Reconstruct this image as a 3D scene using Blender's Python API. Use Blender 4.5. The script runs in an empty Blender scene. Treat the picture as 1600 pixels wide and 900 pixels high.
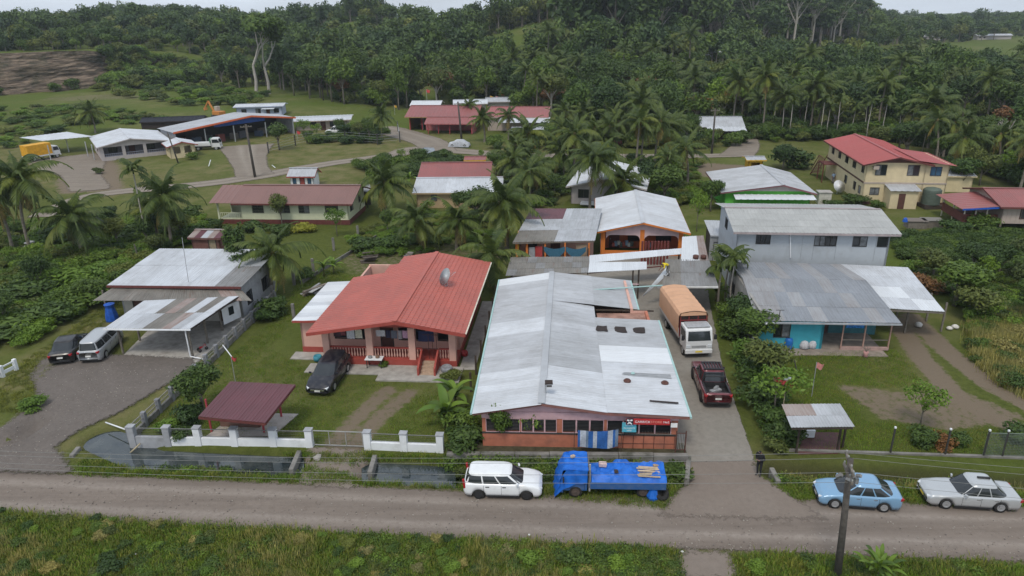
import bpy, bmesh, math, random
import numpy as np
from mathutils import Vector, Matrix
R = math.radians
rng = random.Random(7)
nr = np.random.default_rng(11)
SC = bpy.context.scene
COL = SC.collection
# ------------------------------------------------------------ camera
FPX, CAMH, PITCH, ROLL = 1120.0, 24.4, R(21), R(1.0)
cd = bpy.data.cameras.new('Camera'); cam = bpy.data.objects.new('Camera', cd); COL.objects.link(cam)
cd.sensor_width = 36; cd.lens = 36 * FPX / 1600; cd.clip_start = .5; cd.clip_end = 9000
cam.matrix_world = Matrix.Translation((0, 0, CAMH)) @ Matrix.Rotation(R(90) - PITCH, 4, 'X') @ Matrix.Rotation(-ROLL, 4, 'Z')
SC.camera = cam
# ------------------------------------------------------------ light
SUN_EL, SUN_AZ = R(58), R(200)          # high sun behind thin cloud, from behind the viewer
w = bpy.data.worlds.new('World'); SC.world = w; w.use_nodes = True
nt = w.node_tree; nt.nodes.clear()
wo = nt.nodes.new('ShaderNodeOutputWorld'); bg = nt.nodes.new('ShaderNodeBackground')
sk = nt.nodes.new('ShaderNodeTexSky'); sk.sky_type = 'NISHITA'; sk.sun_disc = False
sk.sun_elevation = SUN_EL; sk.sun_rotation = SUN_AZ; sk.altitude = 0; sk.air_density = 1.0; sk.dust_density = 1.5; sk.ozone_density = 1.2
tc = nt.nodes.new('ShaderNodeTexCoord'); mp = nt.nodes.new('ShaderNodeMapping'); mp.inputs['Scale'].default_value = (1.2, 1.2, 7)
nz = nt.nodes.new('ShaderNodeTexNoise'); nz.inputs['Scale'].default_value = 2.2; nz.inputs['Detail'].default_value = 6
cr = nt.nodes.new('ShaderNodeMapRange'); cr.inputs[1].default_value = .35; cr.inputs[2].default_value = .7; cr.inputs[3].default_value = .55; cr.inputs[4].default_value = .92
mx = nt.nodes.new('ShaderNodeMixRGB'); mx.inputs[2].default_value = (10.0, 11.0, 12.4, 1)
L_ = nt.links.new
L_(tc.outputs['Generated'], mp.inputs['Vector']); L_(mp.outputs[0], nz.inputs['Vector']); L_(nz.outputs['Fac'], cr.inputs[0])
L_(cr.outputs[0], mx.inputs[0]); L_(sk.outputs[0], mx.inputs[1]); L_(mx.outputs[0], bg.inputs[0]); L_(bg.outputs[0], wo.inputs[0])
bg.inputs[1].default_value = 0.075
sd = bpy.data.lights.new('Sun', 'SUN'); sd.energy = 1.5; sd.angle = R(14); sd.color = (1, .93, .82)
so = bpy.data.objects.new('Sun', sd); COL.objects.link(so)
so.rotation_euler = (R(90) - SUN_EL, 0, R(180) - SUN_AZ)
SC.view_settings.view_transform = 'Standard'; SC.view_settings.look = 'None'
SC.view_settings.exposure = 0.27; SC.view_settings.gamma = 1.0
SC.render.engine = 'CYCLES'
SC.cycles.use_denoising = True
SC.cycles.max_bounces = 6; SC.cycles.diffuse_bounces = 3; SC.cycles.glossy_bounces = 2; SC.cycles.transparent_max_bounces = 8
SC.cycles.use_adaptive_sampling = True; SC.cycles.adaptive_threshold = .01

def at(px, py, z=0.0):
    """point at height z seen at photograph pixel (px, py)"""
    u1 = (px - 800) / FPX; v1 = (py - 450) / FPX
    u = u1 * math.cos(ROLL) - v1 * math.sin(ROLL); v = u1 * math.sin(ROLL) + v1 * math.cos(ROLL)
    d = (CAMH - z) / (math.sin(PITCH) + v * math.cos(PITCH))
    return Vector((d * u, d * (math.cos(PITCH) - v * math.sin(PITCH)), z))

# ------------------------------------------------------------ materials
MATS = {}
def _nt(name):
    m = bpy.data.materials.new(name); m.use_nodes = True
    return m, m.node_tree, m.node_tree.nodes['Principled BSDF']
def _n(t, k, **kw):
    n = t.nodes.new('ShaderNode' + k)
    for a, b in kw.items(): setattr(n, a, b)
    return n
def _noise(t, vec, scale, detail=4, rough=.55):
    n = _n(t, 'TexNoise'); n.inputs['Scale'].default_value = scale; n.inputs['Detail'].default_value = detail; n.inputs['Roughness'].default_value = rough
    t.links.new(vec, n.inputs['Vector']); return n.outputs['Fac']
def _ramp(t, fac, lo, hi, a=0., b=1.):
    n = _n(t, 'MapRange'); n.inputs[1].default_value = lo; n.inputs[2].default_value = hi; n.inputs[3].default_value = a; n.inputs[4].default_value = b
    t.links.new(fac, n.inputs[0]); return n.outputs[0]
def _mix(t, fac, a, b, mode='MIX'):
    n = _n(t, 'MixRGB'); n.blend_type = mode
    for i, s in ((0, fac), (1, a), (2, b)):
        if isinstance(s, (int, float)): n.inputs[i].default_value = s
        elif isinstance(s, (tuple, list)): n.inputs[i].default_value = (*s[:3], 1)
        else: t.links.new(s, n.inputs[i])
    return n.outputs[0]
def _math(t, op, a, b=0.):
    n = _n(t, 'Math', operation=op)
    for i, s in ((0, a), (1, b)):
        if isinstance(s, (int, float)): n.inputs[i].default_value = s
        else: t.links.new(s, n.inputs[i])
    return n.outputs[0]
def _bump(t, bs, h, st, dist=.02):
    b = _n(t, 'Bump'); b.inputs['Strength'].default_value = st; b.inputs['Distance'].default_value = dist
    t.links.new(h, b.inputs['Height']); t.links.new(b.outputs[0], bs.inputs['Normal'])
def _attr(t, name):
    n = _n(t, 'Attribute'); n.attribute_name = name; return n.outputs['Fac']

def mat(name, col, rough=.75, var=.18, scale=2.5, stain=None, stain_amt=.5, stain_scale=.8, metal=0., spec=.35, bump=0., bscale=30, coat=0., objrand=0.):
    """painted / mineral surface with fine tonal variation, optional patchy stains"""
    if name in MATS: return MATS[name]
    m, t, bs = _nt(name)
    o = _n(t, 'TexCoord').outputs['Object']
    f = _ramp(t, _noise(t, o, scale, 6), .3, .7)
    c = _mix(t, f, tuple(x * (1 - var) for x in col), tuple(min(1, x * (1 + var)) for x in col))
    if stain:
        sfac = _ramp(t, _noise(t, o, stain_scale, 8, .65), .52, .68, 0, stain_amt)
        c = _mix(t, sfac, c, stain)
    if objrand:
        r = _n(t, 'ObjectInfo').outputs['Random']
        c = _mix(t, 1., c, _mix(t, r, (1 - objrand,) * 3, (1 + objrand,) * 3), 'MULTIPLY')
    t.links.new(c, bs.inputs['Base Color'])
    bs.inputs['Roughness'].default_value = rough; bs.inputs['Metallic'].default_value = metal
    bs.inputs['Specular IOR Level'].default_value = spec; bs.inputs['Coat Weight'].default_value = coat
    if bump: _bump(t, bs, _noise(t, o, bscale, 5), bump)
    MATS[name] = m; return m

def roofmat(name, col, dirt=(.2, .19, .17), dirt_amt=.35, rust_amt=0., rough=.5, rand=.07, metal=0.):
    """corrugated sheet: streaks run down the sheet (UV in metres: u across, v down the slope)"""
    if name in MATS: return MATS[name]
    m, t, bs = _nt(name)
    uv = _n(t, 'UVMap').outputs[0]
    oi = _n(t, 'ObjectInfo').outputs['Random']
    cmb = _n(t, 'CombineXYZ'); t.links.new(_math(t, 'MULTIPLY', oi, 37.), cmb.inputs[0]); t.links.new(_math(t, 'MULTIPLY', oi, 91.), cmb.inputs[1])
    ad = _n(t, 'VectorMath', operation='ADD'); t.links.new(uv, ad.inputs[0]); t.links.new(cmb.outputs[0], ad.inputs[1])
    mp = _n(t, 'Mapping'); mp.inputs['Scale'].default_value = (5, .55, 1); t.links.new(ad.outputs[0], mp.inputs[0])
    st = _ramp(t, _noise(t, mp.outputs[0], 1.1, 6, .6), .42, .78)
    pa = _ramp(t, _noise(t, ad.outputs[0], .55, 7, .7), .38, .75)
    gp_ = _n(t, 'NewGeometry').outputs['Position']; pa = _math(t, 'ADD', _math(t, 'MULTIPLY', pa, .5), _ramp(t, _noise(t, gp_, .33, 9, .72), .42, .66, 0, .9))
    f = _math(t, 'MULTIPLY', _math(t, 'ADD', st, pa), dirt_amt)
    c = _mix(t, 1., col, _mix(t, oi, (1 - rand,) * 3, (1 + rand,) * 3), 'MULTIPLY')
    c = _mix(t, f, c, dirt)
    if rust_amt:
        rf = _ramp(t, _noise(t, mp.outputs[0], .8, 8, .7), .6 - rust_amt * .25, .75, 0, .85)
        c = _mix(t, rf, c, (.16, .075, .045))
    wv = _n(t, 'TexWave'); wv.inputs['Scale'].default_value = 2.1; wv.bands_direction = 'X'; t.links.new(uv, wv.inputs[0])
    t.links.new(c, bs.inputs['Base Color']); bs.inputs['Roughness'].default_value = rough; bs.inputs['Metallic'].default_value = metal
    bs.inputs['Specular IOR Level'].default_value = .4
    _bump(t, bs, wv.outputs['Fac'], .35, .02)
    MATS[name] = m; return m

def leafmat(name, col, col2, rough=.6, trans=.25, orand=.25):
    if name in MATS: return MATS[name]
    m, t, bs = _nt(name)
    col = tuple(x * k for x, k in zip(col, (1.5, 1.68, 1.05))); col2 = tuple(x * k for x, k in zip(col2, (1.5, 1.68, 1.05)))
    ri = _n(t, 'NewGeometry').outputs['Random Per Island']; oi = _n(t, 'ObjectInfo').outputs['Random']
    c = _mix(t, _ramp(t, ri, 0, 1), col, col2)
    c = _mix(t, 1., c, _mix(t, oi, (1 - orand * 1.3, 1 - orand, 1 - orand * .5), (1 + orand * 1.4, 1 + orand * 1.1, 1 + orand * .1)), 'MULTIPLY')
    t.links.new(c, bs.inputs['Base Color']); bs.inputs['Roughness'].default_value = rough; bs.inputs['Specular IOR Level'].default_value = .3
    tr = _n(t, 'BsdfTranslucent'); t.links.new(c, tr.inputs[0])
    ms = _n(t, 'MixShader'); ms.inputs[0].default_value = trans
    t.links.new(bs.outputs[0], ms.inputs[1]); t.links.new(tr.outputs[0], ms.inputs[2])
    t.links.new(ms.outputs[0], t.nodes['Material Output'].inputs[0])
    MATS[name] = m; return m

def paint(name, col, rough=.3, coat=.6, metal=.2):
    if name in MATS: return MATS[name]
    m, t, bs = _nt(name)
    o = _n(t, 'TexCoord').outputs['Object']
    dust = _ramp(t, _noise(t, o, 3., 6), .45, .8, 0, .18)
    c = _mix(t, dust, col, (.3, .27, .23)); t.links.new(c, bs.inputs['Base Color'])
    bs.inputs['Roughness'].default_value = rough; bs.inputs['Coat Weight'].default_value = coat; bs.inputs['Coat Roughness'].default_value = .08; bs.inputs['Metallic'].default_value = metal
    MATS[name] = m; return m
def glassmat(name, col=(.02, .024, .028), rough=.08):
    if name in MATS: return MATS[name]
    m, t, bs = _nt(name)
    o = _n(t, 'TexCoord').outputs['Object']
    c = _mix(t, _noise(t, o, 1.3, 3), tuple(x * .6 for x in col), tuple(x * 1.5 for x in col))
    t.links.new(c, bs.inputs['Base Color']); bs.inputs['Roughness'].default_value = rough; bs.inputs['Specular IOR Level'].default_value = .6
    MATS[name] = m; return m

# ------------------------------------------------------------ mesh helpers
class MB:
    def __init__(s): s.v = []; s.f = []; s.uv = {}
    def add(s, vs, fs):
        o = len(s.v); s.v += [tuple(p) for p in vs]; s.f += [tuple(i + o for i in f) for f in fs]; return s
    def box(s, x0, y0, z0, x1, y1, z1):
        return s.add([(x0,y0,z0),(x1,y0,z0),(x1,y1,z0),(x0,y1,z0),(x0,y0,z1),(x1,y0,z1),(x1,y1,z1),(x0,y1,z1)],
                     [(0,3,2,1),(4,5,6,7),(0,1,5,4),(1,2,6,5),(2,3,7,6),(3,0,4,7)])
    def obox(s, c, size, rot=(0,0,0)):
        m = Matrix.Translation(c) @ (Matrix.Rotation(rot[2],4,'Z') @ Matrix.Rotation(rot[1],4,'Y') @ Matrix.Rotation(rot[0],4,'X'))
        a, b, h = (x / 2 for x in size)
        vs = [m @ Vector(p) for p in ((-a,-b,-h),(a,-b,-h),(a,b,-h),(-a,b,-h),(-a,-b,h),(a,-b,h),(a,b,h),(-a,b,h))]
        return s.add(vs, [(0,3,2,1),(4,5,6,7),(0,1,5,4),(1,2,6,5),(2,3,7,6),(3,0,4,7)])
    def prism(s, pts, off):
        """closed solid: polygon pts extruded by off"""
        n = len(pts); off = Vector(off); a = [Vector(p) for p in pts]; b = [p + off for p in a]
        return s.add(a + b, [tuple(range(n))[::-1], tuple(range(n, 2*n))] + [(i, (i+1) % n, n + (i+1) % n, n + i) for i in range(n)])
    def quad(s, a, b, c, d): return s.add([a, b, c, d], [(0,1,2,3)])
    def beam(s, p0, p1, w, h):
        """rectangular bar between two points"""
        p0, p1 = Vector(p0), Vector(p1); d = (p1 - p0).normalized()
        up = Vector((0,0,1)) if abs(d.z) < .95 else Vector((0,1,0))
        sd = d.cross(up).normalized() * (w/2); u2 = sd.cross(d).normalized() * (h/2)
        vs = [p0-sd-u2, p0+sd-u2, p0+sd+u2, p0-sd+u2, p1-sd-u2, p1+sd-u2, p1+sd+u2, p1-sd+u2]
        return s.add(vs, [(0,1,2,3),(7,6,5,4),(0,4,5,1),(1,5,6,2),(2,6,7,3),(3,7,4,0)])
    def path(s, pts, rad, n=8, caps=True):
        pts = [Vector(p) for p in pts]
        if isinstance(rad, (int, float)): rad = [rad] * len(pts)
        rings = []
        for i, p in enumerate(pts):
            d = (pts[min(i+1, len(pts)-1)] - pts[max(i-1, 0)]).normalized()
            ref = Vector((0,0,1)) if abs(d.z) < .9 else Vector((1,0,0))
            a = d.cross(ref).normalized(); b = a.cross(d).normalized()
            rings.append([p + (a * math.cos(2*math.pi*k/n) + b * math.sin(2*math.pi*k/n)) * rad[i] for k in range(n)])
        vs = [q for r in rings for q in r]; fs = []
        for i in range(len(pts)-1):
            for k in range(n): fs.append((i*n+k, i*n+(k+1)%n, (i+1)*n+(k+1)%n, (i+1)*n+k))
        if caps: fs += [tuple(range(n))[::-1], tuple(range((len(pts)-1)*n, len(pts)*n))]
        return s.add(vs, fs)
    def lathe(s, prof, n=16, c=(0,0,0), axis='z'):
        vs = []; fs = []
        for r, h in prof:
            for k in range(n):
                a = 2*math.pi*k/n; x, y = r*math.cos(a), r*math.sin(a)
                p = (x, y, h) if axis == 'z' else ((x, h, y) if axis == 'y' else (h, x, y))
                vs.append((p[0]+c[0], p[1]+c[1], p[2]+c[2]))
        for i in range(len(prof)-1):
            for k in range(n): fs.append((i*n+k, i*n+(k+1)%n, (i+1)*n+(k+1)%n, (i+1)*n+k))
        fs += [tuple(range(n))[::-1], tuple(range((len(prof)-1)*n, len(prof)*n))]
        return s.add(vs, fs)
    def mesh(s, name, m, smooth=False):
        me = bpy.data.meshes.new(name); me.from_pydata(s.v, [], s.f); me.materials.append(m)
        if s.uv:
            ul = me.uv_layers.new(name='UVMap')
            for l in me.loops: ul.data[l.index].uv = s.uv.get(l.vertex_index, (0, 0))
        if smooth: me.shade_smooth()
        me.update(); return me
    def build(s, name, m, parent=None, smooth=False, loc=None, rz=0., bevel=0.):
        return link(name, s.mesh(name, m, smooth), parent, loc, rz, bevel)
def link(name, me, parent=None, loc=None, rz=0., bevel=0.):
    o = bpy.data.objects.new(name, me); COL.objects.link(o); o.parent = parent
    if loc is not None: o.location = loc
    if rz: o.rotation_euler = (0, 0, rz)
    if bevel:
        b = o.modifiers.new('Bevel', 'BEVEL'); b.width = bevel; b.segments = 2; b.limit_method = 'ANGLE'; b.angle_limit = R(35)
    return o
def tag(o, label=None, cat=None, group=None, kind=None):
    if label: o['label'] = label
    if cat: o['category'] = cat
    if group: o['group'] = group
    if kind: o['kind'] = kind
    return o
def thing(name, label, cat, loc=(0,0,0), rz=0., group=None):
    o = bpy.data.objects.new(name, None); COL.objects.link(o); o.location = loc; o.rotation_euler = (0, 0, rz); o.empty_display_size = .3
    return tag(o, label, cat, group)
def copy_tree(o, parent=None):
    c = o.copy(); COL.objects.link(c); c.parent = parent
    for ch in list(o.children): copy_tree(ch, c)
    return c
def text(s, size, m, parent, loc, rot, name='lettering', align='CENTER', ext=.004):
    cu = bpy.data.curves.new(name, 'FONT'); cu.body = s; cu.size = size; cu.extrude = ext; cu.align_x = align; cu.align_y = 'CENTER'
    cu.materials.append(m); tmp = bpy.data.objects.new(name, cu); COL.objects.link(tmp)
    me = bpy.data.meshes.new_from_object(tmp.evaluated_get(bpy.context.evaluated_depsgraph_get())); bpy.data.objects.remove(tmp)
    o = link(name, me, parent, loc); o.rotation_euler = rot
    return o
# ------------------------------------------------------------ terrain
def sstep(a, b, x): t = np.clip((x - a) / (b - a), 0, 1); return t * t * (3 - 2 * t)
def vnoise(x, y, sc, seed=0):
    """smooth value noise on arrays"""
    x = np.asarray(x, float) / sc; y = np.asarray(y, float) / sc
    xi = np.floor(x).astype(int); yi = np.floor(y).astype(int); xf = x - xi; yf = y - yi
    def h(a, b): 
        n = (a * 374761393 + b * 668265263 + seed * 982451653) & 0x7fffffff
        n = ((n ^ (n >> 13)) * 1274126177) & 0x7fffffff
        return ((n ^ (n >> 16)) & 0xffff) / 65535.
    u = xf * xf * (3 - 2 * xf); v = yf * yf * (3 - 2 * yf)
    return (h(xi, yi) * (1-u) + h(xi+1, yi) * u) * (1-v) + (h(xi, yi+1) * (1-u) + h(xi+1, yi+1) * u) * v
def pdist(x, y, pts):
    """distance to a polyline"""
    d = np.full(np.shape(x), 1e9)
    for (ax, ay), (bx, by) in zip(pts[:-1], pts[1:]):
        dx, dy = bx-ax, by-ay; t = np.clip(((x-ax)*dx + (y-ay)*dy) / (dx*dx+dy*dy), 0, 1)
        d = np.minimum(d, np.hypot(x-ax-t*dx, y-ay-t*dy))
    return d
def inpoly(x, y, pts):
    r = np.zeros(np.shape(x), bool); n = len(pts)
    for i in range(n):
        (ax, ay), (bx, by) = pts[i], pts[(i+1) % n]
        c = ((ay > y) != (by > y)) & (x < (bx-ax) * (y-ay) / ((by-ay) if by != ay else 1e-9) + ax)
        r ^= c
    return r
def px(*pts, z=0.): return [tuple(at(a, b, z)[:2]) for a, b in pts]

DITCH1 = px((165,692),(182,700),(200,708),(230,722),(300,726),(452,734), z=-.4)
DITCH2 = px((583,741),(640,744),(700,748), z=-.4)
DITCH3 = px((700,748),(760,752),(1062,752), z=-.3)
DITCH4 = px((1215,740),(1330,752),(1450,752),(1640,766), z=-.3)
DITCH0 = px((-60,705),(20,690),(50,670), z=-.3)
FACE = [(-330, 205), (-230, 226), (-172, 248), (-150, 262), (-138, 285), (-120, 300), (-96, 335)]     # line of the cliff foot
def height(x, y):
    x = np.asarray(x, float); y = np.asarray(y, float)
    z = np.zeros(np.shape(x))
    z += .12 * (vnoise(x, y, 6, 3) - .5) * sstep(0, 1, np.abs(y - 31) / 6)
    z += .5 * (vnoise(x, y, 28, 5) - .4) * sstep(100, 140, y)
    for D, wd, dp in ((DITCH1, 1.6, 1.1), (DITCH2, 1.5, 1.05), (DITCH3, 1.3, .5), (DITCH4, 1.25, .75), (DITCH0, 1.2, .8)):
        z -= dp * (1 - sstep(.15, wd, pdist(x, y, D)))
    ww = 1 - sstep(.2, 1.7, pdist(x, y, DITCH1[:3])); z -= .25 * ww
    # hills behind the village
    ang = x / np.maximum(y, 1.)
    A = np.interp(ang, [-1.2, -.72, -.62, -.52, -.4, -.3, -.2, -.1, 0, .08, .2, .35, .48, .56, .8], [3, 1, 7, 20, 17, 13, 17, 3, 8, 14, 10, 7, 5, 1.5, 1])
    z += A * sstep(225, 520, y) + (7 * (vnoise(x, y, 75, 9) - .5) + 5 * (vnoise(x, y, 160, 19) - .5)) * sstep(240, 330, y) * np.clip(A / 12, .15, 1)
    # rise in the middle distance, right of centre
    z += 10 * sstep(190, 330, y) * np.exp(-((ang - .08) / .16) ** 2) * (1 - sstep(420, 640, y))
    z += 4.5 * np.exp(-((x - 4) ** 2 + (y - 330) ** 2) / 55. ** 2) + 6 * np.exp(-((x + 70) ** 2 + (y - 430) ** 2) / 60. ** 2) + 7 * np.exp(-((x + 190) ** 2 + (y - 420) ** 2) / 70. ** 2)
    # quarry shelf on the left
    d = pdist(x, y, FACE); yf = np.interp(x, [p[0] for p in FACE], [p[1] for p in FACE])
    inside = (y > yf) & (x < -96)
    hgt = np.interp(x, [-330, -150, -138, -110, -96], [15, 14, 12.5, 5, 0])
    z = np.where(inside, np.maximum(z, hgt * sstep(1.5, 7, d)), z)
    z += 1.6 * sstep(150, 190, y) * (1 - sstep(-60, -30, x)) * (1 - inside)      # raised field in front of the quarry
    return z
# surface kinds painted per vertex: bare = earth / gravel showing, dry = yellowed, rich = lush
TRACKR = [px((1400,500),(1440,560),(1500,625),(1580,665),(1680,700)), px((1425,495),(1480,550),(1545,600),(1640,650))]
TRACKL = [px((605,610),(560,650),(525,690),(515,740)), px((640,615),(590,655),(560,690),(545,735))]
BARE_POLY = [px((1320,605),(1420,618),(1500,612),(1590,650),(1480,668),(1380,650)), px((60,162),(160,156),(270,160),(240,164),(90,166)),
             px((330,225),(395,215),(460,205),(600,205),(640,215),(660,232),(420,265),(365,270),(355,240)),
             px((40,252),(150,240),(175,258),(180,295),(105,300),(95,262)),
             px((640,395),(780,365),(780,420),(560,425),(540,400)), px((1090,255),(1190,262),(1200,275),(1110,275))]
def masks(x, y):
    bare = np.zeros(np.shape(x)); dry = np.clip((vnoise(x, y, 9, 21) - .45) * 2.2, 0, 1) * .6
    for T in TRACKR: bare = np.maximum(bare, .8 * (1 - sstep(.45, 1.5, pdist(x, y, T))))
    for T in TRACKL: bare = np.maximum(bare, .68 * (1 - sstep(.3, 1.3, pdist(x, y, T))))
    for i, Pg in enumerate(BARE_POLY):
        d = pdist(x, y, Pg + Pg[:1]); k = inpoly(x, y, Pg); s = 1.2 if i < 1 else 3
        bare = np.maximum(bare, (.64 if i == 0 else .5 if i in (1, 4) else .22 if i == 2 else .8) * np.where(k, 1 - .0*d, 1 - sstep(0, s, d)))
    # worn shoulders beside the gravel road
    ROADC = px((-400, 738), (0, 771), (800, 806), (1200, 819), (1600, 832), (2100, 850))
    bare = np.maximum(bare, .55 * (1 - sstep(2.0, 3.1, pdist(x, y, ROADC))))
    dry = np.maximum(dry, .9 * (1 - sstep(1.5, 5, pdist(x, y, px((20,590),(200,500),(280,470)))))) 
    dry = np.maximum(dry, .8 * (1 - sstep(1., 2.6, pdist(x, y, px((120,700),(230,640),(310,575))))))
    dry = np.maximum(dry, .8 * (1 - sstep(2., 7, pdist(x, y, px((180,300),(260,280),(340,262),(560,240))))))
    dry = np.maximum(dry, .85 * inpoly(x, y, BARE_POLY[2]))
    dry = np.maximum(dry, .95 * np.clip((vnoise(x, y, 17, 44) - .35) * 2.5, 0, 1) * sstep(75, 100, y) * (1 - sstep(160, 185, y)))
    rich = np.clip((vnoise(x, y, 14, 33) - .4) * 2, 0, 1)
    rich = np.maximum(rich, inpoly(x, y, px((420,560),(480,480),(700,600),(690,670),(470,680),(440,640))) * .55)
    fld = sstep(150, 200, y); rich = np.maximum(rich, fld * .8)
    bank = np.zeros(np.shape(x))
    for D in (DITCH1, DITCH2, DITCH4): bank = np.maximum(bank, 1 - sstep(.6, 1.5, pdist(x, y, D)))
    return bare, dry, rich, bank

def ground_material():
    m, t, bs = _nt('ground_cover')
    g = _n(t, 'NewGeometry').outputs['Position']
    n1 = _noise(t, g, .35, 8, .65); n2 = _noise(t, g, 2.2, 8, .7); n3 = _noise(t, g, 14, 4, .7)
    bare, dry, rich, bank = (_attr(t, k) for k in ('bare', 'dry', 'rich', 'bank'))
    c = _mix(t, _ramp(t, n2, .3, .72), (.062, .082, .015), (.128, .148, .034))
    c = _mix(t, _math(t, 'MULTIPLY', rich, _ramp(t, n1, .3, .6)), c, (.095, .140, .02))
    c = _mix(t, _math(t, 'MULTIPLY', dry, _ramp(t, n1, .35, .6)), c, (.20, .175, .08))
    c = _mix(t, _math(t, 'MULTIPLY', bank, .75), c, (.05, .045, .022))
    s = _math(t, 'ADD', bare, _math(t, 'MULTIPLY', _math(t, 'SUBTRACT', n2, .5), 1.1))
    soil = _mix(t, n3, (.15, .115, .08), (.27, .215, .16))
    c = _mix(t, _ramp(t, s, .42, .66), c, soil)
    c = _mix(t, _ramp(t, n3, .35, .7, 0, .35), c, (.02, .025, .01))
    t.links.new(c, bs.inputs['Base Color']); bs.inputs['Roughness'].default_value = .95; bs.inputs['Specular IOR Level'].default_value = .1
    _bump(t, bs, _math(t, 'ADD', n3, n2), .8, .08)
    return m
def axis(lo, hi, step, far_lo, far_hi, g=1.09):
    a = list(np.arange(lo, hi + step/2, step)); s = step; p = lo
    left = []
    while p > far_lo: s = min(s * g, 120); p -= s; left.append(p)
    s = step; p = hi; right = []
    while p < far_hi: s = min(s * g, 120); p += s; right.append(p)
    return np.array(left[::-1] + a + right)
XS = axis(-46, 40, .36, -1900, 1900, 1.045); YS = axis(25, 62, .36, 8, 2300, 1.025)
gx, gy = np.meshgrid(XS, YS); gz = height(gx, gy)
nx, ny = len(XS), len(YS)
me = bpy.data.meshes.new('ground')
V = np.column_stack([gx.ravel(), gy.ravel(), gz.ravel()])
ii = (np.arange(ny-1)[:, None] * nx + np.arange(nx-1)[None, :]).ravel()
Fq = np.column_stack([ii, ii+1, ii+1+nx, ii+nx])
me.from_pydata(V.tolist(), [], Fq.tolist()); me.shade_smooth()
for k, a in zip(('bare', 'dry', 'rich', 'bank'), masks(gx.ravel(), gy.ravel())):
    at_ = me.attributes.new(k, 'FLOAT', 'POINT'); at_.data.foreach_set('value', np.asarray(a, np.float32))
me.materials.append(ground_material())
tag(link('ground', me), kind='structure')

def sheetmat(name, c1, c2, c3, rough=.9, scale=1.6, pebble=40, wet=None, track=None, edge=.0):
    """loose surface whose edge frays into the grass (attribute 'inner' 1 inside, 0 at the rim)"""
    m, t, bs = _nt(name)
    g = _n(t, 'NewGeometry').outputs['Position']; inner = _attr(t, 'inner')
    n1 = _noise(t, g, scale * .25, 6, .6); n2 = _noise(t, g, scale * 2, 8, .7); n3 = _noise(t, g, pebble, 3, .6)
    c = _mix(t, _ramp(t, n1, .3, .7), c1, c2); c = _mix(t, _ramp(t, n2, .42, .75, 0, .85), c, c3)
    c = _mix(t, _math(t, 'MULTIPLY', _ramp(t, inner, .35, 1., 1., 0.), edge), c, tuple(x * .6 for x in c3))
    c = _mix(t, _ramp(t, n3, .3, .75, 0, .5), c, tuple(x * .55 for x in c1))
    if track:
        mp = _n(t, 'Mapping'); mp.inputs['Scale'].default_value = (.07, 1.5, 1); mp.inputs['Rotation'].default_value = (0, 0, R(4)); t.links.new(g, mp.inputs[0])
        c = _mix(t, _ramp(t, _noise(t, mp.outputs[0], 1.3, 7, .65), .4, .68, 0, .7), c, tuple(x * .66 for x in c1)); c = _mix(t, _ramp(t, _noise(t, g, .7, 9, .75), .56, .66, 0, .55), c, tuple(x * .55 for x in c1))
        tr = _attr(t, 'track'); c = _mix(t, _math(t, 'MULTIPLY', tr, _ramp(t, n2, .25, .6)), c, track)
    t.links.new(c, bs.inputs['Base Color']); bs.inputs['Roughness'].default_value = rough; bs.inputs['Specular IOR Level'].default_value = .15
    _bump(t, bs, _math(t, 'ADD', n2, n3), .5, .04)
    a = _ramp(t, _math(t, 'ADD', inner, _math(t, 'MULTIPLY', _math(t, 'SUBTRACT', n2, .5), .9)), .38, .58)
    tp = _n(t, 'BsdfTransparent'); ms = _n(t, 'MixShader'); t.links.new(a, ms.inputs[0]); t.links.new(tp.outputs[0], ms.inputs[1]); t.links.new(bs.outputs[0], ms.inputs[2])
    t.links.new(ms.outputs[0], t.nodes['Material Output'].inputs[0]); return m
def strip(name, pts, widths, m, lift=.02, step=1., fray=.7, nacross=10, tracks=None, kind='structure'):
    """road sheet draped along a centre line"""
    P = [Vector((*p, 0)) for p in pts]; out = []; Wd = []
    for i in range(len(P)-1):
        n = max(1, int((P[i+1]-P[i]).length / step))
        p0, p1, p2, p3 = P[max(i-1,0)], P[i], P[i+1], P[min(i+2,len(P)-1)]
        for k in range(n):
            s = k / n
            q = .5 * ((2*p1) + (p2-p0)*s + (2*p0-5*p1+4*p2-p3)*s*s + (3*p1-p0-3*p2+p3)*s**3)
            out.append(q); Wd.append(widths[i] * (1-s) + widths[i+1] * s)
    out.append(P[-1]); Wd.append(widths[-1])
    vs = []; inn = []; trk = []
    for i, q in enumerate(out):
        d = (out[min(i+1,len(out)-1)] - out[max(i-1,0)]).normalized(); nn = Vector((-d.y, d.x, 0)); hw = Wd[i]/2 + fray/2
        for k in range(nacross+1):
            s = -1 + 2*k/nacross; r = q + nn * hw * s
            vs.append((r.x, r.y)); e = hw * (1 - abs(s)); inn.append(min(1, e / fray))
            off = abs(s * hw); trk.append(max(0, 1 - abs(off - (tracks or 9)) / .45))
    a = np.array(vs); zz = height(a[:,0], a[:,1]) + lift
    fs = []; N = nacross+1
    for i in range(len(out)-1):
        for k in range(nacross): fs.append((i*N+k, i*N+k+1, (i+1)*N+k+1, (i+1)*N+k))
    me = bpy.data.meshes.new(name); me.from_pydata([(x, y, z) for (x, y), z in zip(vs, zz)], [], [f[::-1] for f in fs]); me.shade_smooth()
    for k, arr in (('inner', inn), ('track', trk)):
        b = me.attributes.new(k, 'FLOAT', 'POINT'); b.data.foreach_set('value', np.asarray(arr, np.float32))
    me.materials.append(m); return tag(link(name, me), kind=kind)
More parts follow.
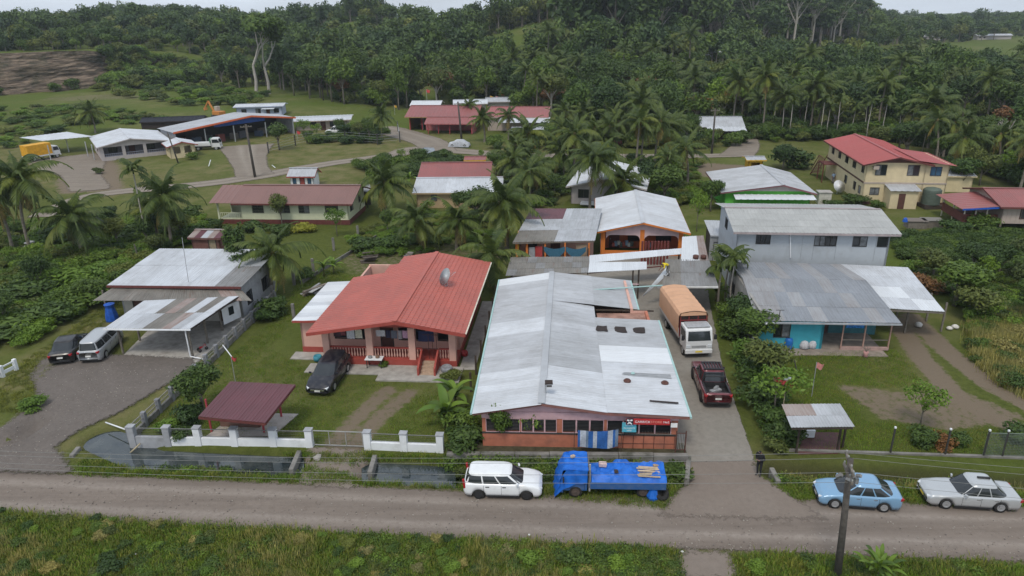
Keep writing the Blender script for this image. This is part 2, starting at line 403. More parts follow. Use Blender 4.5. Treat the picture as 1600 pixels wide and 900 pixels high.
def patch(name, poly, m, lift=.02, step=.5, fray=.7):
    """sheet filling a polygon"""
    a = np.array(poly); x0, y0 = a.min(0) - fray; x1, y1 = a.max(0) + fray
    xs = np.arange(x0, x1 + step, step); ys = np.arange(y0, y1 + step, step); X, Y = np.meshgrid(xs, ys)
    d = pdist(X, Y, list(poly) + [poly[0]]); k = inpoly(X, Y, poly); sd = np.where(k, d, -d)
    inn = np.clip(.5 + sd / fray, 0, 1); Z = height(X, Y) + lift
    ok = inn > 0; idx = np.arange(X.size).reshape(X.shape); fs = []
    for j in range(len(ys)-1):
        for i in range(len(xs)-1):
            if ok[j:j+2, i:i+2].any(): fs.append((idx[j,i], idx[j,i+1], idx[j+1,i+1], idx[j+1,i]))
    me = bpy.data.meshes.new(name); me.from_pydata(np.column_stack([X.ravel(), Y.ravel(), Z.ravel()]).tolist(), [], fs); me.shade_smooth()
    b = me.attributes.new('inner', 'FLOAT', 'POINT'); b.data.foreach_set('value', inn.ravel().astype(np.float32))
    me.attributes.new('track', 'FLOAT', 'POINT')
    me.materials.append(m); return tag(link(name, me), kind='structure')
ROADM = sheetmat('road_dirt', (.225, .186, .156), (.262, .220, .186), (.178, .146, .121), track=(.30, .26, .225), edge=.5)
APRM = sheetmat('apron_dirt', (.225, .185, .155), (.258, .218, .185), (.185, .152, .126))
GRAVM = sheetmat('yard_gravel', (.150, .130, .115), (.195, .17, .152), (.105, .092, .083), pebble=14, scale=2.2)
DIRTM = sheetmat('village_dirt', (.25, .21, .17), (.30, .26, .215), (.19, .16, .125), scale=.9, pebble=12, track=(.32, .285, .24))
CONCM = sheetmat('driveway_concrete', (.27, .25, .215), (.32, .295, .26), (.19, .172, .15), scale=1.2, rough=.85)
strip('road', px((-500,732),(-100,764),(0,771),(400,789),(800,807),(1200,819),(1600,832),(1800,838),(2200,850)), [3.7]*5+[4.1]*4, ROADM, lift=.03, tracks=.95, nacross=16, fray=.9, step=.5)
patch('gravel_yard', px((-80,735),(0,738),(115,742),(85,700),(125,672),(185,645),(305,575),(300,562),(190,556),(70,560),(50,585),(60,620),(30,650),(0,672),(-90,700)), GRAVM, lift=.1, fray=1.7)
patch('driveway_apron', px((1072,720),(1176,716),(1186,745),(1290,812),(1030,806),(1072,750)), APRM, lift=.045, fray=1.6)
patch('driveway', px((1066,722),(1179,720),(1128,570),(1108,470),(1105,440),(985,440),(1010,520),(1040,600)), CONCM, lift=.05, fray=.25, step=.25)
patch('culvert_crossing', px((480,700),(568,704),(580,752),(545,764),(470,756)), APRM, lift=.05, fray=1.2)
patch('field_entrance', px((1065,862),(1140,866),(1150,905),(1060,905)), APRM, lift=.05, fray=1.6)
VR = strip('village_road', px((60,340),(150,305),(300,290),(400,277),(520,255),(610,243),(660,232),(800,242),(1000,244),(1170,243)), [3.2,3.6,4.2,4.6,4.4,4.6,5.5,4.6,3.8,3.6], DIRTM, lift=.06, tracks=1.1, fray=1.2)
strip('lane', px((690,238),(670,222),(640,212),(615,205),(590,200)), [6,7,7.5,8,8], DIRTM, lift=.09, fray=1.5, tracks=2)
strip('shed_lane', px((398,276),(392,262),(386,245),(385,228)), [6,5.5,7,11], DIRTM, lift=.09, fray=1.5, tracks=1)
patch('carport_yard', px((45,250),(100,245),(150,240),(165,252),(158,275),(175,295),(110,300),(95,275),(50,262)), DIRTM, lift=.06, fray=2, step=1.2)
patch('yard_floor', px((800,446),(1060,446),(1068,392),(935,398),(805,402)), CONCM, lift=.05, fray=.3, step=.5)
strip('footpath', px((866,255),(872,275),(885,300)), [2.2,2.2,2], DIRTM, lift=.07, fray=1)
strip('side_lane', px((1150,245),(1165,225),(1150,200),(1140,190)), [6,5,4,4], DIRTM, lift=.09, fray=1.5)
# ditch water
def water_material():
    m, t, bs = _nt('ditch_water')
    g = _n(t, 'NewGeometry').outputs['Position']
    c = _mix(t, _ramp(t, _noise(t, g, .9, 5), .4, .7), (.022, .032, .036), (.07, .08, .075)); t.links.new(c, bs.inputs['Base Color'])
    bs.inputs['Roughness'].default_value = .04; bs.inputs['Specular IOR Level'].default_value = 1.
    _bump(t, bs, _noise(t, g, 5, 3), .08, .02); return m
WATM = water_material()
def water(name, poly, z, label):
    me = bpy.data.meshes.new(name); me.from_pydata([(x, y, z) for x, y in poly], [], [tuple(range(len(poly)))]); me.materials.append(WATM)
    o = link(name, me); o.data.update(); return tag(o, label, None, None, 'structure')
water('ditch_water', px((85,650),(215,650),(240,690),(475,700),(475,752),(240,748),(90,725), z=-.3), -.3, 'still dark water in the ditch before the white wall')
water('ditch_water', px((565,716),(712,722),(712,764),(565,762), z=-.34), -.34, 'short pool of ditch water right of the gateway')
pud = px((655,234),(664,230),(678,231),(680,236),(668,240),(657,239))
pm = MB(); zc = float(height(np.array([pud[0][0]]), np.array([pud[0][1]]))[0]) + .16
pm.add([(x, y, zc) for x, y in pud], [tuple(range(len(pud)))]); tag(pm.build('puddle', WATM), kind='structure')
# concrete pads
CONC = mat('concrete', (.36, .34, .31), .9, .2, 2, stain=(.16, .15, .13), stain_amt=.6, bump=.3)
CONCD = mat('old_concrete', (.20, .19, .175), .9, .3, 1.5, stain=(.06, .065, .045), stain_amt=.8, bump=.5)
# ------------------------------------------------------------ building kit
GLASS = glassmat('window_glass'); LOUV = mat('louvre_blade', (.035, .037, .042), .35, .25, 6); FRAME_D = mat('dark_frame', (.05, .048, .045), .6)
FRAME_W = mat('white_frame', (.6, .6, .58), .6); WOOD_D = mat('dark_timber', (.06, .045, .035), .85, .35, 4); WOOD_B = mat('brown_door', (.10, .045, .035), .6)
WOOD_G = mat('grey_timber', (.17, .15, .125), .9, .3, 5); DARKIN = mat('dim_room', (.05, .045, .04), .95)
WHITE = mat('white_paint', (.74, .76, .78), .65, .06, 1.2, stain=(.4, .4, .37), stain_amt=.35, bump=.1); STEEL = mat('galvanised', (.42, .43, .44), .45, .15, 4, metal=.4)
CURT = mat('curtained_pane', (.16,.17,.18), .3, .5, 3)
CLOTH = {}
def cloth(c):
    k = tuple(c)
    if k not in CLOTH: CLOTH[k] = mat('cloth_%d' % len(CLOTH), c, .95, .2, 9)
    return CLOTH[k]
def wall(parent, m, a, b, z0, z1, th=.15, openings=(), name='wall', wparent=None):
    a, b = Vector(a), Vector(b); e = b - a; L = e.length; ang = math.atan2(e.y, e.x)
    us = sorted({0, L} | {o[0] for o in openings} | {o[1] for o in openings}); ws = sorted({z0, z1} | {o[2] for o in openings} | {o[3] for o in openings})
    mb = MB()
    for i in range(len(us)-1):
        run = None
        for j in range(len(ws)-1):
            cu, cw = (us[i]+us[i+1])/2, (ws[j]+ws[j+1])/2
            hole = any(o[0] < cu < o[1] and o[2] < cw < o[3] for o in openings)
            if not hole:
                if run is None: run = ws[j]
                end = ws[j+1]
            if (hole or j == len(ws)-2) and run is not None: mb.box(us[i], 0, run, us[i+1], th, end); run = None
    wo_ = mb.build(name, m, parent, loc=(a.x, a.y, 0), rz=ang)
    for o in openings:
        u0, u1, w0, w1, kind = o[:5]; opt = o[5] if len(o) > 5 else {}
        opening(wparent or parent, (a.x, a.y, 0), ang, u0, u1, w0, w1, kind, th, opt)
    return wo_
def opening(parent, loc, ang, u0, u1, w0, w1, kind, th, opt):
    if kind == 'open': return
    fm = opt.get('frame', FRAME_D); t = opt.get('t', .05); n = opt.get('n', 2)
    if kind in ('door', 'doorp'):
        d = MB().box(u0, .04, w0, u1, .09, w1).build('door', opt.get('m', WOOD_B), parent, loc=loc, rz=ang)
        MB().box(u0+.08, -.0, (w0+w1)/2-.05, u0+.12, .04, (w0+w1)/2+.08).build('handle', STEEL, d)
        f = MB(); f.box(u0-.06, -.03, w0, u0, .08, w1+.06).box(u1, -.03, w0, u1+.06, .08, w1+.06).box(u0, -.03, w1, u1, .08, w1+.06)
        f.build('door_frame', fm, d); return
    f = MB(); f.box(u0-.04, -.04, w0-.05, u1+.04, .05, w0).box(u0-.04, -.03, w1, u1+.04, .05, w1+.05)
    f.box(u0-.04, -.03, w0, u0, .05, w1).box(u1, -.03, w0, u1+.04, .05, w1)
    for k in range(1, n): u = u0 + (u1-u0)*k/n; f.box(u-t/2, -.02, w0, u+t/2, .05, w1)
    wi = f.build('window', fm, parent, loc=loc, rz=ang)
    for k in range(n):
        a = u0 + (u1-u0)*k/n + (t/2 if k else 0); b = u0 + (u1-u0)*(k+1)/n - (t/2 if k < n-1 else 0)
        if kind == 'louvre':
            p = MB(); h = w0 + .06
            while h < w1 - .02: p.obox(((a+b)/2, .04, h), (b-a-.005, .11, .008), (R(-48), 0, 0)); h += opt.get('pitch', .1)
            p.box(a, .11, w0, b, .12, w1); p.build('louvre_blades', LOUV, wi)
        else:
            MB().box(a, .055, w0, b, .065, w1).build('pane', opt.get('glass') or rng.choice((GLASS, GLASS, GLASS, CURT)), wi)
def ribbed(A, B, C, D, pitch=.2, rib=.022, lap=.0, uv0=0.):
    """one roof sheet; A,B at the eave, D,C at the top"""
    A, B, C, D = (Vector(p) for p in (A, B, C, D)); mb = MB()
    W = (B-A).length; Ls = (D-A).length; nrm = (B-A).cross(D-A).normalized(); nrm = nrm if nrm.z > 0 else -nrm
    k = max(1, round(W / pitch)); prof = []
    for i in range(k):
        prof += [(i/k, 0), ((i+.6)/k, 0), ((i+.7)/k, 1), ((i+.9)/k, 1)]
    prof.append((1, 0))
    for s, h in prof:
        lo = A.lerp(B, s) + nrm * (h*rib + lap); hi = D.lerp(C, s) + nrm * (h*rib)
        i = len(mb.v); mb.v += [tuple(lo), tuple(hi)]; mb.uv[i] = (uv0 + s*W, 0); mb.uv[i+1] = (uv0 + s*W, Ls)
    n = len(prof)
    up = 1 if (B-A).cross(D-A).z > 0 else 0
    for i in range(n-1):
        f = (2*i, 2*i+2, 2*i+3, 2*i+1); mb.f.append(f if up else f[::-1])
    # turned-down lower edge gives the sheet its visible thickness
    j = len(mb.v)
    for i in range(n): v = Vector(mb.v[2*i]) - nrm * .03; mb.v.append(tuple(v)); mb.uv[j+i] = mb.uv[2*i]
    for i in range(n-1): mb.f.append((2*i, j+i, j+i+1, 2*i+2))
    return mb
def sheets(parent, A, B, C, D, pick, width=.8, rows=1, name='roof_sheet', jit=.012, pitch=.2):
    """slope of separate sheets; pick(i, j, n) -> material"""
    A, B, C, D = (Vector(p) for p in (A, B, C, D)); n = max(1, round((B-A).length / width)); out = []
    nrm = (B-A).cross(D-A).normalized(); nrm = nrm if nrm.z > 0 else -nrm
    for i in range(n):
        a, b = A.lerp(B, i/n), A.lerp(B, (i+1)/n + .006); d, c = D.lerp(C, i/n), D.lerp(C, (i+1)/n + .006)
        for j in range(rows):
            m = pick(i, j, n) if callable(pick) else pick
            if m is None: continue
            s0 = j/rows - (.012 if j else 0); s1 = (j+1)/rows; o = nrm * (rng.uniform(0, jit) + (.012 if j else 0) )
            out.append(ribbed(a.lerp(d, s0)+o, b.lerp(c, s0)+o, b.lerp(c, s1)+o, a.lerp(d, s1)+o, pitch, .02, .012).build(name, m, parent))
    return out
def slope(parent, A, B, C, D, m, name='roof_slope', pitch=.8):
    return ribbed(A, B, C, D, pitch, .035).build(name, m, parent)
def slopes(parent, q, pick, sw, rows):
    return sheets(parent, *q, pick, sw, rows) if sw else slope(parent, *q, pick(0, 0, 1) if callable(pick) else pick)
def gable(name, label, cat, loc, rz, L, D, H, rise, axis='x', wm=None, rm=None, over=.5, z0=0., op=None, sw=None, rows=1, frac=.5, fm=None, gm=None, group=None, th=.15, walls='flbr', back_h=None, rm2=None):
    """house with a two-slope roof; local x along the front, y to the rear"""
    op = op or {}; fm = fm or wm; gm = gm or wm; root = thing(name, label, cat, loc, rz, group)
    c = {'f': ((0,0),(L,0)), 'r': ((L,0),(L,D)), 'b': ((L,D),(0,D)), 'l': ((0,D),(0,0))}
    for k in walls: wall(root, wm, *c[k], z0, H, th, op.get(k, ()))
    rf = MB()
    if axis == 'x':
        yr = D * frac; zr = H + rise; s1 = rise / yr; s2 = rise / (D - yr)
        q1 = ((-over, -over, H - s1*over), (L+over, -over, H - s1*over), (L+over, yr, zr), (-over, yr, zr))
        q2 = ((L+over, D+over, H - s2*over), (-over, D+over, H - s2*over), (-over, yr, zr), (L+over, yr, zr))
        for x in (0, L - th): MB().prism([(x, 0, H), (x, D, H), (x, yr, zr - .03)], (th, 0, 0)).build('gable_wall', gm, root)
        cap = ((-over-.05, yr, zr+.04), (L+over+.05, yr, zr+.04))
        for x in (-over, L+over): rf.beam((x, -over, H-s1*over-.09), (x, yr, zr-.09), .04, .16).beam((x, yr, zr-.09), (x, D+over, H-s2*over-.09), .04, .16)
        rf.beam((-over, -over-.02, H-s1*over-.1), (L+over, -over-.02, H-s1*over-.1), .05, .16)
    else:
        xr = L * frac; zr = H + rise; s1 = rise / xr; s2 = rise / (L - xr)
        q1 = ((-over, D+over, H - s1*over), (-over, -over, H - s1*over), (xr, -over, zr), (xr, D+over, zr))
        q2 = ((L+over, -over, H - s2*over), (L+over, D+over, H - s2*over), (xr, D+over, zr), (xr, -over, zr))
        for y in (0, D - th): MB().prism([(0, y, H), (L, y, H), (xr, y, zr - .03)], (0, th, 0)).build('gable_wall', gm, root)
        cap = ((xr, -over-.05, zr+.04), (xr, D+over+.05, zr+.04))
        for y in (-over, D+over): rf.beam((-over, y, H-s1*over-.09), (xr, y, zr-.09), .04, .18).beam((xr, y, zr-.09), (L+over, y, H-s2*over-.09), .04, .18)
        for x, s in ((-over-.02, s1), (L+over+.02, s2)): rf.beam((x, -over, H-s*over-.1), (x, D+over, H-s*over-.1), .05, .15)
    roof = rf.build('roof', fm, root)
    MB().beam(*cap, .4, .03).build('ridge_cap', rm(0, 0, 1) if callable(rm) else rm, roof)
    slopes(roof, q1, rm, sw, rows); slopes(roof, q2, rm2 or rm, sw, rows)
    return root
def posts(parent, pts, z0, z1, m, w=.1, name='post'):
    for p in pts: MB().box(p[0]-w/2, p[1]-w/2, z0, p[0]+w/2, p[1]+w/2, z1).build(name, m, parent)
def balustrade(parent, a, b, z0, h, m_rail, m_bal, n, name='railing'):
    """top and bottom rail with turned balusters as pieces"""
    a, b = Vector((*a, 0)), Vector((*b, 0)); r = MB(); up = Vector((0,0,1))
    r.beam(a+up*(z0+h), b+up*(z0+h), .14, .09).beam(a+up*(z0+.04), b+up*(z0+.04), .14, .08); ro = r.build(name, m_rail, parent)
    pr = [(.035,0),(.05,.08),(.075,.22),(.045,.45),(.03,.62),(.05,.85),(.035,1)]
    me = MB().lathe([(rr, .08 + k*(h-.12)) for rr, k in pr], 8).mesh('baluster', m_bal, True)
    for i in range(n):
        p = a.lerp(b, (i+.5)/n); link('baluster', me, ro, (p.x, p.y, z0))
def rail(parent, a, b, z0, h, m, n, name='railing', t=.05):
    a, b = Vector(a), Vector(b); r = MB(); up = Vector((0,0,1))
    r.beam(a+up*(z0+h), b+up*(z0+h), t*1.5, t*1.2).beam(a+up*(z0+.1), b+up*(z0+.1), t, t)
    for i in range(n+1):
        p = a.lerp(b, i/n); r.beam(p+up*z0, p+up*(z0+h), t, t)
    return r.build(name, m, parent)
def loc2(o, px_, py_, z):
    """photograph pixel at world height z -> local x, y of building o"""
    q = at(px_, py_, z); M_ = Matrix.Translation(o.location) @ Matrix.Rotation(o.rotation_euler.z, 4, 'Z'); l = M_.inverted() @ q; return l.x, l.y
# roof sheet colours
RW_NEW = roofmat('sheet_new_white', (.62, .65, .68), dirt=(.42, .42, .42), dirt_amt=.2)
RW = roofmat('sheet_white', (.56, .59, .63), dirt=(.27, .265, .26), dirt_amt=.34)
RG1 = roofmat('sheet_pale_grey', (.45, .47, .50), dirt=(.23, .23, .23), dirt_amt=.42)
RG2 = roofmat('sheet_grey', (.41, .43, .455), dirt=(.22, .22, .22), dirt_amt=.42)
RG3 = roofmat('sheet_old_grey', (.25, .25, .25), dirt=(.12, .115, .105), dirt_amt=.45, rust_amt=.12)
RGW = roofmat('sheet_weathered', (.22, .205, .18), dirt=(.10, .092, .08), dirt_amt=.5, rust_amt=.18)
RRUST = roofmat('sheet_rusty', (.33, .29, .27), dirt=(.2, .1, .07), dirt_amt=.4, rust_amt=.55)
RRED = roofmat('sheet_red', (.36, .075, .072), dirt=(.25, .07, .06), dirt_amt=.3, rand=.05)
RRED2 = roofmat('sheet_faded_red', (.30, .095, .09), dirt=(.2, .1, .09), dirt_amt=.45)
RMAR = roofmat('sheet_maroon', (.13, .045, .055), dirt=(.09, .04, .045), dirt_amt=.4)
RBRN = roofmat('sheet_brown', (.23, .125, .108), dirt=(.17, .10, .09), dirt_amt=.3, rand=.03)
RTILE = roofmat('pressed_tile_red', (.44, .11, .08), dirt=(.25, .08, .065), dirt_amt=.42, rand=.03)
# ------------------------------------------------------------ the store
ORANGE = mat('orange_render', (.43, .155, .095), .85, .14, 2, stain=(.22, .10, .07), stain_amt=.6, bump=.15)
PINK = mat('pink_render', (.52, .34, .36), .85, .12, 2, stain=(.36, .25, .24), stain_amt=.5)
PINKW = mat('salmon_render', (.62, .37, .30), .85, .07, 1.5, stain=(.45, .28, .23), stain_amt=.35, bump=.1)
REDP = mat('brick_red_paint', (.33, .065, .05), .6, .12, 2)
MINT = mat('mint_gutter', (.33, .50, .48), .45, .1, 3); CHAR = mat('dark_patch', (.035, .025, .022), .8, .3, 4)
S = thing('store', 'long store with white and grey sheet roof, orange wall and red shop sign', 'store', (-1.9, 36.6, 0), R(-3.6))
FW, FD = 11.4, 21.4
mull = {'frame': PINK, 't': .09, 'pitch': .095}
wall(S, ORANGE, (0,0), (FW,0), 0, 2.62, .2, [(.25,.95,1.33,2.18,'louvre',dict(mull,n=1)),(1.1,2.2,1.33,2.18,'louvre',dict(mull,n=1)),(2.35,4.35,1.33,2.18,'louvre',dict(mull,n=3)),
     (4.75,7.1,1.33,2.18,'louvre',dict(mull,n=3)),(7.35,11.0,1.33,2.18,'louvre',dict(mull,n=4))])
MB().box(-.02,-.045,1.2,FW+.02,-.003,1.3).build('sill_band', FRAME_D, S)
MB().box(-.02,-.04,2.24,FW+.02,-.003,2.66).build('pink_band', PINK, S)
wall(S, ORANGE, (FW,.2), (FW,15.2), 0, 2.7, .2, [(2,3.6,1.2,2.2,'louvre'),(6,7.6,1.2,2.2,'louvre'),(10,11,0,2.1,'door')])
wall(S, PINKW, (FW-1.1,15.2), (FW-1.1,FD), 0, 2.9, .2, [])
wall(S, PINKW, (FW-1.1,FD), (0,FD), 0, 2.8, .2); wall(S, ORANGE, (0,FD), (0,.2), 0, 2.7, .2, [(3,5,1.2,2.2,'louvre'),(9,11,1.2,2.2,'louvre')])
wall(S, PINKW, (FW-1.1,15.2), (FW,15.2), 0, 2.7, .2)
for y in (0.03, FD-.2): MB().prism([(-.0,y,2.62),(FW,y,2.62),(7.3,y,2.82),(3.5,y,3.4)], (0,.15,0)).build('gable_wall', PINK, S)
RZ = {-.5: 2.78, 3.5: 3.48, 7.3: 2.92, 11.95: 2.74}
rf = MB(); rf.beam((3.5,-.45,3.53), (4.0,FD+.5,3.53), .42, .03)
sr = rf.build('roof', RG2, S)
fa = MB()
xs_ = list(RZ.items())
for (x0,z0),(x1,z1) in zip(xs_[:-1], xs_[1:]): fa.beam((x0,-.4,z0-.1),(x1,-.4,z1-.1),.04,.15)
fa.build('fascia', mat('brown_fascia', (.22,.10,.085), .8), S)
Y0, Y1 = -.42, FD + .4
def pick_left(i, j, n):
    y = Y1 - (i+.5)/n*(Y1-Y0)
    if y < 4.6: return RW
    if y > 20.3: return RW_NEW
    if 10 < y < 12.2: return RW
    return RG1
sheets(sr, (-.5,Y1,2.78),(-.5,Y0,2.78),(3.5,Y0,3.48),(3.9,Y1,3.48), pick_left, .8, 1)
def pick_mid(i, j, n):
    y = Y0 + (i+.5)/n*(Y1-Y0)
    if y < 4.9: return RW
    return RG1 if y > 10 else RG2
sheets(sr, (7.3,Y0,2.92),(7.3,15.4,2.92),(3.78,15.4,3.48),(3.5,Y0,3.48), lambda i,j,n: pick_mid(i,j,27), .8, 1)
sheets(sr, (10.7,15.4,2.72),(10.7,Y1,2.72),(3.9,Y1,3.48),(3.78,15.4,3.48), lambda i,j,n: RG1 if j else RG2, .8, 2)
def pick_right(i, j, n):
    y = Y0 + (i+.5)/n*(13.2-Y0)
    if 5.6 < y < 8.6: return RW_NEW
    if y < 5.6: return RW
    return RG2
sheets(sr, (11.95,Y0,2.74),(11.95,13.2,2.74),(7.28,13.2,2.95),(7.28,Y0,2.95), pick_right, .8, 1)
# stripped strip of roof with bare rusty wall and battens
st = MB().box(7.5,13.3,2.45,11.3,15.2,2.5); st.build('exposed_ceiling', mat('rusty_board', (.30,.17,.13), .9, .4, 1.5, stain=(.12,.06,.045), stain_amt=.8), S)
bt = MB()
for y in (13.35, 15.3): bt.beam((7.4,y,2.72),(11.9,y,2.66),.08,.12)
bt.build('batten', WOOD_D, S)
gm_ = MB(); gm_.beam((12.02,-.45,2.7),(12.02,13.3,2.7),.12,.12).beam((10.76,15.4,2.7),(10.76,FD+.4,2.7),.12,.12); gm_.build('gutter', MINT, S)
MB().beam((-.58,-.45,2.74),(-.58,FD+.4,2.74),.12,.12).build('gutter', MINT, S)
# three torn dark patches, vents and a dark strip on the roof
for k, x in enumerate((7.65, 9.0, 10.35)):
    mb = MB(); r_ = random.Random(k+3); pts = []
    for a in range(9): an = a/9*6.283; pts.append((x+.5*max(-.85,min(.85,1.3*math.cos(an)))*r_.uniform(.85,1.05), 11.2+.62*max(-.8,min(.8,1.3*math.sin(an)))*r_.uniform(.8,1.08), 2.99-(x-7.3)*.045))
    mb.prism(pts, (0,0,.03)).build('tar_patch', CHAR, sr)
for px_, py_ in ((980,595),(1039,596)):
    lx, ly = loc2(S, px_, py_, 2.95); v = MB().lathe([(.2,0),(.24,.12),(.16,.2),(.05,.25)], 12).build('roof_vent', mat('rust_iron', (.10,.045,.035), .8, .3, 6), sr, True, loc=(lx, ly, 2.86-.045*(lx-7.3)+.06))
a_, b_ = loc2(S,1015,628,2.85), loc2(S,1060,631,2.8); MB().beam((*a_,2.93),(*b_,2.86),.14,.03).build('roof_strip', CHAR, sr)
mn = MB()
for k in range(7): mn.beam((8.6+rng.uniform(-.1,.1), 4.2+k*.06, 2.93), (11.6, 4.05+k*.09, 2.8), .02, .02)
mn.build('rod_bundle', STEEL, sr); MB().lathe([(.05,0),(.14,.05),(.1,.12),(.02,.16)], 8).build('rope_knot', MINT, sr, loc=(9.2,4.4,2.9))
# shop signs
SIGN = mat('sign_red', (.42,.03,.03), .45, .08, 3)
sg = thing('shop_sign', 'red shop sign with white lettering over the store windows', 'sign', S.location + Matrix.Rotation(R(-3.6),3,'Z') @ Vector((8.35,-.46,2.42)), R(-3.6))
MB().box(.0,-.05,-.19,2.5,0,.19).build('board', SIGN, sg, bevel=.01)
WH = mat('sign_white', (.8,.8,.8), .5, .04); SAL = mat('sign_salmon', (.78,.30,.24), .5, .04)
text('GARRICK', .21, WH, sg, (.94,-.056,0), (R(90),0,0)); text('STORE', .21, SAL, sg, (1.72,-.056,0), (R(90),0,0)); text('No2', .19, WH, sg, (2.28,-.056,0), (R(90),0,0))
lg = MB().box(0.02,-.062,-.2,.42,-.052,.21); lo = lg.build('emblem', mat('sign_black', (.02,.02,.03), .5), sg)
e2 = MB(); 
for cx_, cz_, s_, an in ((.12,.1,.09,.3),(.3,.1,.09,-.3),(.2,-.06,.1,.2),(.3,-.12,.07,.7),(.12,-.12,.06,-.6)): e2.obox((cx_,-.066,cz_), (s_*1.5,.01,s_), (0,an,0))
e2.build('emblem_mark', WH, lo)
ts = thing('notice_board', 'small teal notice board hung below the red shop sign', 'sign', S.location + Matrix.Rotation(R(-3.6),3,'Z') @ Vector((8.15,-.35,1.95)), R(-3.6))
MB().box(0,-.04,-.3,.82,0,.32).build('board', mat('sign_teal', (.10,.42,.52), .5, .25, 1.2), ts)
text('PAYMENTS', .13, WH, ts, (.41,-.046,-.04), (R(90),0,0)); text('HERE', .12, WH, ts, (.41,-.046,-.19), (R(90),0,0))
MB().box(.2,-.046,.1,.62,-.041,.2).build('emblem', mat('sign_sky', (.35,.62,.75), .5, .3, 5), ts)
wn = tag(MB().box(0,-.03,-.14,.38,0,.14).build('paper_notice', WH, None, loc=S.location + Matrix.Rotation(R(-3.6),3,'Z') @ Vector((10.95,-.2,2.05)), rz=R(-3.6)), 'blank white notice at the right end of the store front', 'notice')
# window guard spikes
gd = MB()
for k in range(22): x = 7.4 + k*.165; gd.beam((x,-.1,1.32),(x,-.1,1.55+.03*(k%2)),.02,.02)
gd.beam((7.3,-.1,1.36),(11.1,-.1,1.36),.03,.03); gd.build('window_guard', WOOD_G, S)
# retaining wall and gate in front of the store
rw = thing('retaining_wall', 'low mossy concrete retaining wall in front of the store', 'wall', (-4.0, 35.55, 0), R(-2.6))
for k in range(7): MB().box(k*2.0+.01,0,-.5,k*2.0+1.99,.3,.5+rng.uniform(-.03,.03)).build('wall_panel', CONCD, rw, bevel=.03)
MB().box(.0,.3,-.3,14,1.6,.3).build('earth_fill', mat('dark_soil', (.06,.055,.03), .95, .4, 3), rw)
gt = thing('steel_gate', 'narrow rusty steel gate at the right corner of the store', 'gate', (9.35,35.55,0), R(-3))
g_ = MB(); 
for x in (0,.55): g_.beam((x,0,0),(x,0,1.75),.06,.06)
g_.beam((0,0,.5),(.55,0,.5),.04,.04).beam((0,0,1.6),(.55,0,1.6),.04,.04); g_.build('gate_frame', mat('rust_iron', (.10,.045,.035)), gt)
for k in range(5): MB().beam((.09+k*.09,0,.5),(.09+k*.09,0,1.6),.02,.02).build('bar', STEEL, gt)
# long striped cloth on a washing line
cl = thing('striped_cloth', 'blue and white striped cloth drying on a line at the store', 'laundry', S.location + Matrix.Rotation(R(-3.6),3,'Z') @ Vector((5.6,-.75,0)), R(-3.6))
CB = (.03,.12,.36); CW = (.42,.46,.52); CK = (.16,.22,.3)
xs2 = [0,.12,.22,.42,.54,.66,.78,.98,1.2,1.4,1.52,1.62,1.78,1.9,2.05]
for k in range(len(xs2)-1):
    mb = MB(); n = 5
    for j in range(n+1):
        for q, x in enumerate((xs2[k], xs2[k+1])):
            mb.v.append((x*1.13, .03*math.sin(j*1.3+x*7), 1.9 + .1*(x-1)**2*.6 + .12*(x>1.2)*(x-1.2) - j*.23*(1-.04*math.sin(x*3))))
    for j in range(n): mb.f.append((2*j, 2*j+2, 2*j+3, 2*j+1))
    mb.build('stripe', cloth((CB,CW,CB,CK,CB)[k % 5] if k % 2 else (CB, CW)[k % 4 // 2]), cl, True)
lnm = MB(); lnm.path([(-.2,0,1.98),(1.2,0,1.91),(2.5,0,2.08)], .008, 5); lnm.path([(-.2,0,0),(-.2,0,2)], .02, 6); lnm.path([(2.5,0,0),(2.5,0,2.1)], .02, 6); lnm.build('line_post', WOOD_D, cl)
# lamp post at the store front
lp = thing('lamp_post', 'slim steel pole with a floodlight in front of the store', 'lamp post', at(852, 688, .3), 0)
MB().path([(0,0,0),(0,0,3.9)], .04, 8).build('pole', STEEL, lp); MB().obox((.2,-.1,4.0),(.45,.3,.08),(R(20),0,0)).build('solar_panel', CHAR, lp); MB().obox((.22,-.16,3.78),(.3,.2,.12),(R(-30),0,0)).build('lamp_head', FRAME_D, lp)
MB().beam((0,0,3.85),(.45,-.05,3.85),.03,.03).build('arm', STEEL, lp)

# ------------------------------------------------------------ red tiled house
Hh = thing('red_roof_house', 'salmon bungalow with red tiled roof, porch balusters and satellite dish', 'house', (-14.2, 48.3, 0), R(-5.5))
W_, Dp = 10.05, 13.4; FLZ = .55
MB().box(-.05,-.05,0,W_+.05,1.9,FLZ).build('porch_base', REDP, Hh)
MB().box(-1.0,-1.5,0,5.6,-.06,.09).build('apron_slab', CONC, Hh)
MB().box(4.6,-2.4,0,10.6,-.06,.12).build('apron_slab', CONC, Hh)
MB().box(W_+.25,-.3,0,W_+1.4,13,.05).build('side_path', CONC, Hh)
win = {'frame': FRAME_D}
wall(Hh, PINKW, (0,1.9), (W_,1.9), FLZ, 3.15, .18, [(.4,3.0,1.3,2.6,'louvre',{'n':3}),(4.0,4.9,FLZ,2.5,'door'),(5.4,7.4,1.3,2.6,'louvre',{'n':2}),(8.4,9.5,1.3,2.5,'louvre',{'n':1})])
wall(Hh, PINKW, (W_,1.9), (W_,Dp), 0, 3.3, .18, [(2,3.2,1.5,2.6,'louvre'),(6,7.2,1.5,2.6,'louvre'),(9,10,1.7,2.6,'louvre')])
MB().box(W_,1.95,0,W_+.06,Dp,.6).build('plinth', REDP, Hh)
wall(Hh, PINKW, (W_,Dp), (0,Dp), 0, 3.3, .18); wall(Hh, PINKW, (0,Dp), (0,1.9), 0, 3.2, .18)
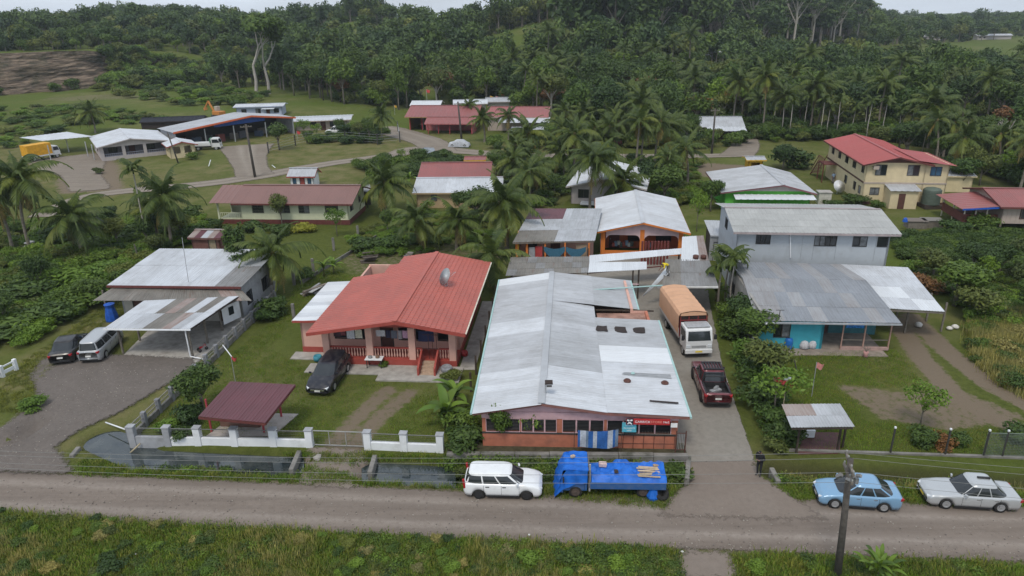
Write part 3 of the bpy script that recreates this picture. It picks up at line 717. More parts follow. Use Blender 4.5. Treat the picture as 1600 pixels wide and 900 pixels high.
for x in (.05, 3.35, 6.55, 9.55): MB().box(x,0,FLZ-.5,x+.5,.45,3.1).build('porch_column', PINKW, Hh, bevel=.02)
balustrade(Hh, (.55,.22), (3.35,.22), FLZ, .85, REDP, PINKW, 13); balustrade(Hh, (3.85,.22), (6.55,.22), FLZ, .85, REDP, PINKW, 13)
balustrade(Hh, (7.05,.22), (7.5,.22), FLZ, .85, REDP, PINKW, 2); balustrade(Hh, (8.75,.22), (9.55,.22), FLZ, .85, REDP, PINKW, 4)
stp = thing
for k in range(4): MB().box(7.6,-1.5+k*.36,0,8.65,-1.5+(k+1)*.36+.0,.14*(k+1)).build('step', mat('step_tile', (.45,.33,.24), .6, .15, 5), Hh)
for x in (7.45, 8.66): MB().prism([(x,-1.6,0),(x,.0,0),(x,.0,1.45),(x,-1.5,.75),(x,-1.6,.7)], (.14,0,0)).build('stair_parapet', REDP, Hh, bevel=.01)
rg = MB()
for x in (8.0,8.3,8.6): rg.beam((x,.25,FLZ),(x,.25,2.6),.03,.03)
rg.beam((7.55,.25,1.4),(8.7,.25,1.4),.03,.03).beam((7.55,.25,2.5),(8.7,.25,2.5),.03,.03); rg.build('porch_grille', mat('grille_brown', (.09,.03,.03), .6), Hh)
# roof: stepped tile courses
xe0, xr_, xe1 = -.55, 6.0, 11.0; ze0, zr_, ze1 = 3.12, 4.2, 3.32
gb = MB().prism([(0,.05,3.05),(W_,.05,3.2),(xr_,.05,4.05)], (0,.2,0)).build('gable_wall', REDP, Hh)
rt = MB(); rt.beam((xr_,-1.35,zr_+.05),(xr_+.1,14.4,zr_+.05),.34,.07)
red_roof = rt.build('roof', RTILE, Hh)
fb = MB().beam((xe0,-1.3,ze0-.1),(xr_,-1.3,zr_-.12),.06,.24).beam((xr_,-1.3,zr_-.12),(xe1,-1.3,ze1-.1),.06,.24).beam((xe1,-1.3,ze1-.1),(xe1,14.4,ze1-.1),.06,.2).beam((xe0,-1.3,ze0-.1),(xe0,10.3,ze0-.1),.06,.2)
fb.build('fascia', REDP, Hh)
MB().beam((xe1+.05,-1.2,ze1-.02),(xe1+.05,14.3,ze1-.02),.1,.07).build('gutter', mat('cream_gutter', (.6,.55,.45)), Hh)
def tiles(A, B, C, D, n):
    """courses of pressed tile, each course lapping the one below; scalloped by the pitch of the pan"""
    A, B, C, D = (Vector(p) for p in (A,B,C,D)); nrm = (B-A).cross(D-A).normalized(); nrm = nrm if nrm.z > 0 else -nrm
    up = (B-A).cross(D-A).z > 0
    for k in range(n):
        a, b = A.lerp(D, k/n), B.lerp(C, k/n); d, c = A.lerp(D, (k+1)/n), B.lerp(C, (k+1)/n); mb = MB(); W = (b-a).length; m_ = max(2, round(W/.22))
        for i in range(m_+1):
            s = i/m_; wv = .016*math.cos(i*math.pi); lo = a.lerp(b,s)+nrm*(.035+wv); hi = d.lerp(c,s)+nrm*(.004+wv)
            j = len(mb.v); mb.v += [tuple(lo), tuple(hi), tuple(lo-nrm*.05)]; mb.uv[j]=(s*W,k*.36); mb.uv[j+1]=(s*W,k*.36+.36); mb.uv[j+2]=(s*W,k*.36)
        for i in range(m_):
            o = 3*i; f = (o,o+3,o+4,o+1); mb.f.append(f if up else f[::-1]); mb.f.append((o,o+2,o+5,o+3) if up else (o+3,o+5,o+2,o))
        mb.build('tile_course', RTILE, red_roof)
sl = (zr_-ze0)/(xr_-xe0)
tiles((xe0,10.3,ze0),(xe0,-1.3,ze0),(xr_,-1.3,zr_),(xr_,10.3,zr_), 18)
xs0 = 2.2; zs0 = ze0+sl*(xs0-xe0)
tiles((xs0,12.4,zs0),(xs0,10.3,zs0),(xr_,10.3,zr_),(xr_,12.4,zr_), 11)
xs1 = 3.0; zs1 = ze0+sl*(xs1-xe0)
tiles((xs1,14.4,zs1),(xs1,12.4,zs1),(xr_,12.4,zr_),(xr_+.1,14.4,zr_), 9)
tiles((xe1,-1.3,ze1),(xe1,14.4,ze1),(xr_+.1,14.4,zr_),(xr_,-1.3,zr_), 14)
# flat roofed wing on its left
wl = [(-2.3,1.9),(0,1.9)]
wall(Hh, PINKW, (-2.3,1.9), (0,1.9), .5, 2.75, .15, [(1.7,2.0,1.9,2.4,'louvre',{'n':1})]); wall(Hh, REDP, (-2.32,1.88), (0,1.88), 0, .5, .15)
wall(Hh, PINKW, (-2.3,10), (-2.3,1.9), 0, 2.8, .15); wall(Hh, PINKW, (0,10), (-2.3,10), 0, 2.8, .15)
MB().beam((-2.65,1.35,2.82),(-.4,1.35,2.88),.08,.16).build('fascia', REDP, Hh)
sheets(red_roof, (-2.7,9.8,2.85),(-2.7,1.4,2.85),(-.45,1.4,3.0),(-.45,9.8,3.0), lambda i,j,n: RW_NEW if i%3 else RW, .8, 1)
MB().box(-2.9,.6,0,-.1,1.85,.06).build('apron_slab', CONC, Hh)
# dish
ds = thing('satellite_dish', 'grey mesh satellite dish standing on the red tiled roof', 'satellite dish', Hh.location + Matrix.Rotation(R(-5.5),3,'Z') @ Vector((8.3,7.0,3.78)), 0)
bw = MB(); bw.lathe([(.02,0),(.25,.02),(.48,.08),(.66,.16),(.72,.2)], 24); bo = bw.build('bowl', mat('dish_mesh', (.42,.44,.45), .5, .15, 8, metal=.3), ds, True, loc=(0,0,.75)); bo.rotation_mode = 'QUATERNION'; bo.rotation_quaternion = Vector((-.75,-.45,.48)).to_track_quat('Z', 'Y')
MB().path([(0,0,0),(0,0,.75)], .05, 8).build('mast', STEEL, ds); MB().path([(.05,.6,.75),(.75,.1,1.15),(.05,-.6,.8)], .015, 5).build('feed_arm', STEEL, ds); MB().beam((-.3,-.4,.05),(.3,.4,-.05),.06,.06).build('foot_bar', STEEL, ds)
# washing on the porch
for k, (x, wd, h, c) in enumerate(((.75,.55,.6,(.08,.05,.06)),(1.75,.6,.75,(.55,.57,.6)),(2.4,.55,.7,(.62,.6,.48)),(4.0,.7,.5,(.5,.5,.52)),(4.75,.35,.6,(.03,.03,.06)),(5.15,.45,.65,(.12,.13,.16)),(5.65,.3,.7,(.3,.28,.3)),(6.0,.5,.6,(.5,.3,.42)),(7.15,1.2,.85,(.03,.04,.10)),(1.3,.4,.5,(.2,.06,.07)))):
    mb = MB()
    for j in range(5):
        for i in range(5): mb.v.append((x+wd*i/4, .62+.03*math.sin(i*2+k), 2.62-h*j/4 + .01*math.sin(i*3)))
    for j in range(4):
        for i in range(4): mb.f.append((j*5+i,(j+1)*5+i,(j+1)*5+i+1,j*5+i+1))
    nm = ('dark brown shirt','white bed sheet','cream towel','pale grey towel','black trousers','dark patterned shirt','grey striped dress','pink patterned cloth','navy blanket','dark red top')[k]
    tag(mb.build('laundry', cloth(c), None, True, loc=Hh.location, rz=R(-5.5)), nm + ' hanging on the porch line of the red house', 'laundry', 'washing on the porch line')
tb = thing('white_table', 'white topped table with black legs before the red house porch', 'table', at(586,573,.09), R(-5))
MB().box(-.65,-.35,.68,.65,.35,.73).build('table_top', WHITE, tb, bevel=.01)
for x in (-.55,.5):
    for y in (-.28,.24): MB().box(x,y,0,x+.06,y+.06,.68).build('leg', FRAME_D, tb)
for k, (dx, c) in enumerate(((-.3,(.25,.25,.25)),(.25,(.2,.12,.08)))):
    o = MB().lathe([(.12,0),(.16,.06),(.15,.16),(.1,.18)], 12).build('basin', mat('basin_%d'%k, c), None, True, loc=at(586,573,.09)+Vector((dx,0,.73))); tag(o, ('grey','brown')[k]+' basin on the white table by the porch', 'basin')
for k, (px_, py_, c, s, lb) in enumerate(((497,563,(.05,.25,.33),.32,'teal paddling ring leaning at the left porch corner'),(726,556,(.4,.04,.04),.25,'red bucket on the side path of the red house'),(698,580,(.25,.26,.28),.42,'grey planter heap beside the red house steps'))):
    o = MB().lathe([(s*.6,0),(s,.05),(s*1.05,.3),(s*.85,.42),(s*.75,.3)], 14).build(('ring_tub','bucket','planter')[k], mat('tub_%d'%k, c, .6, .3, 6), None, True, loc=at(px_,py_,.06)); tag(o, lb, ('tub','bucket','planter')[k])
# ------------------------------------------------------------ house with the carport, left
def fr(root, pts): return [(*loc2(root, a, b, z), z) for a, b, z in pts]
LH = thing('carport_house', 'low house with white sheet roof and patched open carport beside gravel yard', 'house', (-33.6, 57.4, 0), R(-4.5))
GREYW = mat('grey_sheet_wall', (.30,.31,.33), .8, .15, 2, stain=(.16,.15,.14), stain_amt=.5); MARW = mat('maroon_trim', (.13,.04,.035), .7, .2, 3)
wall(LH, mat('pale_board_wall', (.42,.40,.36), .85, .12, 2), (0,0), (10.6,0), 0, 3.2, .15, [(1,2,0,2.1,'door'),(3,4.4,1,2.1,'louvre'),(6.2,7.6,1,2.1,'louvre'),(8.6,9.5,0,2.1,'door')])
wall(LH, GREYW, (10.6,0), (10.6,7.6), 0, 3.2, .15, [(1.2,2.2,1.1,2.2,'louvre'),(4.5,5.7,1.1,2.2,'louvre')]); wall(LH, GREYW, (10.6,7.6), (0,7.6), 0, 3.3, .15); wall(LH, GREYW, (0,7.6), (0,0), 0, 3.2, .15)
rr = MB().beam((-.6,-.65,3.38),(11.1,-.65,3.38),.06,.2).build('roof', MARW, LH)
q = ((-.6,-.6,3.45),(11.1,-.6,3.45),(11.1,3.8,3.72),(-.6,3.8,3.72))
sheets(rr, *q, lambda i,j,n: RW if i < n-3 else RG3, .8, 1)
sheets(rr, (-.6,3.75,3.74),(11.1,3.75,3.74),(11.1,8.0,3.95),(-.6,8.0,3.95), lambda i,j,n: RW if i < n-3 else RG2, .8, 1)
V0 = fr(LH, [(145,470,2.72),(392,470,2.72),(372,449,3.2),(175,450,3.2)])
sheets(rr, *V0, lambda i,j,n: RGW if i not in (n-2, n-3) else RRUST, .8, 1)
C0 = fr(LH, [(163,513,2.62),(296,514,2.62),(372,463,2.95),(225,470,2.92)])
def pick_cp(i, j, n):
    if j == 1: return (RW, RW, RW, RGW, RRUST, RGW, RW, RGW, RW)[i % 9]
    return (RW, RW, RG1, RG1, RGW, RGW, RRUST, RG1, RW)[i % 9]
sheets(rr, *C0, pick_cp, .76, 2)
a_, b_ = Vector(C0[0]), Vector(C0[1])
MB().beam(a_+Vector((-.05,-.06,-.06)), b_+Vector((.1,-.06,-.06)), .1, .1).build('gutter', WHITE, LH)
pp = fr(LH, [(193,553,0),(302,560,0),(219,533,0),(325,537,0),(170,497,0),(348,517,0)])
posts(LH, pp, 0, 2.6, WOOD_G, .13)
dn = fr(LH, [(302,560,0),(320,563,0)])
MB().path([(dn[0][0]-.1,dn[0][1]-.2,2.5),(dn[0][0]-.05,dn[0][1]-.25,.3),(dn[1][0],dn[1][1],.08)], .05, 8).build('downpipe', WHITE, LH)
rfm = MB()
for k in range(5): t_ = k/4; rfm.beam(Vector(C0[0]).lerp(Vector(C0[1]), t_)-Vector((0,0,.1)), Vector(C0[3]).lerp(Vector(C0[2]), t_)-Vector((0,0,.1)), .06, .1)
rfm.build('rafter', WOOD_D, LH)
sb = fr(LH, [(183,564,.06),(306,566,.06),(385,505,.06),(345,490,.06),(235,512,.06)])
MB().prism([(x,y,-.1) for x,y,_ in sb], (0,0,.15)).build('floor_slab', CONC, LH)
wp = fr(LH, [(345,478,2.3),(372,466,2.3)])
MB().beam((wp[0][0],wp[0][1],1.35),(wp[1][0],wp[1][1],1.35),.03,1.5).build('white_side_sheet', WHITE, LH)
w0 = Vector(wp[0][:2]).lerp(Vector(wp[1][:2]), .5)
MB().obox((w0.x+.03,w0.y-.03,1.55),(.5,.06,.7),(0,0,math.atan2(wp[1][1]-wp[0][1],wp[1][0]-wp[0][0]))).build('side_window', GLASS, LH)
tag(MB().lathe([(.0,0),(.55,.0),(.5,.5),(.35,1.2),(.45,1.5),(.1,1.6)], 9).build('blue_tarp', mat('tarp_blue', (.015,.09,.42), .5, .3, 5), None, False, loc=at(176,500,.05)), 'deep blue tarpaulin bundle under the left veranda of the carport house', 'tarpaulin')
MB().path([(6.3,0,3.6),(6.4,.1,7.5)], .025, 6).build('aerial', STEEL, LH)
# tin shed behind
sh = gable('tin_shed', 'small rusty maroon shed behind the carport house', 'shed', at(303,398,0), R(-8), 3.3, 3.0, 2.1, .35, 'x', mat('maroon_board', (.15,.07,.06), .85, .25, 3), lambda i,j,n: (RRUST, RMAR, RG1)[i%3], .25, sw=.8, op={'f':[(2.0,2.8,0,1.8,'door',{'m':mat('ply_door',(.3,.24,.17))})]})

# ------------------------------------------------------------ turquoise house, right
TURQ = mat('turquoise_render', (.055,.36,.45), .8, .1, 1.5, stain=(.07,.25,.30), stain_amt=.4, bump=.1); BLOCK = mat('block_wall', (.30,.29,.27), .9, .2, 2, stain=(.14,.13,.11), stain_amt=.6)
GH = thing('turquoise_house', 'bungalow with turquoise front wall, open porch and grey sheet roof', 'house', (18.6,49.6,0), R(-4.5))
wall(GH, TURQ, (0,0), (4.9,0), 0, 2.65, .18, [(1.25,2.4,1.05,2.15,'slide',{'frame':WOOD_D})]); wall(GH, TURQ, (4.9,0), (4.9,3), 0, 2.6, .18)
wall(GH, BLOCK, (0,10.5), (0,0), 0, 3.2, .18, [(1.5,2.4,1.3,2.1,'louvre'),(6.4,7.2,1.3,2.1,'louvre'),(8.2,9.0,1.3,2.1,'louvre')])
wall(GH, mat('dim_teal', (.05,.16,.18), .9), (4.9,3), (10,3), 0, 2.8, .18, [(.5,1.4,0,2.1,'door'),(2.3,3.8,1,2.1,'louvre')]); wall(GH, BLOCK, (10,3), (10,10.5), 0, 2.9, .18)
MB().box(-.3,-1.1,-.1,9.4,3,.1).build('floor_slab', mat('worn_slab', (.27,.225,.19), .9, .25, 2, stain=(.15,.12,.1), stain_amt=.5), GH)
MB().box(6.3,-.1,.1,9.8,.1,.32).build('kerb', mat('pink_kerb', (.4,.27,.24), .9, .2, 3), GH)
posts(GH, [(7.9,-.05),(9.75,-.05),(6.3,-.02)], .1, 2.55, mat('salmon_post', (.42,.26,.21), .8), .09)
MB().beam((6.3,0,.9),(9.7,0,.9),.05,.07).build('railing', WOOD_G, GH)
gr = MB().beam((-.5,-1.0,2.63),(10.0,-1.0,2.63),.1,.12).build('roof', mat('grey_gutter', (.33,.35,.37), .6), GH)
G0 = fr(GH, [(1182,501,2.7),(1407,505,2.7),(1352,438,3.45),(1160,434,3.45)]); G1 = fr(GH, [(1160,434,3.46),(1352,438,3.46),(1312,413,3.75),(1143,409,3.75)])
GRF = roofmat('sheet_slate_grey', (.255,.275,.305), dirt=(.16,.165,.17), dirt_amt=.45, rand=.06); GRF2 = roofmat('sheet_dull_grey', (.30,.31,.325), dirt=(.2,.18,.17), dirt_amt=.45)
sheets(gr, *G0, lambda i,j,n: GRF2 if (i+j) % 4 == 0 or i < 2 else GRF, 1.0, 3, pitch=.25); sheets(gr, *G1, lambda i,j,n: GRF if i % 3 else GRF2, 1.0, 1, pitch=.25)
MB().path([(.3,-1.1,2.6),(-.35,-.35,2.0),(-.35,-.35,.2)], .05, 8).build('downpipe', WHITE, GH)
MB().path([(1.3,-.6,2.75),(1.3,-.6,3.5)], .03, 6).path([(1.0,-.6,3.5),(1.6,-.6,3.5)], .025, 6).build('aerial', FRAME_D, GH)
# lean-to on its right
LT = thing('lean_to', 'open lean-to with pale sheet roof right of the turquoise house', 'carport', at(1385,500,0), R(-6))
ltr = MB().beam(*[Vector(p) - Vector((0,0,.1)) for p in fr(LT, [(1387,483,2.55),(1475,487,2.55)])], .08, .14).build('roof', WOOD_G, LT)
sheets(ltr, *fr(LT, [(1385,482,2.6),(1476,487,2.6),(1418,418,3.3),(1310,413,3.35)]), lambda i,j,n: (RW, RW_NEW, RW, RW)[(i//3+j) % 4], .85, 4)
posts(LT, fr(LT, [(1413,520,0),(1470,518,0),(1447,502,0),(1400,500,0)]), 0, 2.5, WOOD_G, .12)
for k,(px_,py_,s) in enumerate(((1435,510,.28),(1483,515,.22),(1492,513,.25))):
    r_=random.Random(k); mb=MB().lathe([(s*.3,0),(s,.05),(s*1.1,s*.7),(s*.6,s*1.2),(s*.1,s*1.35)],9); mb.v=[(x*r_.uniform(.8,1.2),y*r_.uniform(.8,1.2),z) for x,y,z in mb.v]
    tag(mb.build('white_sack',cloth((.6,.58,.54)),None,True,loc=at(px_,py_,0)), ('white sack lying under the lean-to','left white sack outside the lean-to','right white sack outside the lean-to')[k],'sack')
# two storey block behind
BLUEG = mat('pale_blue_sheet_wall', (.40,.435,.47), .75, .06, 1, stain=(.30,.31,.32), stain_amt=.5)
TS = thing('two_storey_house', 'two storey house with pale blue grey walls behind the turquoise house', 'house', (20.15,61.15,0), R(-6.5)); TS.scale=(.955,1,1)
w3 = {'frame':FRAME_D,'n':3,'t':.04}
wall(TS, BLUEG, (0,0), (13.6,0), 0, 6.0, .18, [(1.75,3.0,4.85,5.65,'slide',dict(w3)),(7.0,8.9,4.75,5.6,'slide',dict(w3,n=4)),(10.4,11.6,4.75,5.6,'slide',dict(w3,n=2)),(12.55,13.4,4.75,5.6,'slide',dict(w3,n=1))])
for x in (5.9,6.95,8.95,12.4): MB().box(x,-.012,3.4,x+.03,-.001,5.95).build('wall_joint', mat('joint_grey', (.26,.28,.30)), TS)
wall(TS, BLUEG, (13.6,0), (13.6,9), 0, 6.0, .18, [(2,3.4,4.7,5.6,'slide')]); wall(TS, BLUEG, (0,9), (0,0), 0, 6.0, .18, [(3,4.2,4.7,5.6,'slide')]); wall(TS, BLUEG, (13.6,9), (0,9), 0, 6.0, .18)
MB().path([(4.7,-.35,6.0),(4.75,-.1,5.6),(5.0,-.1,3.6)], .05, 8).build('downpipe', WHITE, TS)
tr = MB().beam((-.5,-.65,5.96),(14.2,-.65,5.96),.06,.16).beam((14.2,-.65,5.98),(14.2,4.6,6.8),.05,.16).beam((-.5,4.6,6.95),(14.2,4.6,6.95),.3,.03).build('roof', mat('pinkish_fascia', (.34,.29,.29), .8), TS)
ROLD = roofmat('sheet_asbestos', (.40,.405,.39), dirt=(.25,.25,.24), dirt_amt=.45, rand=.05)
sheets(tr, (-.5,-.6,6.05),(14.2,-.6,6.05),(14.2,4.6,6.9),(-.5,4.6,6.9), ROLD, 1.05, 4, pitch=.35); sheets(tr, (14.2,9.6,6.05),(-.5,9.6,6.05),(-.5,4.6,6.9),(14.2,4.6,6.9), ROLD, 1.05, 2, pitch=.35)
for x in (0,13.42): MB().prism([(x,0,6.0),(x,9,6.0),(x,4.5,6.8)],(.18,0,0)).build('gable_wall', BLUEG, TS)
# white roofed store room beside it
wr = thing('white_roof_annex', 'small grey annex with white sheet roof left of the two storey house', 'annex', at(1110,408,0), R(-6))
AX = fr(wr, [(1110,368,2.7),(1140,370,2.7),(1140,345,3.0),(1100,344,3.0)])
wall(wr, GREYW, AX[0][:2], AX[1][:2], 0, 2.65, .12, [(.45,1.35,0,2.0,'door',{'m':mat('grey_door',(.38,.40,.42))})]); wall(wr, WOOD_D, (AX[3][0]+.3,AX[3][1]-.2), AX[0][:2], 0, 2.7, .12)
axr = MB().beam(Vector(AX[0])-Vector((0,.1,.05)), Vector(AX[1])-Vector((0,.1,.05)), .06, .1).build('roof', GREYW, wr); sheets(axr, *AX, RG1, .8, 1)
# little open shelter by the road
SH = thing('roadside_shelter', 'small roadside shelter with rusty patched roof and maroon floor', 'shelter', at(1240,708,0), R(-1.5))
shr = MB().beam(*[Vector(p)-Vector((0,0,.08)) for p in fr(SH, [(1237,668,2.2),(1333,667,2.2)])], .06, .1).build('roof', WOOD_D, SH)
sheets(shr, *fr(SH, [(1236,668,2.25),(1335,667,2.25),(1312,631,2.4),(1221,632,2.4)]), lambda i,j,n: RRUST if (i < 2 and j == 1) else (RG1, RG2, RG2)[(i+j)%3], .85, 2)
posts(SH, fr(SH, [(1244,708,0),(1308,705,0),(1316,700,0),(1246,680,0)]), 0, 2.2, WOOD_D, .1)
fl = fr(SH, [(1247,709,.05),(1312,708,.05),(1314,676,.05),(1252,675,.05)])
MB().prism([(x,y,-.1) for x,y,_ in fl], (0,0,.16)).build('floor', mat('maroon_floor', (.115,.05,.05), .7, .2, 2), SH)
bx_ = thing('white_chest', 'white lidded chest under the roadside shelter', 'chest', at(1253,684,.08), R(-2)); MB().box(0,0,0,.75,.5,.42).build('body', WHITE, bx_, bevel=.02); MB().box(-.02,-.02,.425,.77,.52,.5).build('lid', WHITE, bx_, bevel=.02)
for k,(px_,py_,c,lb) in enumerate(((1231,547,(.02,.14,.45),'blue plastic drum against the turquoise wall'),)):
    d = thing('plastic_drum', lb, 'drum', at(px_,py_-3,.1)); MB().lathe([(.28,0),(.31,.1),(.3,.35),(.32,.4),(.3,.7),(.24,.86),(.1,.88)], 16).build('body', mat('drum_blue', c, .4, .12, 4), d, True); MB().lathe([(.09,.86),(.09,.93),(.02,.93)], 10).build('cap', FRAME_D, d)
for k,(px_,py_) in enumerate(((1256,545),(1268,544))):
    r_=random.Random(k+9); mb=MB().lathe([(.15,0),(.3,.08),(.32,.35),(.22,.6),(.08,.68)],9); mb.v=[(x*r_.uniform(.85,1.15)*1.1,y*r_.uniform(.7,1.),z) for x,y,z in mb.v]; tag(mb.build('rice_sack',cloth((.5,.5,.52)),None,True,loc=at(px_,py_,.1)), ('left','right')[k]+' of two pale sacks standing on the turquoise porch slab','sack')
ptp = thing('flower_pot','small pink pot with a twiggy plant on the porch slab','flower pot', at(1352,557,.1)); MB().lathe([(.1,0),(.18,.02),(.13,.2),(.2,.4),(.17,.4)],12).build('pot', mat('pink_pot',(.5,.27,.25)), ptp, True)
tw = MB(); 
for k in range(14): a=k*.9; tw.path([(0,0,.35),(.12*math.cos(a),.12*math.sin(a),.6),(.3*math.cos(a),.3*math.sin(a),.7+.1*(k%3))],.012,4)
tw.build('stems', WOOD_G, ptp)
mb=MB()
for j in range(6):
    for i in range(7): mb.v.append((i*.22, .03*math.sin(i*2.1), -j*.19))
for j in range(5):
    for i in range(6): mb.f.append((j*7+i,(j+1)*7+i,(j+1)*7+i+1,j*7+i+1))
_bs=mat('blue_check',(.03,.2,.55),.9,.6,6); o=mb.build('hanging_sheet',_bs,None,True,loc=at(1340,508,2.4)+Vector((0,1.6,0)),rz=R(-4)); tag(o,'blue checked sheet hanging in the turquoise house porch','laundry')

# ------------------------------------------------------------ house with orange arches and the patched roofs before it
ORB = mat('bright_orange_paint', (.62,.19,.035), .7, .12, 3); YEL = mat('yellow_paint', (.62,.38,.03), .7, .1, 3); PALEP = mat('pale_pink_paint', (.56,.42,.43), .8, .1, 2)
OH = gable('orange_arch_house', 'white roofed house with orange arched veranda behind the store', 'house', at(938,399,0), R(-6.5), 8.6, 13.5, 2.9, .95, 'y', PALEP, RW, .6, op={'l':[(9,10.5,1,2,'louvre')],'r':[(3,4.4,1,2,'louvre')]}, sw=1.05, fm=ORB, gm=PALEP, walls='rbl')
OH_RED = mat('orange_room', (.4,.11,.05), .9)
wall(OH, OH_RED, (0,2.6),(8.6,2.6),0,2.8,.15,[(1,2,0,2.1,'door',{'m':MARW}),(3,4.6,.9,2.0,'louvre'),(6,7.6,.9,2.0,'louvre')])
def arch(parent, x0, x1, z1, th, m, name='arch'):
    r = .55; pts=[(x0,0,z1),(x1,0,z1),(x1,0,z1-.9)]; pts += [(x1-.15-r+r*math.cos(a),0,z1-.75+ -.15 + r*math.sin(a)*.9-.35) for a in ()]
    out=[(x0,0,z1),(x1,0,z1),(x1,0,1.75)]
    for k in range(7): a=math.pi/2*k/6; out.append((x1-r+r*math.cos(a),0,1.75+r*math.sin(a)))
    for k in range(7): a=math.pi/2*(1-k/6); out.append((x0+r-r*math.cos(a),0,1.75+r*math.sin(a)))
    MB().prism([(p[0],p[1],p[2]) for p in out],(0,th,0)).build(name, m, parent)
for x0,x1 in ((.55,4.1),(4.55,8.1)): arch(OH, x0, x1, 2.9, .2, PALEP)
for x in (.0,4.1,8.1): MB().box(x,-.02,0,x+.46,.24,2.9).build('pillar', ORB, OH)
MB().box(0,.03,0,8.6,.18,.55).build('parapet', ORB, OH)
for i,(x,z) in enumerate(((1.6,.7),(2.2,.75),(2.9,.68),(3.4,.72))): pass
for k in range(10): MB().obox((1.4+.28*k if k<8 else 5+.3*(k-8),1.6,.75+.1*(k%3)),(.26,.3,.4+.1*(k%2)),(0,0,k)).build('stacked_goods', cloth(((.4,.1,.08),(.2,.3,.4),(.45,.45,.42),(.1,.12,.1))[k%4]), OH)
LWg = thing('open_kitchen_wing', 'patched grey and maroon roofed open wing left of the orange arches', 'house', at(808,408,0), R(-5))
WQ = fr(LWg, [(801,379,2.85),(929,376,2.85),(940,326,3.55),(830,326,3.55)])
lr = MB().beam(Vector(WQ[0])-Vector((0,0,.1)), Vector(WQ[1])-Vector((0,0,.1)), .06, .1).build('roof', WOOD_G, LWg)
sheets(lr, *WQ, lambda i,j,n: ((RGW, RG1, RMAR)[j] if i < n*.48 else RG1 if i % 3 else RG2), .85, 3)
yb = WQ[0][1] + .5; wl0 = WQ[0][0] + .25
wall(LWg, PINKW, (wl0, yb+3.4),(WQ[1][0],yb+3.4),0,2.9,.12,[(1,2,1,2,'louvre'),(3.5,4.4,0,2,'door')]); wall(LWg, YEL, (wl0,yb+3.4),(wl0,yb),0,2.8,.12,[(1,2,1,2,'open')])
MB().box(wl0,yb,0,wl0+2.6,yb+.14,.75).build('parapet', YEL, LWg); posts(LWg, [(wl0+.1,yb+.07),(wl0+1.15,yb+.07)], 0, 2.75, ORB, .22)
MB().box(wl0+2.0,yb+.05,.76,wl0+2.7,yb+.12,2.3).build('red_door', mat('red_door',(.38,.05,.05)), LWg); MB().box(wl0+1.35,yb+.05,.76,wl0+1.95,yb+.12,2.2).build('grey_panel', GREYW, LWg)
MB().box(wl0+6.1,yb+.5,.0,wl0+7.2,yb+.6,2.4).build('ply_panel', mat('plywood',(.34,.25,.17)), LWg); posts(LWg, [(wl0+3,yb),(wl0+5.0,yb),(wl0+7.4,yb)], 0, 2.7, ORB, .14)
for k,(xa,xb) in enumerate(((2.9,5.0),(5.1,7.1))):
    mb=MB()
    for j in range(5):
        for i in range(9): s=i/8; mb.v.append((wl0+xa+(xb-xa)*s, yb-.12, 2.35-.25*math.sin(s*math.pi)-j*(.12+.14*math.sin(s*math.pi)*(1 if k==0 else .8))))
    for j in range(4):
        for i in range(8): mb.f.append((j*9+i,(j+1)*9+i,(j+1)*9+i+1,j*9+i+1))
    mb.build('blue_net', cloth((.04,.13,.2)), LWg, True)
for k,(dx,c) in enumerate(((3.1,(.25,.05,.06)),(4.6,(.03,.14,.4)))):
    tag(MB().lathe([(.22,0),(.3,.3),(.31,.34),(.25,.34)],12).build('wash_tub', mat('washtub_%d'%k,c,.5), None, True, loc=LWg.location+Matrix.Rotation(R(-5),3,'Z')@Vector((wl0+dx,yb-.4,.02))), ('dark red tub on the floor of the open kitchen wing','blue tub on the floor of the open kitchen wing')[k],'tub')
# patched roofs joining store and orange house
PR = thing('patched_roof', 'low roof of weathered grey sheets between the store and the open kitchen', 'roof', at(800,430,0), R(-4))
pr = MB().beam(*[Vector(p)-Vector((0,0,.1)) for p in fr(PR, [(792,432,2.75),(920,424,2.75)])], .06, .1).build('rafters', WOOD_D, PR)
sheets(pr, *fr(PR, [(790,431,2.85),(922,426,2.85),(922,401,3.0),(798,402,3.0)]), lambda i,j,n: RGW if (i+j) % 4 else RG3, .8, 3)
posts(PR, fr(PR, [(800,432,0),(918,430,0)]), 0, 2.8, WOOD_D, .12)
NR = thing('new_roof', 'new white sheet roof over the yard in front of the orange arches', 'roof', at(990,440,0), R(-4))
nr_ = MB().beam(*[Vector(p)-Vector((0,0,.1)) for p in fr(NR, [(920,425,2.85),(1060,412,2.85)])], .06, .1).build('rafters', MARW, NR)
sheets(nr_, *fr(NR, [(919,426,2.95),(1010,421,2.95),(1010,409,3.02),(921,410,3.02)]), RW_NEW, .8, 1)
sheets(nr_, *fr(NR, [(921,411,3.0),(1066,397,3.0),(1064,388,3.05),(921,399,3.05)]), RW_NEW, .8, 1)
posts(NR, fr(NR, [(987,470,0),(996,468,0),(1058,440,0)]), 0, 2.9, WOOD_D, .13)
GR_ = thing('carport_roof', 'old grey sheet roof over the driveway behind the covered truck', 'roof', at(1075,470,0), R(-5))
gq = fr(GR_, [(1035,447,2.9),(1122,447,2.9),(1108,407,3.1),(1040,405,3.1)])
g2 = MB().beam(Vector(gq[0])-Vector((.4,.05,.08)), Vector(gq[1])-Vector((0,.05,.08)), .12, .14).build('rafters', FRAME_W, GR_)
sheets(g2, *gq, lambda i,j,n: RGW if i < 2 else RG3, .8, 2)
sheets(g2, *fr(GR_, [(1064,408,3.1),(1107,407,3.1),(1099,368,3.3),(1066,370,3.3)]), lambda i,j,n: RW_NEW if i < n-1 else RRUST, .8, 1)
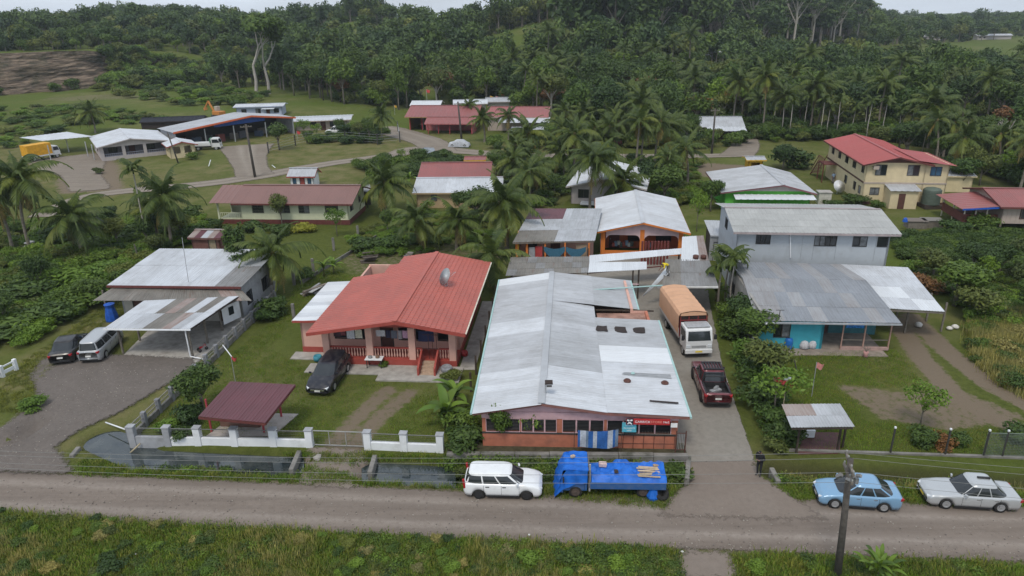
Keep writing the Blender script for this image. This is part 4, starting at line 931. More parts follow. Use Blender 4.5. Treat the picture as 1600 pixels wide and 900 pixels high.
posts(GR_, fr(GR_, [(1120,485,0),(1038,485,0),(1098,450,0)]), 0, 2.85, WOOD_G, .14)
MB().path([Vector(p) for p in fr(GR_, [(925,453,3.05),(1035,446,3.0)])], .06, 8).build('drain_pipe', MINT, GR_)
back = MB(); 
for k in range(9): p = at(1012+k*5.2, 436, 0)+Vector((0,4,0)); back.box(p.x,p.y,0,p.x+.2,p.y+.1,2.6)
bo_ = back.build('slat_wall', mat('dark_red_board',(.16,.04,.035),.8), None); tag(bo_, 'dark red slatted wall in the shade under the new white roof', 'wall')
for k,(px_,py_) in enumerate(((1087,404),(1099,404))): tag(MB().lathe([(.2,0),(.27,.05),(.27,.3),(.2,.33),(.15,.3)],12).build('paint_tin', mat('rust_iron',(.1,.045,.035)), None, True, loc=at(px_,py_,3.16)), ('left','right')[k]+' of two dark tins standing on the white driveway roof','tin')
# ------------------------------------------------------------ houses farther back
CREAMG = mat('cream_green_board', (.62,.64,.46), .8, .06, 2); CREAM = mat('cream_render', (.62,.52,.33), .8, .08, 1.5, stain=(.5,.4,.26), stain_amt=.4); BEIGE = mat('beige_render', (.42,.35,.30), .85, .1, 2); GREYL = mat('light_grey_render', (.42,.38,.37), .85, .08, 2)
W1 = {'frame':FRAME_D,'n':2,'t':.05}
CH = gable('cream_bungalow', 'long cream weatherboard bungalow with brown roof and red plinth', 'house', (-34.0,87.9,0), R(-5.2), 13.9, 7.2, 3.05, 1.15, 'x', CREAMG, RBRN, .75, z0=.6, sw=1.2,
   op={'f':[(1.6,3.0,1.5,2.6,'slide',W1),(5.0,6.4,1.5,2.6,'slide',W1),(7.6,8.9,1.5,2.6,'slide',W1),(11.0,12.6,1.5,2.6,'slide',W1)],'r':[(.8,2.0,1.5,2.6,'slide',W1),(4.6,5.4,1.7,2.6,'slide',W1)]}, fm=MARW)
bd = MB()
for k in range(13): bd.box(.0,-.022,.62+k*.19,13.9,-.003,.635+k*.19)
bd.build('board_laps', mat('board_lap',(.46,.48,.34)), CH)
wall(CH, MARW, (-3.0,-.03),(14.0,-.03),0,.6,.2); wall(CH, MARW, (13.95,0),(13.95,7.2),0,.6,.1)
slope(CH.children[-3] if False else CH, (-3.6,-.75,2.86),(-.72,-.75,2.86),(-.72,3.6,4.18),(-3.6,3.6,4.18), RBRN); slope(CH, (-.72,7.95,2.86),(-3.6,7.95,2.86),(-3.6,3.6,4.18),(-.72,3.6,4.18), RBRN)
posts(CH, [(-2.9,.05)], .6, 2.95, CREAMG, .2); MB().box(-3,0,.5,0,3.5,.62).build('porch_floor', CREAMG, CH); rail(CH, (-2.9,.05,0),(0,.05,0), .62, .8, CREAMG, 12); wall(CH, CREAMG,(-3,7.2),(-3,3.5),0,3,.12)
LD = thing('dark_lean_to', 'dark lean-to roof at the right rear of the cream bungalow', 'shed', at(548,325,0), R(-5)); slope(LD, *fr(LD,[(520,300,2.4),(580,300,2.4),(578,288,2.7),(533,288,2.7)]), RG3); posts(LD, fr(LD,[(575,325,0),(548,325,0)]),0,2.4,WOOD_D,.12); wall(LD, WOOD_D, fr(LD,[(555,322,0)])[0][:2], fr(LD,[(580,320,0)])[0][:2],0,2.2,.1)
SHR = gable('roadside_shrine', 'tiny white shrine with red trim and grey roof by the village road', 'shrine', at(455,293,0), R(-4), 3.6, 2.6, 2.0, .75, 'x', WHITE, RG1, .4, fm=mat('red_trim',(.32,.07,.06)), op={'f':[(.4,.9,.6,1.4,'slide',{'n':1,'glass':mat('blue_glass',(.05,.12,.2),.2)}),(1.5,2.2,0,1.7,'door',{'m':mat('red_trim',(.32,.07,.06))}),(2.7,3.2,.6,1.4,'slide',{'n':1,'glass':mat('blue_glass',(.05,.12,.2),.2)})]})
YH = gable('yellow_hut', 'small yellow hut with red roof near the road bend', 'hut', at(729,270,0), R(-3), 2.9, 2.6, 2.2, .25, 'x', YEL, RRED2, .35, op={'f':[(.3,2.1,.9,1.6,'slide',{'frame':WOOD_D})]})
RWh = gable('red_white_roof_house', 'beige house with white front roof and faded red rear roof', 'house', at(652,325,0), R(-2.5), 11.0, 9.0, 2.3, 1.0, 'x', mat('tan_render',(.42,.31,.18),.85,.12,2,stain=(.3,.2,.12),stain_amt=.5), RW, .5, frac=.42, rm2=RRED2, sw=1.1, op={'f':[(2.0,2.7,1.0,1.9,'slide',{'n':1}),(6.0,7.0,1.0,1.9,'slide',{'n':2})]})
RRr = gable('faded_red_roof_house', 'house with large faded red roof behind the beige white roofed house', 'house', at(660,303,0), R(-2.5), 9.5, 8.0, 2.6, 1.2, 'x', BEIGE, RRED2, .5, sw=1.2)
WHh = gable('white_roof_house', 'white roofed house half hidden behind the tall coconut palm', 'house', at(892,318,0), R(-14), 9.5, 11, 2.6, 1.1, 'y', GREYL, RW, .6, sw=1.1, op={'f':[(1,2.4,.9,2,'slide',W1),(5.5,7,.9,2,'slide',W1)]})
MB().box(1.5,-1.6,.3,8,-.2,.5).build('porch_floor', WHITE, WHh)
GGR = mat('lime_green_render',(.10,.42,.06),.8,.1,2)
GG = gable('green_wall_house', 'house with pale grey roof and bright green walls', 'house', at(1130,331,0), R(-6), 10.6, 11.5, 2.75, .95, 'y', GGR, lambda i,j,n: RG1, .6, frac=.66, sw=1.1, gm=GREYL, fm=mat('plum_fascia',(.2,.09,.1)))
slope(GG, (1,-2.0,2.15),(10.8,-2.0,2.15),(10.8,-.3,2.4),(1,-.3,2.4), RW_NEW, 'awning')
# two storey cream house
C2 = gable('cream_two_storey_house', 'two storey cream house with red roof and outside stair', 'house', (46.4,92.4,0), R(-8), 7.3, 17.5, 5.5, .85, 'y', CREAM, RRED, .7, sw=1.2, fm=MARW, gm=WOOD_B,
   op={'f':[(1.2,2.5,3.9,5.2,'slide',W1),(5.1,6.5,3.9,5.2,'slide',W1),(.9,2.0,1.3,2.2,'slide',W1),(5.8,6.5,1.6,2.3,'slide',{'n':1})],
       'l':[(16.2-14.4,3.0,3.9,5.2,'slide',W1),(5.2,6.4,3.9,5.2,'slide',W1),(8.6,9.9,3.9,5.2,'slide',W1),(12,13.4,3.9,5.2,'slide',W1),(15.8,16.8,4.0,5.1,'slide',{'n':1}),(13.5,14.5,1.2,2.2,'slide',W1),(9.5,10.5,1.2,2.2,'slide',W1),(15.7,16.6,1.2,2.1,'slide',{'n':1})]})
MB().box(-.06,-.06,2.75,10.1,-.003,2.95).build('floor_band', BEIGE, C2); MB().box(-.07,0,2.75,-.003,17.5,2.95).build('floor_band', WOOD_B, C2); MB().box(-.05,-.05,0,10.1,-.003,.35).build('plinth', WOOD_B, C2)
wall(C2, CREAM, (7.3,-.0),(10.1,.0),0,5.4,.15,[(.6,1.9,3.9,5.0,'slide',{'frame':FRAME_D,'glass':mat('blue_glass',(.05,.12,.2),.2)})]); wall(C2, CREAM, (10.1,0),(10.1,8),0,5.4,.15)
slope(C2,(10.7,-.7,5.28),(10.7,8.6,5.28),(6.0,8.6,5.92),(6.0,-.7,5.92),RRED)
an = fr(C2,[(1377,327,0)])[0]
ab = MB().box(2.7,-2.3,0,6.0,-.08,2.35).build('annex', CREAM, C2); slope(C2,(2.5,-2.6,2.4),(6.3,-2.6,2.4),(6.3,-.1,2.75),(2.5,-.1,2.75),RG1,'annex_roof'); MB().box(3.7,-2.34,0,4.5,-2.31,2.0).build('door', WOOD_B, C2)
for k in range(9): MB().box(-3.2-.0,16.2-k*.0-.6,2.6-.29*k-.06,-1.9,16.2,2.6-.29*k).build('step', MARW, C2, loc=(0,-.32*k-1.4+4.4,0)) if False else MB().box(-1.9,0,-.06,-.7,.34,0).build('step', MARW, C2, loc=(-.35*k*.0, 15.2+.36*k, 2.75-.3*k))
MB().box(-1.9,12.4,2.7,-.02,15.2,2.78).build('landing', MARW, C2); rail(C2, (-1.9,12.4,0),(-1.9,15.2,0), 2.78, .9, MARW, 6)
rs = MB().beam((-1.9,15.2,3.65),(-1.9,18.5,.95),.08,.1).beam((-.7,15.2,3.65),(-.7,18.5,.95),.08,.1).beam((-1.95,15.2,2.7),(-1.95,18.5,0),.06,.25).build('stair_rail', MARW, C2)
posts(C2, [(-1.8,12.5),(-1.8,15.1)],0,2.7,MARW,.12)
ac = MB().box(.75,-.5,4.7,1.4,-.05,5.15).build('air_conditioner', BEIGE, C2)
tk = thing('water_tank', 'dark green ribbed water tank beside the cream two storey house', 'water tank', at(1452,324,0)); tkm = mat('tank_green',(.10,.13,.105),.6,.1,3)
pr_ = [(1.1,.5)]
for k in range(9): pr_ += [(1.1,.5+k*.2+.1),(1.06,.5+k*.2+.15),(1.1,.5+k*.2+.2)]
MB().lathe(pr_+[(.9,2.5),(.3,2.65)],20).build('tank', tkm, tk, True); MB().box(-1.1,-1,.0,1.1,1,.48).build('stand', WOOD_D, tk)
dd = thing('ground_dish', 'large white satellite dish on the lawn beside the cream house', 'satellite dish', at(1308,303,0)); b2=MB().lathe([(.02,0),(.4,.04),(.72,.15),(.9,.27)],20).build('bowl', WHITE, dd, True, loc=(0,0,1.0)); b2.rotation_euler=(R(58),0,R(15)); MB().path([(0,.1,0),(0,.1,1.0)],.06,8).build('mast', STEEL, dd)
ph = thing('pump_house','small white concrete box with grey lid on the lawn','pump house',at(1278,319,0),R(-8)); MB().box(0,0,0,1.6,1.4,1.5).build('body', mat('offwhite',(.5,.48,.42)), ph); MB().box(-.1,-.1,1.51,1.7,1.5,1.6).build('lid', CONC, ph)
LWH=gable('rear_grey_roof_shed','cream shed with grey roof right of the cream two storey house','shed',at(1466,300,0),R(-8),4.2,4,2.4,.4,'x',CREAM,RG1,.3)
# red roofed timber house at the right edge
TH = gable('stilt_house', 'beige timber house on posts with red roof at the right edge', 'house', (56.2,79.2,0), R(-8), 11, 8.5, 3.1, .95, 'x', BEIGE, RRED2, .6, z0=.9, sw=1.2, op={'f':[(1.9,2.6,1.5,2.6,'slide',{'frame':WOOD_B,'n':1,'glass':FRAME_D}),(6,7.2,1.5,2.6,'slide',W1)]}, fm=MARW)
posts(TH,[(.1,.1),(3.5,.1),(7,.1),(10.8,.1),(.1,8),(3.5,8)],0,.9,WOOD_G,.18)
vj=MB()
for k in range(22): vj.box(k*.5,-.018,.95,k*.5+.02,-.003,3.1)
vj.build('board_joint',mat('joint_beige',(.33,.27,.23)),TH)
MB().box(-3.8,.6,.75,0,6.5,.9).build('porch_floor', MARW, TH); slope(TH,(-4.5,7,2.55),(-4.5,-.2,2.55),(.2,-.2,3.0),(.2,7,3.0),RRED2,'porch_roof'); posts(TH,[(-3.7,.7),(-2.5,.7),(-1.3,.7),(-3.7,3.5),(-3.7,6.3)],.0,2.6,mat('cream_gutter',(.6,.55,.45)),.12)
MB().box(-3.8,.62,.9,-.1,.7,1.75).build('porch_wall', MARW, TH); MB().box(-3.8,.7,.9,-3.72,6.4,1.75).build('porch_wall', MARW, TH); MB().beam((-4.4,-.25,2.5),(-.5,-.25,2.78),.04,.2).build('blue_valance', mat('tarp_blue',(.015,.09,.42)), TH)
for k,(px_,py_,lb) in enumerate(((1432,358,'timber planter box with a blue rag behind the crops'),(1457,357,'grey slatted crate box behind the crops'))):
    t_=thing('planter_box',lb,'box',at(px_-14,py_,0),R(-8)); MB().box(0,0,0,2.1,1.4,.9).build('body', WOOD_G, t_); MB().box(-.1,-.1,.905,2.2,1.5,.98).build('lid', RGW, t_)
tag(MB().lathe([(.0,0),(.3,.05),(.22,.4),(.05,.55)],7).build('blue_rag', mat('tarp_blue',(.015,.09,.42)), None, loc=at(1414,347,1.0)),'bright blue rag on the timber planter box','rag')
# upper left: house with veranda, its carport, yard shed
VH = gable('veranda_house', 'long grey veranda house with pale hipped roof across the village road', 'house', (-75.2,132.4,0), R(33), 11.7, 15, 2.75, 1.0, 'y', GREYL, RW, .5, walls='rbl', frac=.45, op={'l':[(3,4.5,1,2.1,'slide',W1),(8,9.5,1,2.1,'slide',W1)]})
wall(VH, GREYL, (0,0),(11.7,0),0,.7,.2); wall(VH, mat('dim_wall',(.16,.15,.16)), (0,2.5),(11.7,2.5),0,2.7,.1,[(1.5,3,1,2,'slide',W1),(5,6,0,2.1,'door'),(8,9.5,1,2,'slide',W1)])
for x in (0,3.6,7.2,11.2): MB().box(x,-.02,0,x+.55,.3,2.75).build('porch_column', GREYL, VH)
MB().box(0,0,2.45,11.7,.25,2.78).build('lintel', GREYL, VH)
for a,b in ((.55,3.6),(4.15,7.2),(7.75,11.2)): rail(VH,(a,.15,0),(b,.15,0),.7,.5,mat('pale_blue_rail',(.32,.34,.42)),9)
CPT = thing('truck_carport','flat white roofed carport on thin poles left of the veranda house','carport', at(75,248,0), 0)
slope(CPT, *fr(CPT,[(66,220,2.9),(146,213,2.9),(105,206,3.3),(30,215,3.3)]), RW); posts(CPT, fr(CPT,[(80,251,0),(68,248,0),(138,245,0),(148,250,0),(108,238,0)]),0,2.9,STEEL,.14)
BS = thing('workshop_shed','large open workshop shed with grey roof and orange fascia','shed',(-66.2,143.6,0),R(43))
def flip(q): return q
bsr = MB().beam((-.3,-.35,3.35),(16.0,-.35,4.95),.1,.35).beam((16.0,-.35,4.95),(26,-.35,3.6),.1,.35).build('roof', mat('orange_fascia',(.58,.13,.05),.7), BS)
slope(bsr,(-.4,8.5,3.45),(-.4,-.4,3.45),(16.,-.4,5.05),(16.,8.5,5.05),RG1); slope(bsr,(26.1,-.4,3.65),(26.1,8.5,3.65),(16.,8.5,5.05),(16.,-.4,5.05),RG1)
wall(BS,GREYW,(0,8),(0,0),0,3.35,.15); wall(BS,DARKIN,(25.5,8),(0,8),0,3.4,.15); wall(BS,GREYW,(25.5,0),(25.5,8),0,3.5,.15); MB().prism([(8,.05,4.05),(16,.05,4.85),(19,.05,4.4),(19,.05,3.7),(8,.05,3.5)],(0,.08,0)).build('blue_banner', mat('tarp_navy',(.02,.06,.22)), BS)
posts(BS,[(.1,.1),(6,.1),(12,.1),(19,.1),(25.3,.1)],0,3.4,STEEL,.18)
for k in range(14): MB().obox((1.5+k*1.7,4.5+2*math.sin(k*2.3),.6),(1.0,1.6,1.0+.5*(k%3)),(0,0,k)).build('stored_goods', cloth(((.10,.10,.11),(.2,.06,.05),(.06,.08,.12),(.16,.14,.12))[k%4]), BS)
PV = gable('gate_pavilion','small cream gatehouse with red edged white roof by the workshop drive','pavilion',at(268,249,0),R(33),4.4,5.0,2.5,.6,'y',CREAM,RW,.5,fm=mat('red_trim',(.32,.07,.06)),op={'f':[(.6,1.8,.9,2.2,'open'),(2.5,3.8,.9,2.2,'open')],'r':[(1,2.2,.9,2.2,'open'),(3,4.2,.9,2.2,'open')],'l':[(1,2.2,.9,2.2,'open'),(3,4.2,.9,2.2,'open')]})
OC = gable('blue_cabin','pale blue flat roofed cabin behind the workshop shed','cabin',at(371,184,1.2),R(6),11,5,2.7,.3,'x',mat('pale_blue_wall',(.42,.46,.58),.8,.08,2),RW,.6,op={'f':[(1.2,2.4,1,2,'slide',{'n':1,'frame':mat('mauve',(.25,.2,.32))}),(4.6,5.8,.9,2,'slide',{'frame':WOOD_B}),(7.2,8.0,0,2,'door'),(9,10.2,1,2,'slide',{'n':2})]})
slope(OC,(6.3,-1.6,2.05),(9.4,-1.6,2.05),(9.4,-.1,2.25),(6.3,-.1,2.25),RW,'awning')
BG = gable('beige_flat_house','beige flat roofed house right of the workshop shed','house',at(463,206,0),R(8),11.5,7,2.5,.25,'x',BEIGE,RW,1.0,op={'f':[(.8,1.3,1.2,2,'slide',{'n':1}),(3.2,4.6,.9,2.1,'slide',W1),(5.6,6.6,0,2.1,'door'),(7.6,9.2,.9,2.1,'slide',W1)],'l':[(2,3,1.2,2,'slide',{'n':1}),(4.5,5.2,1.2,2,'slide',{'n':1})]})
# red roofed compound with flags
RC = gable('red_compound_hall','long red roofed open hall with red posts at the road bend','hall',at(640,203,0),R(-8),15,9,3.2,1.6,'x',mat('ochre_wall',(.3,.2,.07)),RRED2,.8,walls='rbl',frac=.6)
posts(RC,[(.2,0),(3,0),(6,0),(9,0),(12,0),(15,0)],0,3.2,mat('red_post',(.35,.05,.06)),.18); wall(RC,mat('red_lattice',(.36,.12,.12),.8,.2,3),(4,-.6),(11,-.6),0,1.2,.08)
RC2 = gable('red_compound_porch','lower red roof in front of the red compound hall','hall',at(668,209,0),R(-8),10,5,2.4,.9,'x',mat('red_lattice',(.36,.12,.12)),RRED2,.5,walls='rb')
posts(RC2,[(.2,0),(2.5,0),(5,0),(7.5,0),(9.8,0)],0,2.4,mat('red_post',(.35,.05,.06)),.14)
RC3 = gable('red_white_hall','red roofed hall with white lower roof behind the fan palm','hall',at(762,204,0),R(-8),13,9,3.2,1.5,'x',BEIGE,RRED2,.6); slope(RC3,(3,-4,2.3),(14,-4,2.3),(14,0,2.9),(3,0,2.9),RW,'lower_roof')
for k,(px_,py_,L,D,rot,m_,lb) in enumerate(((645,178,7,5,-6,RW_NEW,'white roofed hut at the forest edge above the red compound'),(712,176,8,4,4,RW,'white roofed shed right of the hut at the forest edge'),(762,172,6,4,0,RG1,'grey roofed shed at the forest edge above the fan palm'))):
    gable('forest_edge_hut',lb,'hut',at(px_,py_,0),R(rot),L,D,2.4,.7,'x',GREYL,m_,.6)
BLk = gable('blue_shack','low blue shack with flat grey tin roof behind the palms','shack',at(802,221,0),R(-2),8,4,2.3,.2,'x',mat('sky_blue_wall',(.12,.27,.40),.8,.15,2),RG2,.4,op={'f':[(.4,2.2,1,1.8,'slide',{'n':3}),(4,5,0,1.9,'open'),(5.5,7,.9,1.9,'slide',W1)]})
WF = gable('grey_roof_house','grey roofed house between the palms at the side lane','house',at(1086,217,0),R(-6),9,8,2.6,1.3,'x',WOOD_D,RG1,.6); slope(WF,(2,-3,2.0),(9.5,-3,2.0),(9.5,-.2,2.5),(2,-.2,2.5),RW,'lower_roof')
YK = gable('yellow_kiosk','tiny yellow kiosk with flat roof right of the side lane','kiosk',at(1168,271,0),R(-4),2.2,2.2,2.3,.2,'x',YEL,RG1,.45,op={'f':[(.4,1.8,.9,1.7,'open')]})
for k,(px_,py_,L,m_,lb) in enumerate(((1084,112,9,RW,'pale blue walled house with white roof above the palm grove'),(1120,112,7,RW_NEW,'white roofed shed beside the pale blue house above the grove'),(1441,68,9,RG1,'small grey house among trees on the far plain'),(1522,58,14,RW,'white roofed farmhouse on the far plain'),(1526,66,16,RG1,'long low shed before the white roofed farmhouse'),(1540,124,10,RW,'white roofed shelter beyond the bare tree'))):
    z_ = float(height(np.array([at(px_,py_)[0]]),np.array([at(px_,py_)[1]]))[0]); p_=at(px_,py_,0)
    sc_ = p_.y/370; gable('far_house',lb,'house',(p_.x,p_.y,max(0,z_)),R(-4),L*min(1.6,max(1,sc_)),6,2.8,.9,'x',mat('pale_blue_wall',(.42,.46,.58)) if k==0 else GREYL,m_,.6,op={'f':[(1,2.2,1,2,'slide',W1),(4,5.2,1,2,'slide',W1)]})
gable('net_shed','low shed roofed with black shade net behind the veranda house','shed',at(222,202,1.4),R(10),13,5,1.6,.6,'x',CHAR,mat('shade_net',(.02,.022,.03),.9),.3)
# quarry face
def cliff():
    n = 150; m_ = 22; pts=[]; F=[Vector((*p,0)) for p in FACE]
    cum=[0]; 
    for a,b in zip(F[:-1],F[1:]): cum.append(cum[-1]+(b-a).length)
    V_=[]
    for i in range(n+1):
        s=cum[-1]*i/n; k=max(j for j in range(len(cum)-1) if cum[j]<=s+1e-6); t_=(s-cum[k])/(cum[k+1]-cum[k]); p=F[k].lerp(F[k+1],t_)
        d=(F[k+1]-F[k]).normalized(); nn=Vector((d.y,-d.x,0))
        H_=float(np.interp(p.x,[-330,-150,-138,-110,-96],[15.3,14.3,12.8,5,.3]))
        for j in range(m_+1):
            h=j/m_; ledge=(.9*math.floor(h*5+.3*math.sin(s*.05)) + .35*math.floor(h*14)/3); w_=float(vnoise(s,h*40,9,4))*2.4+float(vnoise(s,h*60,2.5,8))*.9
            q=p+nn*(4.2-ledge*.28-w_*.9-h*.8-2.2*float(vnoise(s,0,6.5,15))*(1-.4*h)); V_.append((q.x,q.y,H_*h+ (.4*float(vnoise(s,0,5,2)) if j==m_ else 0)-.3*(j==0)))
        q=p-nn*14; V_.append((q.x,q.y,H_-.2))
    N=m_+2; f_=[(i*N+j,(i+1)*N+j,(i+1)*N+j+1,i*N+j+1) for i in range(n) for j in range(m_+1)]
    m,t,bs=_nt('quarry_rock'); g=_n(t,'NewGeometry').outputs['Position']; mp=_n(t,'Mapping'); mp.inputs['Scale'].default_value=(.16,.16,1.3); t.links.new(g,mp.inputs[0])
    c=_mix(t,_ramp(t,_noise(t,mp.outputs[0],1.,6,.7),.35,.65),(.06,.043,.03),(.34,.255,.185)); c=_mix(t,_ramp(t,_noise(t,g,.12,6,.7),.5,.64,0,.85),c,(.04,.048,.022)); t.links.new(c,bs.inputs[0]); bs.inputs['Roughness'].default_value=.95
    _bump(t,bs,_noise(t,mp.outputs[0],3,5),1.,.8)
    me=bpy.data.meshes.new('quarry_cliff'); me.from_pydata(V_,[],f_); me.materials.append(m); tag(link('quarry_cliff',me),'terraced brown quarry cliff at the left forest edge','cliff',kind='structure')
cliff()
# ------------------------------------------------------------ fences, walls, gate
PILC = mat('grey_pillar', (.33,.34,.36), .9, .15, 2, stain=(.2,.2,.19), stain_amt=.5); WIREM = mat('dull_wire', (.17,.17,.165), .7); PILD = mat('dull_pillar', (.22,.225,.24), .9, .2, 2, stain=(.12,.12,.11), stain_amt=.6); RAILW = mat('weathered_rail', (.27,.255,.225), .9, .25, 4)
def dirv(a, b): d=b-a; return d.length, math.atan2(d.y,d.x)
a_, b_ = at(202,694,0), at(487,700,0); L,an_ = dirv(a_,b_)
FW1 = thing('front_wall', 'white front wall with pillars and wire panels left of the gateway', 'wall', a_, an_)
tt = [0, 2.0, 3.55, 6.1, 8.6, L-.2]; tt = [0, (at(258,694)-a_).length, (at(306,694)-a_).length, (at(363,695)-a_).length, (at(423,697)-a_).length, L-.35]
def pillar_wall(root, tt, plain=0):
    for k, t_ in enumerate(tt):
        p = MB().box(t_,0,-.3,t_+.42,.36,1.15).build('pillar', PILC if k < plain else WHITE, root, bevel=.015); MB().box(t_-.03,-.03,1.152,t_+.45,.39,1.22).build('cap', PILC, p)
    for k in range(len(tt)-1):
        MB().box(tt[k]+.425,.05,-.3,tt[k+1]-.005,.3,.5).build('wall_panel', PILC if k < plain-1 else WHITE, root, bevel=.01)
        f = MB(); f.beam((tt[k]+.43,.18,1.05),(tt[k+1],.18,1.05),.04,.04).beam((tt[k]+.43,.18,.55),(tt[k+1],.18,.55),.02,.02)
        n = int((tt[k+1]-tt[k])/.22)
        for i in range(1,4): f.beam((tt[k]+.43,.18,.55+i*.125),(tt[k+1],.18,.55+i*.125),.006,.006)
        f.build('wire_panel', WIREM, root)
pillar_wall(FW1, tt, 2)
a2, b2_ = at(569,703,0), at(693,708,0); L2,an2 = dirv(a2,b2_)
FW2 = thing('front_wall', 'shorter white front wall with pillars right of the gateway', 'wall', a2, an2); pillar_wall(FW2, [0, L2/2-.2, L2-.42])
GT = thing('wire_gate', 'wide low wire mesh gate between the white front walls', 'gate', b_, dirv(b_,a2)[1]); Lg = (a2-b_).length
gf = MB(); gf.beam((.02,.2,.12),(Lg-.05,.2,.12),.05,.05).beam((.02,.2,1.1),(Lg-.05,.2,1.1),.05,.05)
for k in range(4): gf.beam((.05+(Lg-.15)*k/3,.2,.1),(.05+(Lg-.15)*k/3,.2,1.12),.04,.04)
gf.build('gate_frame', mat('dull_steel',(.3,.3,.29),.6), GT); gw = MB()
for k in range(1,15): x=Lg*k/15; gw.beam((x,.2,.15),(x,.2,1.08),.005,.005)
for k in range(1,5): gw.beam((.05,.2,.12+k*.2),(Lg-.05,.2,.12+k*.2),.005,.005)
gw.build('wire_mesh', WIREM, GT)
# side fence up the yard
s0, s1 = at(205,688,0), at(430,470,0); Ls,as_ = dirv(s0,s1); SF = thing('side_fence','grey pillar fence with two rails between the gravel yard and lawn','fence',s0,as_)
np_ = 14
for k in range(np_+1): MB().box(Ls*k/np_-.14,-.14,-.1,Ls*k/np_+.14,.14,1.05).build('pillar', PILD, SF, bevel=.02)
for k in range(np_):
    x0,x1 = Ls*k/np_+.175, Ls*(k+1)/np_-.175
    MB().box(x0,-.09,-.1,x1,.09,.38).build('wall_panel', CONCD, SF)
    for z in (.66,.95): MB().beam((x0,0,z),(x1,0,z),.045,.05).build('rail', RAILW, SF)
    w_=MB()
    for i in range(1,9): x=x0+(x1-x0)*i/9; w_.beam((x,0,.4),(x,0,1.05),.01,.01)
    w_.build('wire_panel', STEEL, SF)
# fence right of the drive
e0, e1 = at(1340,708,0), at(1620,717,0); Le,ae = dirv(e0,e1); RF = thing('mesh_fence','green mesh fence on dark posts along the right hand ditch','fence',e0,ae)
for px_ in (1391,1474,1532,1560,1605): l_=(at(px_,710)-e0).length; p=MB().box(l_-.04,-.04,-.2,l_+.04,.04,1.75).build('post', FRAME_D, RF); MB().box(l_-.05,-.05,1.755,l_+.05,.05,1.85).build('cap', WHITE, p)
MB().box(-4.6,-.1,-.4,Le,.1,.12).build('kerb', CONCD, RF)
msh=MB(); l0=(at(1532,712)-e0).length
for k in range(40): x=l0+(Le-l0)*k/40; msh.beam((x,0,.12),(x,0,1.6),.012,.012)
for k in range(15): msh.beam((l0,0,.15+k*.105),(Le,0,.15+k*.105),.01,.01)
msh.beam((l0,0,1.62),(Le,0,1.62),.04,.04).build('wire_mesh', mat('mesh_green',(.14,.17,.14),.7), RF)
# culvert headwalls
for k,(px0,py0,px1,py1,lb) in enumerate(((455,738,468,708,'mossy concrete culvert end left of the gateway crossing'),(578,742,586,715,'mossy concrete culvert end right of the gateway crossing'),(1073,752,1076,716,'low concrete culvert end left of the shop drive'),(1216,756,1205,735,'low concrete culvert end right of the shop drive'),(112,716,124,702,'mossy culvert end at the gravel yard entrance'))):
    p0,p1=at(px0,py0,0),at(px1,py1,0); l_,an=dirv(p0,p1); o=MB().box(0,-.14,-.7,l_,.14,.22).build('culvert_headwall', CONCD, None, loc=p0, rz=an, bevel=.05); tag(o,lb,'culvert')
# maroon roofed gazebo
GZ = thing('gazebo','open gazebo with maroon sheet roof inside the white front wall','gazebo',at(322,682,0),R(-4.5))
gq=fr(GZ,[(310,651,2.35),(414,661,2.35),(461,601,2.55),(360,596,2.55)]); gzr=MB().beam(Vector(gq[0])-Vector((0,0,.1)),Vector(gq[1])-Vector((0,0,.1)),.07,.12).beam(Vector(gq[3])-Vector((0,0,.1)),Vector(gq[2])-Vector((0,0,.1)),.07,.12).beam(Vector(gq[1])-Vector((0,0,.1)),Vector(gq[2])-Vector((0,0,.1)),.07,.12).build('roof',MARW,GZ)
sheets(gzr,*gq,RMAR,.8,1)
fp=fr(GZ,[(322,682,.04),(425,682,.04),(466,647,.04),(372,645,.04)]); MB().prism([(x,y,-.1) for x,y,_ in fp],(0,0,.17)).build('floor_slab',mat('pale_slab',(.38,.34,.31),.9,.12,2),GZ)
posts(GZ,fr(GZ,[(331,676,0),(413,677,0),(440,652,0),(368,650,0)]),0,2.4,mat('red_post',(.35,.05,.06)),.1); pb=fr(GZ,[(345,668,0),(430,660,0)])
MB().box(pb[0][0],pb[0][1],.08,pb[0][0]+2.6,pb[0][1]+.35,.5).build('bench', mat('brown_bench',(.16,.09,.07)), GZ)
rt_=thing('red_stool','small red stool under the gazebo roof','stool',at(379,665,.08)); MB().lathe([(.16,.38),(.19,.4),(.19,.44),(.02,.45)],12).build('seat',mat('plastic_red',(.5,.02,.03),.4),rt_,True)
for k in range(4): a=k*1.57+.6; MB().path([(.12*math.cos(a),.12*math.sin(a),.4),(.19*math.cos(a),.19*math.sin(a),0)],.02,6).build('leg',mat('plastic_red',(.5,.02,.03),.4),rt_)
# low white wall at the left edge
lw=thing('entrance_wall','low white rail wall at the left edge of the gravel yard','wall',at(-40,612,0),dirv(at(-40,612,0),at(26,578,0))[1]); Lw=(at(26,578)-at(-40,612)).length
for k in range(4): MB().box(Lw*k/3-.12,-.12,-.1,Lw*k/3+.12,.12,.9).build('pillar',WHITE,lw,bevel=.02)
MB().beam((0,0,.75),(Lw,0,.75),.08,.1).beam((0,0,.3),(Lw,0,.3),.08,.25).build('rail',WHITE,lw)
